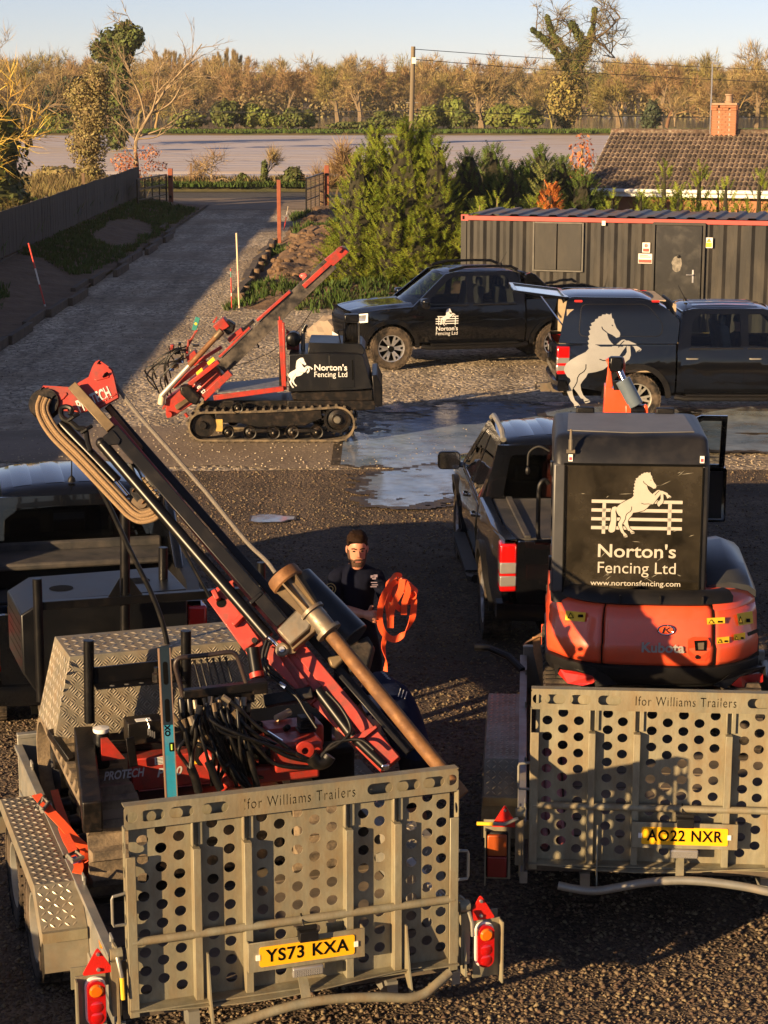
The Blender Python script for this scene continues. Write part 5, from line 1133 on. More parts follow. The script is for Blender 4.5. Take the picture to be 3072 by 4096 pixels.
def pickup(label,loc,rz,rim_mat=ALU,rails=True,bed='tonneau',canopy=False,hoop=False,open_door=False,bumper=BLACKP,wheel_r=.385,handle=BLACKP,glassmat=None,group='black double cab pick-up trucks'):
 t=thing('pickup_truck',label,'pick-up truck',loc,rz,group);gm=glassmat or TINT
 for s in(1,-1):
  f=fsd(s)
  mb=MB()
  bo=[(-1.22,.62),(-.56,.5)]+arch(0,.475)[1:-1]+[(.5,.47),(.6,.47),(.6,1.215),(-1.22,1.215)]
  mb.patch([bo],.12,.12,f,th=0,rim=.06)
  mb.build('bed_side',BLACKP,t,smooth=40)
  mb=MB()
  co=[(.63,.47),(2.73,.47)]+arch(3.22,.475)[1:-1]+[(3.71,.47),(3.88,.5),(3.99,.66),(4.01,.88),(3.95,1.03),(3.6,1.1),(2.82,1.15),(.63,1.15)]
  mb.patch([co],.12,.12,f,th=0,rim=.08)
  fr=[(.63,1.15),(2.82,1.15),(2.14,1.735),(1.96,1.775),(.88,1.775),(.76,1.745),(.68,1.5)]
  w1=roundpoly([(.83,1.2),(1.62,1.2),(1.62,1.69),(.98,1.69),(.87,1.58)],.04);w2=roundpoly([(1.74,1.2),(2.56,1.2),(2.1,1.62),(1.97,1.69),(1.74,1.69)],.03)
  mb.patch([fr,w1,w2],.15,.12,f,th=0,rim=.04);mb.build('cab_side',BLACKP,t,smooth=40)
  for nm,ol,wl in(('rear_door',[(.70,.56),(1.66,.56),(1.66,1.145),(.70,1.145),(.68,.95)],w1),('front_door',[(1.675,.56),(2.62,.56),(2.70,.75),(2.70,1.145),(1.675,1.145)],w2)):
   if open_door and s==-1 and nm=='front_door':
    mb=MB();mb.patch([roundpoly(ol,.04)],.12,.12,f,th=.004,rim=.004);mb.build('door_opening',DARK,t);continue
   mb=MB();mb.patch([roundpoly(ol,.04)],.12,.12,f,th=.007,rim=.012);d=mb.build('door',BLACKP,t,smooth=40)
   mb=MB();mb.patch([wl],.15,.15,f,th=-.008,rim=0);mb.build('window',gm,d,smooth=60)
   hx=ol[0][0]+.16 if nm=='rear_door' else ol[0][0]+.17;hy=halfw(hx,1.02)
   mb=MB();mb.tube([(hx-.09,s*(hy+.004),1.02),(hx-.07,s*(hy+.035),1.02),(hx+.07,s*(hy+.035),1.02),(hx+.09,s*(hy+.004),1.02)],.014,8);mb.build('handle',handle,d)
   k0,k1=wl[0],wl[0]
   xs=[p[0]for p in wl];mb=MB();mb.patch([[(min(xs)-.02,1.165),(max(xs)+.03,1.165),(max(xs)+.03,1.185),(min(xs)-.02,1.185)]],.2,.2,f,th=.006,rim=.006);mb.build('waist_trim',PLASTIC,d)
  for cx in(0,3.22):
   mb=MB();o_=arch(cx,.545,n=18);i_=arch(cx,.462,n=18);mb.patch([o_+i_[::-1]],.3,.3,f,th=.03,rim=.04);mb.build('wheel_arch_flare',BLACKP if hoop else PLASTIC,t,smooth=40)
  mb=MB();mb.tube([(.6,s*.93,.42),(.75,s*.97,.40),(2.5,s*.97,.40),(2.65,s*.93,.42)],.045,8);mb.box((1.62,s*.955,.455),(1.7,.13,.02));mb.build('side_step',PLASTIC,t)
  mb=MB();mb.box((-1.145,s*.80,.985),(.205,.155,.44));tl=mb.build('tail_light',REDL,t,bevel=.02)
  mb=MB();mb.box((-1.15,s*.803,.985),(.208,.15,.105));mb.build('upper_lens',CLRL,tl,bevel=.012)
  mb=MB();mb.box((-1.15,s*.803,.865),(.208,.15,.10));mb.build('lower_lens',CLRL,tl,bevel=.012)
  mb=MB();mb.tube([(2.58,s*.86,1.17),(2.6,s*.98,1.19)],.03,6);m_=mb.build('door_mirror',BLACKP,t);mb=MB();mb.loft([[(2.62+dx,s*1.06+k*a,1.235+b*k)for a,b in rrect(-.125,-.10,.125,.10,.05)]for dx,k in((-.07,.96),(-.05,1.0),(.02,.95),(.06,.75),(.075,.4))]);mb.build('mirror_shell',BLACKP,m_,smooth=50)
  mb=MB();mb.prism(rrect(-.105,-.085,.105,.085,.03),(2.553,s*1.06,1.235),(0,1,0),(0,0,1),-.008);mb.build('mirror_glass',CHROME,m_)
  mb=MB();mb.patch([roundpoly([(3.67,.93),(3.98,.9),(3.95,1.03),(3.69,1.06)],.02)],.05,.05,f,th=.008,rim=.02);hl=mb.build('headlight',M_HEADL,t)
  mb=MB();mb.patch([[(3.67,.90),(3.985,.87),(3.985,.895),(3.71,.925),(3.69,1.04),(3.95,1.01),(3.95,1.035),(3.665,1.065)]],.05,.05,f,th=.013,rim=.012);mb.build('light_bar',M_DRLW,hl)
  if rails:
   mb=MB();yr=halfw(1.4,1.76)-.02
   mb.tube([(.72,s*yr,1.79),(.86,s*yr,1.855),(1.2,s*yr,1.868),(1.75,s*yr,1.86),(2.05,s*(yr-.01),1.79)],[.03,.028,.024,.028,.03],8);mb.build('roof_rail',GALVC if not hoop else BLACKM,t)
 rings=[]
 for x,zt in((.69,1.66),(.73,1.73),(.80,1.772),(.95,1.79),(1.4,1.80),(1.85,1.788),(2.02,1.765),(2.16,1.715)):
  hw_=halfw(x,min(zt-.01,1.76))+.002;rings.append([(x,y*hw_,zt-.03+.055*(1-abs(y)**2.4)-.02*(abs(y)>.97))for y in[k/8-1 for k in range(17)]])
 mb=MB();mb.loft(rings,cap=False,closed=False);roof=mb.build('roof',BLACKP,t,smooth=50)
 XS=(.69,.73,.80,.95,1.4,1.85,2.02,2.16);ZS=(1.66,1.73,1.772,1.79,1.80,1.788,1.765,1.715)
 def rz_(x,y):
  i=max(k for k in range(7)if XS[k]<=x);zt=ZS[i]+(ZS[i+1]-ZS[i])*(x-XS[i])/(XS[i+1]-XS[i]);return zt-.03+.055*(1-abs(y/halfw(x,1.76))**2.4)
 for yy in(-.42,-.14,.14,.42):
  mb=MB();mb.loft([[(x,yy+a,rz_(x,yy+a)+h)for a,h in((-.09,-.002),(-.075,.004),(0,.0045),(.075,.004),(.09,-.002))]for x in(.90,1.0,1.2,1.4,1.6,1.8,1.92)],cap=False,closed=False);mb.build('roof_rib',BLACKP,roof,smooth=70)
 def ws(u,v,w_):
  y=u*(.80-.16*v);return Vector((2.93-.14*u*u-(.78-.02*u*u)*v+w_,y,1.13+.60*v+.035*(1-u*u)*v))
 mb=MB();mb.patch([[(-1,0),(1,0),(1,1),(-1,1)],[(-.9,.06),(.9,.06),(.9,.94),(-.9,.94)][::-1]],.2,.25,ws,th=0,rim=.02);mb.build('windscreen_frame',BLACKP,t,smooth=50)
 mb=MB();mb.patch([[(-.91,.05),(.91,.05),(.91,.95),(-.91,.95)]],.2,.25,ws,th=-.004,rim=0);mb.build('windscreen',CLEAR,t,smooth=60)
 def rw(u,v,w_):return Vector((.62+.08*v-w_-.015*(1-u*u),u*(.88-.16*v),1.06+.68*v))
 hole=roundpoly([(-.80,.24),(.80,.24),(.80,.86),(-.80,.86)],.07)
 mb=MB();mb.patch([[(-1,0),(1,0),(1,1),(-1,1)],hole],.25,.2,rw,th=0,rim=.03);mb.box((.66,0,.8),(.05,1.6,.56));mb.build('cab_back',BLACKP,t,smooth=50)
 mb=MB();mb.patch([hole],.25,.2,rw,th=-.012,rim=0);mb.build('rear_window',gm,t,smooth=60)
 mb=MB();mb.lathe([(.035,0),(.03,.03),(.012,.05)],(.86,0,1.822),(-.2,0,1),10);mb.tube([(.86,0,1.85),(.74,0,2.07)],[.007,.004],6);mb.build('aerial',PLASTIC,t)
 def hood(u,v,w_):
  f=(u-2.82)/1.12;return Vector((u,v*(halfw(u,1.05)-.01),1.158-.05*f-.065*max(0,f)**3+.045*(1-v**4)+.02*(abs(v)>.55)*(abs(v)<.85)*(1-f*.5)+w_))
 mb=MB();mb.patch([[(2.78,-1),(3.92,-1),(3.96,-.5),(3.97,0),(3.96,.5),(3.92,1),(2.78,1)]],.12,.12,hood,th=0,rim=.03);mb.build('bonnet',BLACKP,t,smooth=50)
 def nose(u,v,w_):return Vector((4.09-.17*(u/.8)**2-.05*abs(v-.72)-.06*max(0,v-.95)/.12+w_,u,v))
 mb=MB();mb.patch([[(-.78,.42),(.78,.42),(.80,.7),(.78,1.06),(-.78,1.06),(-.80,.7)]],.16,.1,nose,th=0,rim=.1);nb_=mb.build('front_bumper',PLASTIC,t,smooth=50)
 mb=MB();mb.patch([roundpoly([(-.55,.72),(.55,.72),(.55,1.03),(-.55,1.03)],.05)],.15,.08,nose,th=.02,rim=.03);g=mb.build('grille',BLACKM,nb_)
 for z in(.8,.88,.96):mb=MB();mb.patch([[(-.54,z),(.54,z),(.54,z+.025),(-.54,z+.025)]],.2,.1,nose,th=.035,rim=.02);mb.build('grille_bar',PLASTIC,g)
 mb=MB();mb.box((4.1,0,.55),(.01,.52,.11));mb.build('number_plate',WHITEP,nb_)
 mb=MB();mb.box((1.4,0,.48),(5.0,1.0,.22));mb.box((1.7,0,.75),(2.1,1.62,.5));mb.box((3.5,0,.85),(1.0,1.3,.45));mb.box((-.3,0,.72),(1.7,1.04,.1))
 for cx in(0,3.22):mb.cyl((cx,-.9,.385),(cx,.9,.385),.06,n=8)
 mb.build('chassis',DARK,t)
 lin=M_BEIGE if canopy else PLASTIC
 mb=MB();mb.box((-.3,0,.80),(1.72,1.6,.04))
 for s in(1,-1):mb.box((-.3,s*.80,1.0),(1.75,.05,.42));mb.box((0,s*.7,.9),(.9,.2,.22))
 mb.box((.55,0,1.0),(.05,1.6,.42));mb.build('bed_liner',lin,t,bevel=.01)
 for s in(1,-1):
  mb=MB();mb.loft([[(x,s*(halfw(x,1.2)-a),z)for a,z in((-.004,1.205),(.0,1.24),(.1,1.245),(.13,1.2))]for x in(-1.22,-.6,0,.6)],cap=False,closed=False)
  mb.build('bed_rail',BLACKP if bed!='open' else PLASTIC,t,smooth=50)
 def tg(u,v,w_):return Vector((-1.235-w_-.03*(1-(u/.75)**2)-.02*smoothstep(1.05,1.2,v),u,v))
 mb=MB();mb.patch([roundpoly([(-.725,.67),(.725,.67),(.725,1.23),(-.725,1.23)],.03)],.15,.1,tg,th=.01,rim=.05);tgt=mb.build('tailgate',BLACKP,t,smooth=50)
 mb=MB();mb.patch([roundpoly([(-.14,1.02),(.14,1.02),(.14,1.12),(-.14,1.12)],.02)],.1,.1,tg,th=.018,rim=.01);mb.build('handle',PLASTIC,tgt)
 lettering('RANGER',.1,(-1.28,0,.80),(0,-1,0),(0,0,1),PLASTIC if False else ALU if False else GALVC,tgt,'tailgate_lettering',width=.95,spacing=1.25,bold=.003,lift=.012)
 mb=MB();rings=[]
 for y in[k/8-1 for k in range(17)]:
  x0=-1.30+.09*abs(y)**3;rings.append([(x0,y*.9,.50),(x0-.03,y*.9,.56),(x0-.02,y*.9,.66),(x0+.1,y*.9,.675),(x0+.16,y*.9,.52)])
 mb.loft(rings);mb.build('rear_bumper',bumper,t,smooth=40)
 mb=MB();mb.box((-1.35,0,.44),(.16,.12,.14));mb.tube([(-1.42,0,.42),(-1.5,0,.42),(-1.5,0,.47)],.02,8);mb.ball((-1.5,0,.50),.028,10,6);mb.box((-1.18,0,.46),(.2,.9,.08));mb.build('tow_bar',WORN,t)
 mb=MB();mb.box((2.5,0,1.05),(.35,1.5,.22));mb.box((1.5,0,.66),(1.9,1.5,.04));mb.build('dashboard',PLASTIC,t,bevel=.03)
 for yy in(.38,-.38):
  mb=MB();mb.box((1.72,yy,.88),(.5,.5,.16));mb.box((1.45,yy,1.18),(.14,.48,.62),Matrix.Rotation(-.18,3,'Y'));mb.box((1.39,yy,1.56),(.09,.26,.18));mb.build('front_seat',M_SEATG if canopy else M_SEAT,t,bevel=.05,segs=3)
 mb=MB();mb.box((.98,0,.88),(.45,1.35,.16));mb.box((.76,0,1.15),(.12,1.35,.5));
 for yy in(.42,-.42):mb.box((.74,yy,1.46),(.08,.26,.16))
 mb.build('rear_seat',M_SEAT,t,bevel=.04,segs=3)
 mb=MB();mb.tube([(2.23+.05*math.cos(a),-.38+.17*math.cos(a+1.57),1.16+.17*math.sin(a+1.57))for a in[k*6.283/16 for k in range(16)]],.013,6,closed=True);mb.build('steering_wheel',PLASTIC,t)
 for x in(0,3.22):
  for s in(1,-1):wheel(t,x,s*.80,s,rim_mat,r=wheel_r)
 if bed=='tonneau':
  mb=MB();mb.box((-.3,0,1.225),(1.72,1.56,.02));
  for yy in(-.62,.62):mb.box((-.3,yy,1.245),(1.70,.06,.03))
  mb.build('tonneau_cover',M_FOAM,t,bevel=.008)
 if hoop:
  for s in(1,-1):
   mb=MB();y0=s*.66
   mb.prism([(.56,1.24),(.56,1.70),(.47,1.73),(.38,1.70),(-.12,1.24)],(0,y0+(.05 if s>0 else .05),0),(1,0,0),(0,0,1),.1);mb.build('sports_bar',BLACKP,t,bevel=.02)
   mb=MB();mb.tube([(-.15,s*.80,1.27),(-.12,s*.8,1.315),(-1.12,s*.78,1.315),(-1.15,s*.78,1.27)],.018,8);mb.build('bed_rail_bar',BLACKM,t)
  mb=MB();mb.box((.47,0,1.68),(.12,1.3,.09));mb.build('sports_bar',BLACKP,t,bevel=.02)
 return t
# --- 1: far pick-up, side on, facing left
r1=pickup('black pick-up truck facing left with a small white horse and fence logo on its door',(3.07,37.62,0),math.pi+R(13),rim_mat=ALU,hoop=True,bed='tonneau',wheel_r=.40,glassmat=CLEAR)
def fm1(u,v,w_):x=2.16-u;z=.90+v;return Vector((x,halfw(x,z)+.008+w_,z))
logo(lambda u,v,w_:fm1(u,v+.06,w_),.44,r1,WHITE,BLACKP)
lettering("Norton's",.115,(0,0,0),(1,0,0),(0,0,1),WHITE,r1,'door_lettering',bold=.0015,width=.42,fmap=lambda a,b,l:fm1(a,b-.155,l))
lettering('Fencing Ltd',.10,(0,0,0),(1,0,0),(0,0,1),WHITE,r1,'door_lettering',width=.42,fmap=lambda a,b,l:fm1(a,b-.245,l))
# --- 2: pick-up with canopy and big horse, facing right
r2=pickup('black pick-up truck facing right with a hard canopy and a huge white rearing horse',(3.95,31.05,0),0.0,rim_mat=GALVC,bed='canopy',canopy=True,rails=False,handle=GALVC,glassmat=CLEAR)
def chw(x,z):
 b=halfw(min(x,.58),1.2);return(b-.015-(z-1.25)*.13-.05*smoothstep(1.75,1.98,z))if z>1.235 else halfw(x,z)+.002
for s in(1,-1):
 mb=MB();mb.patch([roundpoly([(-1.22,1.25,.02),(.62,1.25,.02),(.66,1.60,.05),(.45,1.80,.1),(.10,1.955,.12),(-1.08,1.965,.1)],.05)],.12,.08,fsd(s,chw),th=0,rim=.03);cs=mb.build('canopy_side',BLACKP,r2,smooth=50)
 mb=MB();ol=roundpoly([(-.92,1.36),(.38,1.36),(.40,1.56),(.15,1.86),(-.88,1.86)],.1);il=[(p[0]*.985-.004,1.61+(p[1]-1.61)*.965)for p in ol];mb.patch([ol,il],.3,.3,fsd(s,chw),th=.004,rim=.006);mb.build('window_line',PLASTIC,cs)
 for x in(-.92,.28):mb=MB();mb.patch([roundpoly([(x-.06,1.885),(x+.06,1.885),(x+.06,1.915),(x-.06,1.915)],.012)],.1,.1,fsd(s,chw),th=.012,rim=.012);mb.build('marker_light',REFLR,cs)
mb=MB();rings=[]
for x,z in((-1.16,1.90),(-1.10,1.945),(-.9,1.975),(.0,1.98),(.12,1.965),(.45,1.82),(.68,1.62)):
 hw_=chw(-.3,min(z,1.93))-.01;rings.append([(x,hw_*y,z-.035+.05*(1-abs(y)**3))for y in[k/8-1 for k in range(17)]])
mb.loft(rings,cap=False,closed=False);mb.build('canopy_roof',BLACKP,r2,smooth=50)
mb=MB();mb.box((-.3,0,1.9),(1.5,1.4,.02));mb.box((.6,0,1.55),(.03,1.4,.6));
for s in(1,-1):mb.box((-.3,s*.76,1.5),(1.6,.03,.55))
mb.build('canopy_lining',M_BEIGE,r2)
mb=MB();MM=Matrix.Translation((-1.10,0,1.93))@Matrix.Rotation(R(188),4,'Y')@Matrix.Rotation(0,4,'Z')
mb.M=Matrix.Translation((-1.10,0,1.94));d_=Vector((-.80,0,.10))
ax=d_.normalized();up_=Vector((0,1,0)).cross(ax)
for a,b in(((0,-.66),(0,.66)),((.80,-.60),(.80,.60)),((0,-.66),(.80,-.60)),((0,.66),(.80,.60))):mb.beam(ax*a[0]+Vector((0,a[1],0)),ax*b[0]+Vector((0,b[1],0)),.08,.035,up=up_)
rd=mb.build('canopy_door',BLACKP,r2,bevel=.01)
mb=MB(Matrix.Translation((-1.10,0,1.94)));mb.prism([(.03,-.63),(.77,-.57),(.77,.57),(.03,.63)],up_*-.004,ax,(0,1,0),.008);mb.build('canopy_door_glass',pm('pale_glass',(.35,.4,.42),rough=.06,metal=.3,coat=1),rd)
for s in(1,-1):mb=MB();mb.tube([(-1.14,s*.66,1.5),(-1.5,s*.62,1.97)],.012,6);mb.build('gas_strut',CHROME,rd)
def fm2(u,v,w_):x=-.27+u;z=1.23+v;return Vector((x,-(chw(x,z)+.004+w_),z))
HS=2.0;he=aty(2447,1254,30.15);hx0=he.x-3.95-(195/1450.)*HS;hz0=he.z-(540/1450.)*HS
logo(lambda u,v,w_:Vector((hx0+u,-(chw(hx0+u,hz0+v)+.004+w_),hz0+v)),HS,r2,pm('silver_white_vinyl',(.27,.27,.265),rough=.45,var=.06),BLACKP,tail=False,fence=False,step=.07)
def head(mb_skin,mb_hair,c,fwd,r=.115,beard=None,up=Vector((0,0,1))):
 """head with face: fwd = facing direction"""
 f=Vector(fwd).normalized();s_=f.cross(up).normalized();u=s_.cross(f);M=Matrix(((s_.x,f.x,u.x,c[0]),(s_.y,f.y,u.y,c[1]),(s_.z,f.z,u.z,c[2]),(0,0,0,1)))
 rings=[]
 for z,rx,ry,oy in((-.135,.045,.05,.035),(-.12,.055,.062,.03),(-.085,.066,.078,.018),(-.04,.073,.09,.008),(.0,.077,.096,.0),(.04,.078,.10,-.003),(.08,.072,.095,-.006),(.11,.055,.075,-.01),(.128,.03,.045,-.01),(.135,.006,.01,-.01)):
  ring=[]
  for k in range(18):
   a=2*math.pi*k/18;x=rx*math.cos(a);y=ry*math.sin(a)+oy
   if math.sin(a)>.5:
    y+=.006*(z<-.09)-.004*(abs(z-.02)<.03)*(abs(math.cos(a))<.6)*(abs(math.cos(a))>.2)
   ring.append(M@Vector((x,y,z)))
  rings.append(ring)
 mb_skin.loft(rings)
 mb_skin.loft([[M@Vector(p)for p in((-.008,.088,.035),(.008,.088,.035),(.006,.094,.035),(-.006,.094,.035))],[M@Vector(p)for p in((-.018,.09,-.02),(.018,.09,-.02),(.009,.122,-.015),(-.009,.122,-.015))],[M@Vector(p)for p in((-.012,.085,-.032),(.012,.085,-.032),(.006,.1,-.03),(-.006,.1,-.03))]])
 for sg in(1,-1):mb_skin.ball(M@Vector((sg*.08,-.005,.0)),.03,8,6,(.35,.7,1.1))
 return M
t=thing('person','person in dark clothes and sunglasses sitting at the wheel of the canopy pick-up','person',(3.95+1.62,31.05-.38,0))
sk=MB();M_=head(sk,None,(.06,0,1.52),(1,0,-.02));sk.tube([(.03,0,1.3),(.04,0,1.44)],.055,10);pb_=MB()
pb_.loft([[(cx+a*math.cos(k*.524),b*math.sin(k*.524),z)for k in range(12)]for z,cx,a,b in((.92,.0,.14,.19),(1.1,-.02,.12,.18),(1.25,-.02,.12,.21),(1.34,.0,.08,.17),(1.385,.02,.05,.07))])
for sg in(1,-1):pb_.tube([(-.0,sg*.2,1.3),(.12,sg*.26,1.06),(.42,sg*.17,1.12)],[.06,.05,.04],8)
pb_.tube([(0,.1,.95),(.42,.12,.98),(.5,.12,.6)],[.09,.08,.06],8);pb_.tube([(0,-.1,.95),(.42,-.12,.98),(.5,-.12,.6)],[.09,.08,.06],8)
bod=pb_.build('body',NAVY,t,smooth=60);sk.build('head',SKIN,t,smooth=60)
hr=MB();hr.loft([[M_@Vector((rx*math.cos(k*.4488),ry*math.sin(k*.4488)+oy,z+.03*max(0,math.sin(k*.4488))*(i<2)))for k in range(14)]for i,(z,rx,ry,oy)in enumerate(((.02,.083,.09,-.022),(.06,.085,.10,-.012),(.10,.075,.092,-.012),(.13,.045,.06,-.012),(.145,.01,.02,-.012)))]);hr.build('hair',HAIR,t,smooth=60)
g_=MB();g_.box(M_@Vector((.035,.094,.03)),(.012,.05,.032));g_.box(M_@Vector((-.035,.094,.03)),(.012,.05,.032));g_.box(M_@Vector((.082,.04,.035)),(.1,.006,.012));g_.box(M_@Vector((-.082,.04,.035)),(.1,.006,.012));g_.build('sunglasses',DARK,t)
# --- 3: pick-up behind the orange excavator, seen from the rear, driver door open
r3=pickup('black pick-up truck with its right front door open in front of the orange excavator',(1.86,18.07,0),math.pi/2+R(2.2),rails=True,bed='tonneau',open_door=True,wheel_r=.395)
hinge=Vector((2.66,-.97,0));od=MB(Matrix.Translation(hinge)@Matrix.Rotation(R(82),4,'Z')@Matrix.Translation((-2.66,.90,0)))
ff=lambda u,v,w_:Vector((u,-(halfw(u,v)+w_),v))
od.patch([roundpoly([(1.675,.56),(2.62,.56),(2.70,.75),(2.70,1.16),(1.675,1.16)],.04)],.12,.12,ff,th=.0,rim=.12)
wl=[(1.70,1.16),(2.62,1.16),(2.12,1.68),(1.98,1.75),(1.70,1.75)];wi=[(1.76,1.18),(2.52,1.18),(2.08,1.62),(1.96,1.69),(1.76,1.69)]
od.patch([wl,wi],.2,.2,ff,th=0,rim=.05);odo=od.build('door',BLACKP,r3,smooth=50,label='black front door standing wide open')
od=MB(od.M);od.patch([wi],.3,.3,ff,th=-.015,rim=0);od.build('window',CLEAR,odo)
od=MB(od.M);od.patch([[(1.72,.6),(2.6,.6),(2.66,1.12),(1.72,1.12)]],.3,.3,ff,th=-.125,rim=-.01);od.build('door_card',PLASTIC,odo)
mb=MB();mb.box((-1.32,0,.47),(.14,.3,.2));mb.build('hitch_plate',WORN,r3,bevel=.01)
# --- 4: pick-up at the left edge towing the near trailer, load bed open
r4=pickup('black pick-up truck with open load bed at the left edge, towing the near trailer',(-2.52,15.72,0),math.pi/2+R(13),rails=True,bed='open',wheel_r=.39)
mb=MB();mb.box((.32,0,1.27),(.50,1.46,.06));mb.box((.56,0,1.32),(.06,1.46,.10));mb.build('folded_tonneau',M_FOAM,r4,bevel=.02)
for y_ in(-.76,.84):mb=MB();mb.prism([(.62,1.24),(.60,1.72),(.50,1.72),(-.15,1.24)],(0,y_,0),(1,0,0),(0,0,1),.08);mb.build('sports_bar',BLACKP,r4,bevel=.02)
def in4(x,y,z):return r4 .matrix_basis@Vector((x,y,z))
def bedbox(name,label,cat,c,size,mat,extra=None,rz=0):
 t=thing(name,label,cat,in4(*c),math.pi/2+R(13)+rz);mb=MB();mb.box((0,0,size[2]/2),size);mb.build('case',mat,t,bevel=.015)
 if extra:extra(t,size)
def toolx(t,s_):
 mb=MB();mb.box((0,0,s_[2]+.012),(s_[0]*.98,s_[1]*.98,.024));mb.build('lid',PLASTIC,t,bevel=.008)
 for yy in(-.3,.3):mb=MB();mb.box((-s_[0]/2-.008,yy*s_[1],s_[2]*.85),(.016,.06,.07));mb.build('latch',YELLOWS,t)
bedbox('tool_case','dark blue tool case with yellow latches in the open load bed','tool case',(-.35,.42,.82),(.42,.62,.30),pm('dark_blue_plastic',(.012,.02,.035),rough=.5),toolx)
bedbox('timber_board','pale timber board lying across the open load bed','board',(-.02,-.22,.98),(.12,.95,.05),M_WOOD)
bedbox('red_crate','dark red crate in the open load bed under the folded cover','crate',(.08,-.1,.82),(.22,.8,.22),pm('dark_red_plastic',(.12,.01,.015),rough=.5),toolx)
t=thing('spray_can','white spray can with a yellow cap lying on the load in the open bed','can',in4(-.28,-.12,1.1),R(100));mb=MB();mb.lathe([(0,0),(.032,0),(.034,.02),(.034,.19),(.02,.21),(0,.21)],(-.1,0,0),(1,0,0),12);mb.build('body',WHITEP,t);mb=MB();mb.cyl((-.15,0,0),(-.1,0,0),.028,n=10);mb.build('cap',YELLOWS,t)
# ================================================================ PLANT TRAILERS
def fill_mesh(loops,thick,text=None):
 """flat plate with real holes (even-odd), optionally with letters cut through; lies in XY, thickness along Z"""
 cu=bpy.data.curves.new('plate','CURVE');cu.dimensions='2D';cu.fill_mode='BOTH';cu.extrude=thick/2
 def addl(l):
  s_=cu.splines.new('POLY');s_.points.add(len(l)-1);s_.use_cyclic_u=True
  for i,p in enumerate(l):s_.points[i].co=(p[0],p[1],0,1)
 for l in loops:addl(l)
 if text:
  tcu=bpy.data.curves.new('tx','FONT');tcu.body=text[0];tcu.size=text[1];tcu.align_x='CENTER';tcu.align_y='CENTER';tcu.space_character=1.15;tcu.offset=text[4]
  to=bpy.data.objects.new('tx',tcu);COL.objects.link(to);dg=bpy.context.evaluated_depsgraph_get();cc=to.to_curve(dg)
  loops_t=[]
  for sp in cc.splines:
   bp=sp.bezier_points;n=len(bp);l=[]
   for i in range(n):
    a=bp[i];b=bp[(i+1)%n]
    for k in range(3):
     t=k/3;q=a.co*(1-t)**3+a.handle_right*3*t*(1-t)**2+b.handle_left*3*t*t*(1-t)+b.co*t**3;l.append((q.x,q.y))
   l2=[]
   for p in l:
    if not l2 or math.hypot(p[0]-l2[-1][0],p[1]-l2[-1][1])>1e-4:l2 .append(p)
   loops_t.append(l2)
  xs=[p[0]for l in loops_t for p in l];k=text[3]/(max(xs)-min(xs))
  for l in loops_t:addl([(p[0]*k+text[2][0],p[1]+text[2][1])for p in l])
  bpy.data.objects.remove(to)
 o=bpy.data.objects.new('plate',cu);COL.objects.link(o);dg=bpy.context.evaluated_depsgraph_get();me=bpy.data.meshes.new_from_object(o.evaluated_get(dg))
 bpy.data.objects.remove(o);bpy.data.curves.remove(cu);return me
def place_mesh(me,name,O,U,Vv,mat,parent):
 O=Vector(O);U=Vector(U).normalized();Vv=Vector(Vv).normalized();N_=U.cross(Vv)
 for v in me.vertices:v.co=O+U*v.co.x+Vv*v.co.y+N_*v.co.z
 me.materials.clear();me.materials.append(mat);o=bpy.data.objects.new(name,me);link(o,parent);return o
def lugs(mb,O,U,Vv,w_,h_,step,ln,wd,hh=.004,bars=1,tri=None):
 """raised tread: little ridges at +-45 degrees"""
 O=Vector(O);U=Vector(U).normalized();Vv=Vector(Vv).normalized();N_=U.cross(Vv);nx=int(w_/step);ny=int(h_/step)
 for i in range(nx):
  for j in range(ny):
   c2=((i+.5)*step,(j+.5)*step)
   if tri and not tri(*c2):continue
   s_=1 if(i+j)%2 else-1;d=(U+Vv*s_).normalized();p_=N_.cross(d);c=O+U*c2[0]+Vv*c2[1]
   for b in range(bars):
    q=c+p_*((b-(bars-1)/2)*wd*2.1)
    mb.add([q-d*ln/2,q-p_*wd/2,q+d*ln/2,q+p_*wd/2,q+N_*hh],[(0,1,4),(1,2,4),(2,3,4),(3,0,4)])
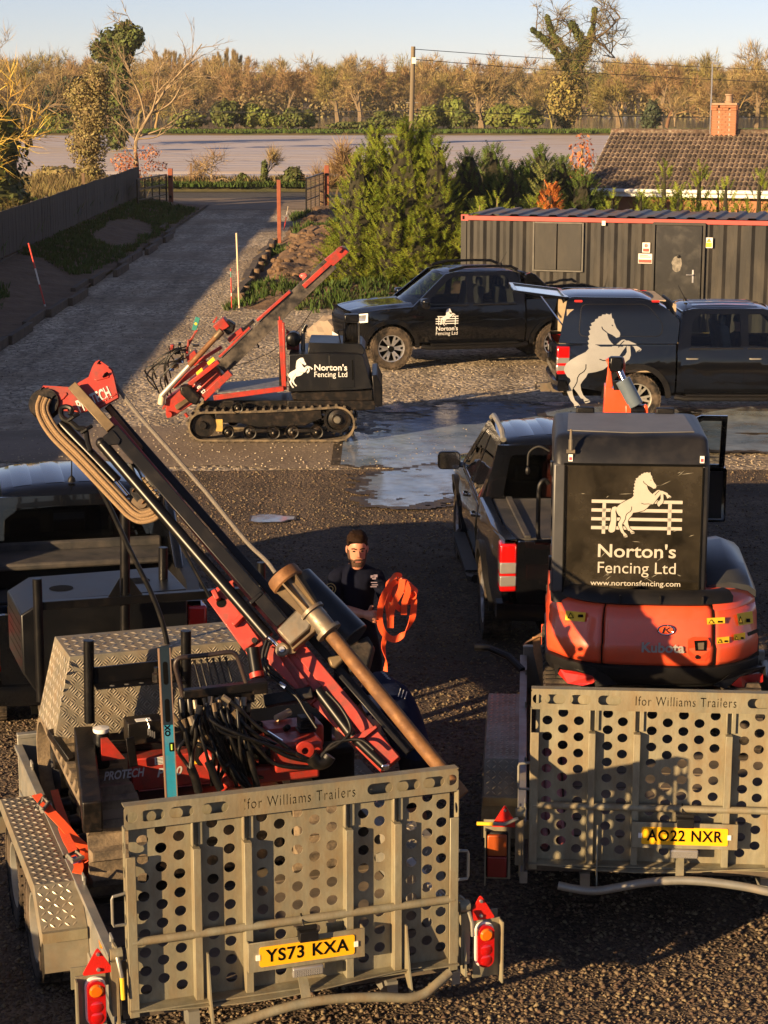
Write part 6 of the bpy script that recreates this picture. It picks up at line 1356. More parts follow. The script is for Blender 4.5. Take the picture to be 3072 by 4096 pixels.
def trailer(label,loc,rz,plate,cluster,deck_len=3.6,clean=False,left_light=True):
 t=thing('plant_trailer',label,'trailer',loc,rz,'twin axle plant trailers');G=GALV;W2=.90
# ---- ramp
 z0,z1=.52,1.63;ribs=(-.53,-.26,.29,.56)
 loops=[[(-W2+.03,z0),(W2-.03,z0),(W2-.03,z1-.01),(-W2+.03,z1-.01)]]
 cols=[-.80,-.705,-.61,-.435,-.345,-.17,-.075,.02,.115,.21,.385,.475,.655,.745,.825]
 for i,x in enumerate(cols):
  z=z0+.075+(.05 if i%2 else 0)
  while z<z1-.15:loops.append([(x+.031*math.cos(a),z+.029*math.sin(a))for a in[k*6.2832/14 for k in range(14)]]);z+=.103
 rp=place_mesh(fill_mesh(loops,.005),'ramp_plate',(0,-.0,0),(1,0,0),(0,0,1),G,t)
 rl=[rrect(-W2,-.06,W2,.06,.02)]
 for cx,hw_ in((-.862,0),(-.755,.032),(-.605,.034),(-.43,.04),(.46,.04),(.615,.034),(.76,.03),(.862,0)):
  rl.append(rrect(cx-hw_-.03,-.03,cx+hw_+.03,.03,.0295,6))
 top=place_mesh(fill_mesh(rl,.005,('Ifor Williams Trailers',.084,(.024,-.003),.60,.0035)),'top_rail',(0,-.055,z1-.06),(1,0,0),(0,0,1),G,t)
 mb=MB();mb.box((0,-.028,z1),(2*W2,.06,.006));mb.box((0,-.028,z1-.122),(2*W2,.06,.006));mb.build('top_rail_flange',G,top)
 for x in ribs:
  mb=MB();mb.box((x,-.034,(z0+1.36)/2),(.042,.062,1.36-z0));mb.box((x+.028,-.012,(1.36+z1-.12)/2),(.026,.02,z1-.13-1.36));mb.box((x-.015,-.022,(1.36+z1-.12)/2),(.01,.038,z1-.13-1.36));mb.build('ramp_rib',G,t,bevel=.003)
 for s in(-1,1):
  mb=MB();mb.box((s*(W2-.025),-.066,(z0+1.36)/2-.02),(.05,.012,1.36-z0+.04));
  sl=[[(-.06,z0-.03),(.0,z0-.03),(.0,z1-.12),(-.06,z1-.12)]];z=z0+.1
  while z<z1-.2:sl.append([(-.031+.024*math.cos(a),z+.03*math.sin(a))for a in[k*6.2832/12 for k in range(12)]]);z+=.13
  ed=mb.build('ramp_edge',G,t,bevel=.003);place_mesh(fill_mesh(sl,.005),'edge_web',(s*W2,0,0),(0,1,0),(0,0,1),G,ed)
  mb=MB();mb.tube([(s*W2,-.02,.98),(s*(W2+.065),-.03,.985),(s*(W2+.07),-.03,1.0),(s*(W2+.07),-.03,1.13),(s*(W2+.065),-.03,1.145),(s*W2,-.02,1.15)],.008,8);mb.build('ramp_handle',GALVC,t)
 mb=MB();mb.cyl((-W2+.02,-.052,.89),(W2-.02,-.052,.89),.022,n=12);mb.build('ramp_tube',G,t)
 mb=MB();mb.box((0,-.045,z0+.0),(2*W2,.1,.008));mb.loft([[(x,-.09-.06*math.sin((x+.9)*1.7)**2,z0-.0+dz-.02*math.sin((x+.9)*3.2))for dz in(0,.006)]+[(x,-.03,z0-.012+dz)for dz in(.006,0)]for x in[-.82+1.5*k/20 for k in range(21)]]);mb.build('ramp_lip',G,t)
 for x in(ribs[0]+.04,ribs[3]+.04):
  mb=MB();mb.prism([(-.05,.78),(-.075,.78),(-.13,.55),(-.19,.40),(-.17,.39),(-.05,.5)],(x,0,0),(0,1,0),(0,0,1),.008);mb.build('ramp_foot',G,t)
 path=bez([(-.72,-.215,.40),(-.62,-.225,.385),(-.5,-.235,.38),(-.38,-.23,.40),(-.2,-.22,.435),(0,-.215,.455),(.2,-.215,.45),(.42,-.22,.425),(.56,-.225,.40),(.66,-.215,.405),(.74,-.19,.44),(.82,-.16,.475)],4)
 mb=MB();mb.tube(path,.026,10);mb.build('ramp_bumper_tube',G if not clean else GALVC,t,smooth=60)
 mb=MB();mb.beam((.02,-.06,.56),(.01,-.2,.45),.05,.012);mb.build('tube_bracket',G,t)
 px=.04
 mb=MB();mb.box((px,-.10,.735),(.63,.01,.165));mb.box((px-.315,-.075,.735),(.01,.06,.165));mb.box((px+.315,-.075,.735),(.01,.06,.165));br=mb.build('plate_bracket',G,t,bevel=.003)
 mb=MB();mb.prism(rrect(-.26,-.0555,.26,.0555,.012),(px,-.106,.735),(1,0,0),(0,0,1),.004);npl=mb.build('number_plate',YELLOWP,t)
 lettering(plate,.098,(px,-.1102,.735),(1,0,0),(0,0,1),DARK,npl,'registration',bold=.0022,width=.455,spacing=1.1)
 for s in(-1,1):mb=MB();mb.box((px+s*.268,-.108,.735),(.022,.01,.03));mb.build('plate_clip',WHITEP,npl)
 mb=MB();mb.box((px-.0,-.12,.83),(.1,.06,.055));mb.box((px,-.1,.865),(.11,.02,.02));mb.cyl((px-.015,-.1,.87),(px-.015,-.04,.92),.006,n=6);mb.build('plate_lamp',PLASTIC,t,bevel=.006)
 mb=MB();mb.box((px,-.112,.625),(.17,.03,.055));rfl=mb.build('reversing_lamp',CLRL,t,bevel=.008);mb=MB()
 lugs(mb,(px-.07,-.1272,.602),(1,0,0),(0,0,1),.14,.046,.012,.01,.007,.003);mb.build('lens_facets',CLRL,rfl,kind='stuff')
# ---- body
 for s in(-1,1):
  mb=MB();mb.box((s*.935,deck_len/2+.03,.54),(.012,deck_len,.37));mb.box((s*.945,deck_len/2+.03,.735),(.055,deck_len,.03));mb.box((s*.93,deck_len/2+.03,.38),(.05,deck_len,.08));sp=mb.build('side_panel',GALVC,t,bevel=.004)
  for v in(.5,deck_len-.75):mb=MB();mb.lathe([(.0,.012),(.03,.01),(.036,0)],(s*.942,v,.66),(s,0,0),12);o=mb.build('side_reflector',pm('orange_reflector',(.85,.22,.01),rough=.25,coat=1),sp);o.scale=(1,1,1)
  for v in(.25,1.1,2.3,3.1):mb=MB();mb.tube([(s*.925,v,.75),(s*.925,v-.02,.79),(s*.925,v+.06,.79),(s*.925,v+.05,.75)],.008,6);mb.build('lashing_ring',GALVC,sp)
  prof=[(.90,.33),(.92,.54),(1.18,.745),(2.62,.745),(2.9,.56),(2.92,.4)]
  mb=MB();vs=[];fs=[]
  for v,z in prof:vs+=[(s*.945,v,z),(s*1.20,v,z)]
  for i in range(len(prof)-1):fs.append((2*i,2*i+1,2*i+3,2*i+2))
  mb.add(vs,fs)
  k0=len(vs);vs2=[];fs2=[]
  for v,z in prof:vs2+=[(s*1.20,v,z),(s*1.212,v-.012*(1 if v<2 else-1),z-.05)]
  for i in range(len(prof)-1):fs2 .append((2*i,2*i+1,2*i+3,2*i+2))
  mb.add(vs2,fs2);mg=mb.build('mudguard',TREAD,t,smooth=0)
  mb=MB();x0=.95 if s>0 else-1.195
  for(va,za),(vb,zb)in zip(prof[1:4],prof[2:5]):
   V_=Vector((0,vb-va,zb-za));L_=V_.length;lugs(mb,(x0,va,za+.0005),(1,0,0),V_,.245,L_,.041,.040,.012,.006)
  mb.build('tread_lugs',LUG,mg,kind='stuff')
  mb=MB();mb.box((s*1.08,.89,.55),(.25,.03,.06));mb.build('mudguard_bar',G,mg)
  for v in(1.55,2.38):
   h=wheel(t,s*1.075,v,s,GALVC,r=.325,wd=.19,style='steel');h.location=(0,0,0)
   M=Matrix.Translation((s*1.075,v,.325))@Matrix.Rotation(-math.pi/2,4,'Z')@Matrix.Translation((-s*1.075,-v,-.325));h.matrix_local=M
  if s<0 or True:
   mb=MB();mb.box((s*1.03,.06,.60),(.3,.008,.12));mb.box((s*1.09,-.005,.47),(.155,.008,.34));mb.box((s*1.167,-.03,.45),(.008,.06,.36));mb.box((s*.96,.02,.55),(.05,.1,.3));lb=mb.build('light_board',G,t)
   mb=MB();mb.prism(roundpoly([(-.085,0),(.085,0),(0,.145)],.018),(s*1.05,-.012,.645),(1,0,0),(0,0,1),.01);tr_=mb.build('warning_triangle',REFLR,t)
   for dx,dz in((0,.035),(0,.12)):mb=MB();mb.lathe([(0,.012),(.009,.011),(.011,0)],(s*1.05+dx,-.022,.635+dz),(0,-1,0),8);mb.build('rivet',ALU,tr_)
   if cluster=='oval':
    mb=MB();mb.prism(rrect(-.054,-.13,.054,.13,.048,6),(s*1.07,-.01,.50),(1,0,0),(0,0,1),.02);cl=mb.build('rear_light',WHITEP,t)
    mb=MB();mb.prism(rrect(-.047,-.122,.047,.122,.043,6),(s*1.07,-.03,.50),(1,0,0),(0,0,1),.03);mb.build('red_lens',REDL,cl,bevel=.012)
    mb=MB();mb.lathe([(0,.012),(.028,.011),(.037,0)],(s*1.07,-.0605,.57),(0,-1,0),16);mb.build('amber_lens',AMBL,cl)
    for dz in(-.02,-.08):mb=MB();mb.lathe([(0,.006),(.025,.005),(.034,0)],(s*1.07,-.0605,.50+dz),(0,-1,0),16);mb.build('red_lens',REDL,cl)
   else:
    mb=MB();mb.box((s*1.095,-.02,.465),(.135,.03,.30));cl=mb.build('rear_light',PLASTIC,t,bevel=.01)
    mb=MB();mb.box((s*1.095,-.045,.535),(.12,.03,.135));mb.build('amber_lens',pm('dull_amber_lens',(.30,.06,.012),rough=.3),cl,bevel=.008)
    mb=MB();mb.box((s*1.095,-.045,.395),(.12,.03,.135));mb.build('red_lens',pm('dull_red_lens',(.2,.012,.012),rough=.3),cl,bevel=.008)
  mb=MB();mb.beam((s*.955,-.02,.42),(s*.955,.02,.86),.012,.07);mb.lathe([(0,.03),(.03,.03),(.035,0),(.035,-.03),(0,-.03)],(s*.955,-.01,.82),(s,0,0),12);mb.build('latch_plate',G,t)
  mb=MB();mb.tube([(s*.955,-.05,.82),(s*.95,-.075,.78),(s*.94,-.08,.72)]if s<0 and cluster=='oval' else[(s*.97,-.05,.80),(s*1.05,-.09,.775),(s*1.16,-.09,.775)]if s<0 else[(s*.97,-.05,.80),(s*.985,-.06,.74),(s*.99,-.06,.66)],.011,8);la=mb.build('latch_lever',GALVC,t)
  if s>0:continue
  mb=MB();mb.cyl(*(((s*.94,-.08,.72),(s*.937,-.082,.60))if s<0 and cluster=='oval' else((s*1.12,-.09,.775),(s*1.22,-.09,.775))),.012,n=8);mb.build('yellow_grip',YELLOWS,la)
 mb=MB();mb.box((0,deck_len/2+.03,.455),(1.84,deck_len,.05));
 for v in[k*.3+.2 for k in range(12)]:mb.box((0,v,.484),(1.8,.02,.008))
 mb.build('deck',pm('deck_plank',(.075,.06,.045),rough=.85,var=.35,scale=4,dirt=(.2,.15,.1),dirtamt=.7,dscale=3),t)
 mb=MB();mb.box((0,deck_len+.035,.60),(1.9,.02,.40));mb.box((0,deck_len+.04,.81),(1.9,.06,.03));mb.build('front_panel',GALVC,t,bevel=.004)
 mb=MB();mb.beam((-.5,deck_len-.2,.42),(0,deck_len+1.35,.46),.08,.1);mb.beam((.5,deck_len-.2,.42),(0,deck_len+1.35,.46),.08,.1);mb.box((0,deck_len+1.45,.50),(.09,.3,.1));mb.cyl((.09,deck_len+1.1,.2),(.09,deck_len+1.1,.85),.03,n=10);mb.build('drawbar',GALVC,t)
 mb=MB()
 for v in(1.55,2.38):mb.cyl((-1.1,v,.325),(1.1,v,.325),.04,n=8)
 for x in(-.55,.55):mb.box((x,deck_len/2,.38),(.06,deck_len,.1))
 mb.build('chassis',GALVC,t)
 return t
TRA=R(18.4);trl=trailer('near galvanised plant trailer with perforated ramp carrying the red post driver',(-.475,9.585,0),TRA,'YS73 KXA','oval')
TRB=R(-4.2);trr=trailer('right hand galvanised plant trailer with perforated ramp carrying the orange excavator',(1.79,11.2,0),TRB,'AO22 NXR','square',clean=True)
for t_ in(trl,trr):
 for c_ in t_.children:
  n_=c_.name.split('.')[0]
  if n_ in('light_board','rear_light','warning_triangle'):c_.location.z+=.085
  elif n_ in('ramp_bumper_tube','tube_bracket'):c_.location.z+=.04
# ================================================================ TRACKED POST DRIVER ON THE NEAR TRAILER
TM=Matrix.Translation((-.475,9.585,0))@Matrix.Rotation(TRA,4,'Z');TI=TM.inverted()
CAM=Vector((0,0,CAM_H))
def Wv(sx,sy,v):
 o=TI@CAM;d=TI.to_3x3()@ray(sx,sy);return o+d*((v-o.y)/d.y)
def Wz(sx,sy,z):
 o=TI@CAM;d=TI.to_3x3()@ray(sx,sy);return o+d*((z-o.z)/d.z)
def z5(x,y):return(x/1.08,1800+y/1.08)
def z7(x,y):return(x/1.08,2700+y/1.08)
def zA(x,y):return(100+x/2.074,1400+y/2.074)
def zB(x,y):return(600+x/1.843,2500+y/1.843)
def zD(x,y):return(1000+x/2.212,2200+y/2.212)
def zF(x,y):return(x/2.765,2900+y/2.765)
rig=thing('tracked_post_driver','red and black tracked post driver with a long slanting mast on the near trailer','post driver',(-.475,9.585,0),TRA)
def track(parent,x0,x1,v0,v1,z0,r0,r1,lugmat,beltmat,axis='y',nl=34,th=.03,lug=(.045,.03),lugname='track_lug'):
 """belt round a rear wheel (v0, r0) and a front wheel (v1, r1) resting at z0"""
 pts=[]
 n=12
 c0=Vector((0,v0,z0+r0));c1=Vector((0,v1,z0+r1))
 for k in range(n+1):a=R(90+180*k/n);pts.append(Vector((0,c0 .y+r0*math.cos(a),c0 .z+r0*math.sin(a))))
 for k in range(1,10):f=k/10;pts.append(Vector((0,v0+(v1-v0)*f,z0)))
 for k in range(n+1):a=R(-90+180*k/n);pts.append(Vector((0,c1 .y+r1*math.cos(a),c1 .z+r1*math.sin(a))))
 for k in range(1,10):f=k/10;a=c1+Vector((0,0,r1));b=c0+Vector((0,0,r0));p=a.lerp(b,f);p.z-=.02*math.sin(math.pi*f);pts.append(p)
 mb=MB();rings=[];k=len(pts)
 for i,p in enumerate(pts):
  d=(pts[(i+1)%k]-pts[i-1]).normalized();nn=Vector((0,d.z,-d.y))*-1
  nn=Vector((0,-d.z,d.y))*-1
  rings.append([Vector((x0,p.y,p.z)),Vector((x1,p.y,p.z)),Vector((x1,p.y,p.z))-nn*th,Vector((x0,p.y,p.z))-nn*th])
 rings.append(rings[0]);mb.loft(rings,cap=False);belt=mb.build('track',beltmat,parent,smooth=40)
 L_=[0]
 for i in range(k):L_.append(L_[-1]+(pts[(i+1)%k]-pts[i]).length)
 w_=x1-x0;mb=MB();mb.loft([[(-w_/2,-lug[0]/2,0),(w_/2,-lug[0]/2,0),(w_/2-.015,-lug[0]*.3,lug[1]),(-w_/2+.015,-lug[0]*.3,lug[1])],[(-w_/2,lug[0]/2,0),(w_/2,lug[0]/2,0),(w_/2-.015,lug[0]*.3,lug[1]),(-w_/2+.015,lug[0]*.3,lug[1])]])
 l0=mb.build(lugname,lugmat,belt,smooth=0);first=True
 for j in range(nl):
  s_=L_[-1]*(j+.5)/nl;i=max(q for q in range(k)if L_[q]<=s_);f=(s_-L_[i])/(L_[i+1]-L_[i]+1e-9);p=pts[i].lerp(pts[(i+1)%k],f);d=(pts[(i+1)%k]-pts[i]).normalized()
  nn=Vector((0,d.z,-d.y))
  o=l0 if first else l0 .copy()
  if not first:COL.objects.link(o);o.parent=belt
  first=False
  xa=Vector((1,0,0));za=-nn if False else Vector((0,d.z,-d.y));ya=za.cross(xa)
  o.matrix_local=Matrix(((xa.x,ya.x,za.x,(x0+x1)/2),(xa.y,ya.y,za.y,p.y),(xa.z,ya.z,za.z,p.z),(0,0,0,1)))
 return belt
for x0,x1 in((-.87,-.53),(.36,.70)):
 b=track(rig,x0,x1,1.52,2.98,.55,.27,.29,DRUBBER,DRUBBER,nl=30,lug=(.085,.05))
 for v,z,r_ in((1.56,.81,.2),(2.98,.84,.23)):
  mb=MB();mb.lathe([(0,.1),(.06,.1),(.07,.06),(r_*.8,.05),(r_,.09),(r_,-.09),(r_*.8,-.05),(0,-.06)],((x0+x1)/2,v,z),(-1,0,0),20)
  mb.build('track_wheel',BLACKW,b)
 for v in(1.95,2.28,2.6):mb=MB();mb.lathe([(0,.12),(.04,.12),(.05,.06),(.09,.06),(.09,-.06),(0,-.06)],((x0+x1)/2,v,.67),(-1,0,0),16);mb.build('track_roller',BLACKW,b)
 mb=MB();mb.box(((x0+x1)/2,2.26,.84),(.14,1.2,.14));mb.build('track_frame',BLACKW,b,bevel=.01)
mb=MB();mb.box((-.1,2.3,.92),(.92,2.0,.22));mb.box((-.1,2.1,.75),(.8,1.6,.2));mb.build('chassis',BLACKW,rig,bevel=.01)
mb=MB();mb.box((-.30,2.25,1.10),(1.1,.75,.03));mb.build('floor_plate',pm('muddy_plate',(.16,.12,.075),rough=.8,var=.35,scale=5,dirt=(.08,.06,.04),dirtamt=.8,dscale=4),rig)
a=Wv(*z5(300,882),2.35);b=Wv(*z5(1090,832),2.35);c=Wv(*z7(215,228),2.45);zt=(a.z+b.z)/2;zb_=1.22
tb=[(a.x,zt),(b.x+.03,zt),(b.x+.1,zb_),(c.x,zb_)]
mb=MB();y0,y1=2.35,2.80
fr=[(tb[0][0],y0,zt),(tb[1][0],y0,zt),(tb[2][0],y0-.06,zb_),(tb[3][0],y0-.06,zb_)];bk=[(tb[0][0]-.02,y1,zt+.01),(tb[1][0]-.02,y1,zt+.01),(tb[2][0],y1,zb_),(tb[3][0]-.02,y1,zb_)]
mb.add(fr+bk,[(3,2,1,0),(4,5,6,7),(0,1,5,4),(2,3,7,6),(1,2,6,5),(3,0,4,7)]);tbx=mb.build('tool_box',TREAD,rig,smooth=0,bevel=.004)
mb=MB();fV=(Vector(fr[0])-Vector(fr[3]));V2=Vector((0,fr[0][1]-fr[3][1],zt-zb_));O2=Vector((tb[3][0],fr[3][1]-.0005,zb_));wd_=tb[2][0]-tb[3][0];hgt=V2 .length
slope=(tb[0][0]-tb[3][0])/hgt;slr=(tb[2][0]-tb[1][0])/hgt
lugs(mb,O2,(1,0,0),V2,wd_,hgt,.054,.054,.0075,.006,bars=4,tri=lambda p,q:slope*q+.012<p<wd_-slr*q-.012)
lugs(mb,Vector((tb[0][0],y0+.01,zt+.0005)),(1,0,0),(0,1,.022),tb[1][0]-tb[0][0],y1-y0-.02,.056,.056,.02,.005)
L0=Vector(bk[3]);U_=Vector(fr[3])-L0;V_=Vector(bk[0])-L0;lugs(mb,L0+V_.cross(U_).normalized()*-.0,U_,V_,U_.length,V_.length,.056,.056,.02,.005);mb.build('tread_lugs',LUG,tbx,kind='stuff')
mb=MB();xm=tb[0][0]+.52*(tb[1][0]-tb[0][0]);mb.box((xm,y0-.045,(zt+zb_)/2-.1),(.006,.01,.28));mb.build('panel_joint',DARK,tbx)
M_ENG=pm('black_engine_cover',(.004,.0045,.006),rough=.36,var=.35,scale=3,spec=.4,dirt=(.06,.052,.045),dirtamt=.18,dscale=2.4,dthr=.55)
eL,eR,e0_,e1_,eT=-.87,.30,3.80,4.5,1.71
mb=MB();ring=lambda v:[(eL+.16,v,eT),(eR,v,eT),(eR,v,1.1),(eL+.12,v,1.0),(eL,v,1.2),(eL,v,1.62)]
mb.loft([ring(e0_),ring(e1_)]);eng=mb.build('engine_housing',M_ENG,rig,bevel=.012)
mb=MB()
for i in range(22):
 for j in range(5):mb.lathe([(.008,0),(0,.0005)],(eL-.0015,e0_+.06+.026*i,1.3+.06*j),(-1,0,0),6)
mb.build('vent_holes',DARK,eng,kind='stuff')
for x,v in((eL+.33,e0_+.3),(.02,e0_+.34)):mb=MB();mb.lathe([(.085,.0025),(0,.003)],(x,v,eT),(0,0,1),20);mb.build('cover_hole',DARK,eng)
mb=MB();mb.prism([(-.03,1.25),(.25,1.25),(.25,1.31),(-.03,1.31)],(0,e0_-.008,0),(1,0,0),(0,0,1),.004);mb.build('perforated_vent',BLACKW,eng)
def post(s_top,s_bot,v,r_=.032,nm='rack_post',zbot=None):
 p=Wv(*s_top,v);q=Wv(*s_bot,v);
 if zbot is not None:q.z=zbot
 mb=MB();mb.tube([q,p],r_,14);mb.build(nm,BLACKM,rig,smooth=40,bevel=.003)
post(z5(160,555),z5(178,1085),3.4);post(z5(540,210),z5(540,800),3.45,.034);post(z5(705,420),z5(705,562),e0_+.34,.034);post(z5(1128,485),z5(1130,700),3.45,.03)
post(z5(383,822),z7(387,205),2.12,.033);post(z5(803,780),z5(800,1000),2.12,.033,zbot=1.15)
a=Wv(*z5(170,672),3.42);b=Wv(*z5(1130,605),3.42);mb=MB();mb.beam(a,b,.06,.058);mb.build('rack_rail',BLACKM,rig,bevel=.004)
mb=MB();p=Wv(*z5(540,630),3.42);mb.prism([(-.12,0),(-.035,0),(-.035,.13)],p,(1,0,0),(0,0,1),.01);mb.prism([(.12,0),(.035,0),(.035,.13)],p,(1,0,0),(0,0,1),.01);mb.build('gusset',BLACKM,rig)
a=Wv(*z5(400,940),2.12);b=Wv(*z5(780,900),2.12);c=Wv(*z5(400,1010),2.12);mb=MB();mb.beam((a+c)/2,b+(c-a)/2,.02,a.z-c.z);mb.box(((a.x+b.x)/2,2.06,c.z),(b.x-a.x,.13,.008));sh=mb.build('rack_shelf',BLACKM,rig,bevel=.003)
for k in range(4):mb=MB();mb.lathe([(.016,0),(0,.001)],(a.x+.1+.09*k,2.03,c.z+.0045),(0,0,1),10);mb.build('bolt_hole',GALVC,sh)
mb=MB();mb.lathe([(0,0),(.03,0),(.03,.05),(.018,.06),(.018,.09),(0,.09)],(b.x-.17,2.03,c.z+.005),(0,0,1),10);mb.lathe([(0,0),(.025,0),(.025,.04),(0,.05)],(b.x-.07,2.04,c.z+.005),(0,0,1),10);mb.build('shelf_fitting',BLACKW,sh)
a=Wz(*zF(920,20),1.33);b=Wz(*zF(1020,860),1.20);mb=MB();d=(b-a);mb.beam(a-Vector((0,0,.09)),b-Vector((0,0,.09)),.115,.2);mb.build('box_arm',BLACKW,rig,bevel=.01)
a=Wz(*zF(560,70),1.25);b=Wz(*zF(790,400),1.12);mb=MB();mb.beam(a,b,.05,.05);mb.build('strut',BLACKW,rig,bevel=.006)
p=Wv(*zF(1120,110),1.9);mb=MB();mb.lathe([(0,-.2),(.045,-.2),(.05,-.18),(.05,0),(.046,.02)],p,(0,0,1),16);fl=mb.build('oil_filter',BLACKM,rig)
mb=MB();mb.lathe([(.046,.02),(.05,.03),(.05,.045),(.0,.05)],p,(0,0,1),16);mb.build('white_cap',WHITEP,fl)
VB=1.72
q0=Wv(*z7(430,385),VB);q1=Wv(*z7(720,345),VB);q2=Wv(*z7(450,515),VB);zt_=(q0 .z+q1 .z)/2;zb2=q2 .z
mb=MB();mb.box((.12,VB+.07,(zt_+zb2)/2),(1.28,.14,zt_-zb2));mb.box((.12,VB+.05,zb2-.05),(1.2,.1,.1));beam_=mb.build('red_cross_beam',REDM,rig,bevel=.008)
mb=MB();mb.prism([(q0 .x+.02,zt_),(q0 .x+.16,zt_),(q0 .x+.06,zt_+.14),(q0 .x+.02,zt_+.14)],(0,VB+.05,0),(1,0,0),(0,0,1),.02);mb.build('red_gusset',REDM,rig)
GREYL=pm('grey_lettering',(.48,.47,.45),rough=.5)
qa=Wv(*z7(445,432),VB);qb=Wv(*z7(622,428),VB)
lettering('PROTECH',.075,((qa.x+qb.x)/2,VB,(qa.z+qb.z)/2),(1,0,0),(0,0,1),GREYL,beam_,'maker_lettering',shear=.25,bold=.002,width=qb.x-qa.x)
qa=Wv(*z7(680,425),VB);lettering('P200',.075,(qa.x+.07,VB,qa.z),(1,0,0),(0,0,1),GREYL,beam_,'maker_lettering',shear=.25,bold=.002)
qa=Wv(*z7(687,370),VB);mb=MB();mb.prism(rrect(-.026,-.024,.026,.024,.002),(qa.x,VB-.001,qa.z),(1,0,0),(0,0,1),.002);pl=mb.build('data_plate',WHITEP,beam_)
for k in range(5):mb=MB();mb.box((qa.x,VB-.0035,qa.z-.018+.009*k),(.042,.001,.004));mb.build('printed_line',DARK,pl)
qa=Wv(*z7(850,370),VB);mb=MB();mb.prism([(-.022,-.02),(.022,-.02),(0,.022)],(qa.x,VB-.001,qa.z),(1,0,0),(0,0,1),.002);mb.build('warning_sticker',YELLOWS,beam_)
a=Wv(*z7(560,270),1.66);b=Wv(*z7(578,395),1.66);mb=MB();mb.beam(a,b,.05,.015,up=(0,1,0));mb.build('black_bracket',BLACKM,rig,bevel=.004)
p=Wv(*z7(620,205),1.75);mb=MB();mb.box((p.x+.01,1.8,p.z-.06),(.22,.14,.14));cb=mb.build('switch_box',BLACKW,rig,bevel=.008)
mb=MB();mb.box((p.x+.0,1.765,p.z+.0125),(.09,.05,.003));mb.build('switch_panel',WHITEP,cb)
mb=MB();mb.tube([(p.x+.02,1.75,p.z+.02),(p.x+.03,1.72,p.z-.02),(p.x+.025,1.72,p.z-.05)],.006,6)
for k in range(4):mb.box((p.x+.02+.012*k,1.715,p.z-.05-.008*k),(.008,.004,.04))
mb.build('key_bunch',ALU,cb)
for k in range(3):mb=MB();mb.tube([Wv(*z7(440,300+14*k),1.85),Wv(*z7(600,290+16*k),1.9),Wv(*z7(760,300+10*k),1.85)],.02,8);mb.build('hydraulic_pipe',BLACKM,rig)
# ---------------- mast frame
Pt=TI@aty(215/.540039,880/.540039,12.0);Pb=TI@aty(880/.540039,1720/.540039,10.72)
ma=(Pt-Pb).normalized();camL=TI@CAM;mc=(camL-(Pt+Pb)/2);mc=(mc-ma*mc.dot(ma)).normalized();mbv=ma.cross(mc).normalized()
if(TM.to_3x3()@mbv).x<0:mbv=-mbv
def MP(s_,off=0.0):
 d=TI.to_3x3()@ray(*s_);o=camL;P0=Pb+mc*off;return o+d*((P0-o).dot(mc)/d.dot(mc))
def mline(name,pts,r_,mat,off=0,n=12,**kw):
 mb=MB();mb.tube([MP(p,off)for p in pts],r_,n);return mb.build(name,mat,kw.get('parent',rig),smooth=40,bevel=kw.get('bevel',0))
def mbox(name,p0,p1,wd,dp,mat,off=0,bevel=.005,parent=None,ext=0.0):
 a=MP(p0,off);b=MP(p1,off);d=(b-a).normalized();mb=MB();mb.beam(a-d*ext,b+d*ext,wd,dp,up=mc);return mb.build(name,mat,parent or rig,bevel=bevel)
def mplate(name,poly,off,th,mat,parent=None,bevel=.004):
 P=[MP(p,off)for p in poly];O=P[0];mb=MB();mb.prism([((p-O).dot(mbv),(p-O).dot(ma))for p in P],O,mbv,ma,th if mbv.cross(ma).dot(mc)>0 else-th);return mb.build(name,mat,parent or rig,bevel=bevel)
mast=mbox('mast',zA(700,600),zD(1280,1880),.085,.10,REDM,off=-.06)
mbox('mast_slide',zA(735,668),zD(292,660),.078,.085,BLACKM,off=.02)
mbox('slide_collar',zD(50,425),zD(75,452),.095,.10,BLACKM,off=.02)
mbox('slide_extension',zA(395,300),zA(720,660),.062,.06,BRONZE,off=.02,bevel=.004)
mplate('sleeve_lug',[zA(*p)for p in((650,720),(720,665),(745,680),(800,750),(785,785),(690,795),(640,800))],.062,.012,BLACKM)
mbox('chain_rail',zA(975,1060),zA(1115,1235),.02,.02,BRONZE,off=.045)
for k in range(6):mline('rail_bolt',[zA(985+25*k,1065+31*k),zA(987+25*k,1068+31*k)],.012,WORN,off=.06,n=8)
mbox('rear_rail',zA(690,470),zD(1420,1780),.05,.05,BLACKM,off=-.16)
mbox('rear_rail_plate',zA(720,520),zA(960,830),.035,.02,RUST,off=-.13)
mline('ram_tube',[zA(645,785),zD(165,770)],.036,BLACKM,off=.05,n=18)
mline('ram_rod',[zD(165,770),zD(262,862)],.016,CHROME,off=.05)
mb=MB();mb.ball(MP(zA(632,770),.05),.035,12,8);mb.build('ram_eye',BLACKW,rig)
e=MP(zD(285,884),.06);mb=MB();mb.tube([e+(mbv*math.cos(k*.5236)+ma*math.sin(k*.5236))*.03 for k in range(12)],.013,8,closed=True);mb.build('ram_end_eye',WORN,rig)
mb=MB();mb.cyl(e-mc*.05,e+mc*.02,.018,n=10);mb.build('ram_pin',ALU,rig)
mline('lift_cylinder',[zA(300,610),zA(760,1085)],.035,BLACKM,off=-.02,n=16)
mline('lift_rod',[zA(745,1090),zA(850,1215)],.02,CHROME,off=-.02)
pl_=MP(zA(985,1290),.0);mb=MB();mb.lathe([(0,.05),(.03,.05),(.03,.03),(.075,.03),(.075,-.03),(0,-.03)],pl_,mc,24);pul=mb.build('lower_pulley',BRONZE,rig)
mplate('pulley_bracket',[zA(*p)for p in((870,1150),(930,1130),(1060,1240),(1040,1310),(960,1300),(880,1200))],.03,.012,BLACKW)
for p in((905,1160),(985,1260)):mline('pulley_bolt',[zA(*p),zA(p[0]+3,p[1]+3)],.018,RUST,off=.055,n=8)
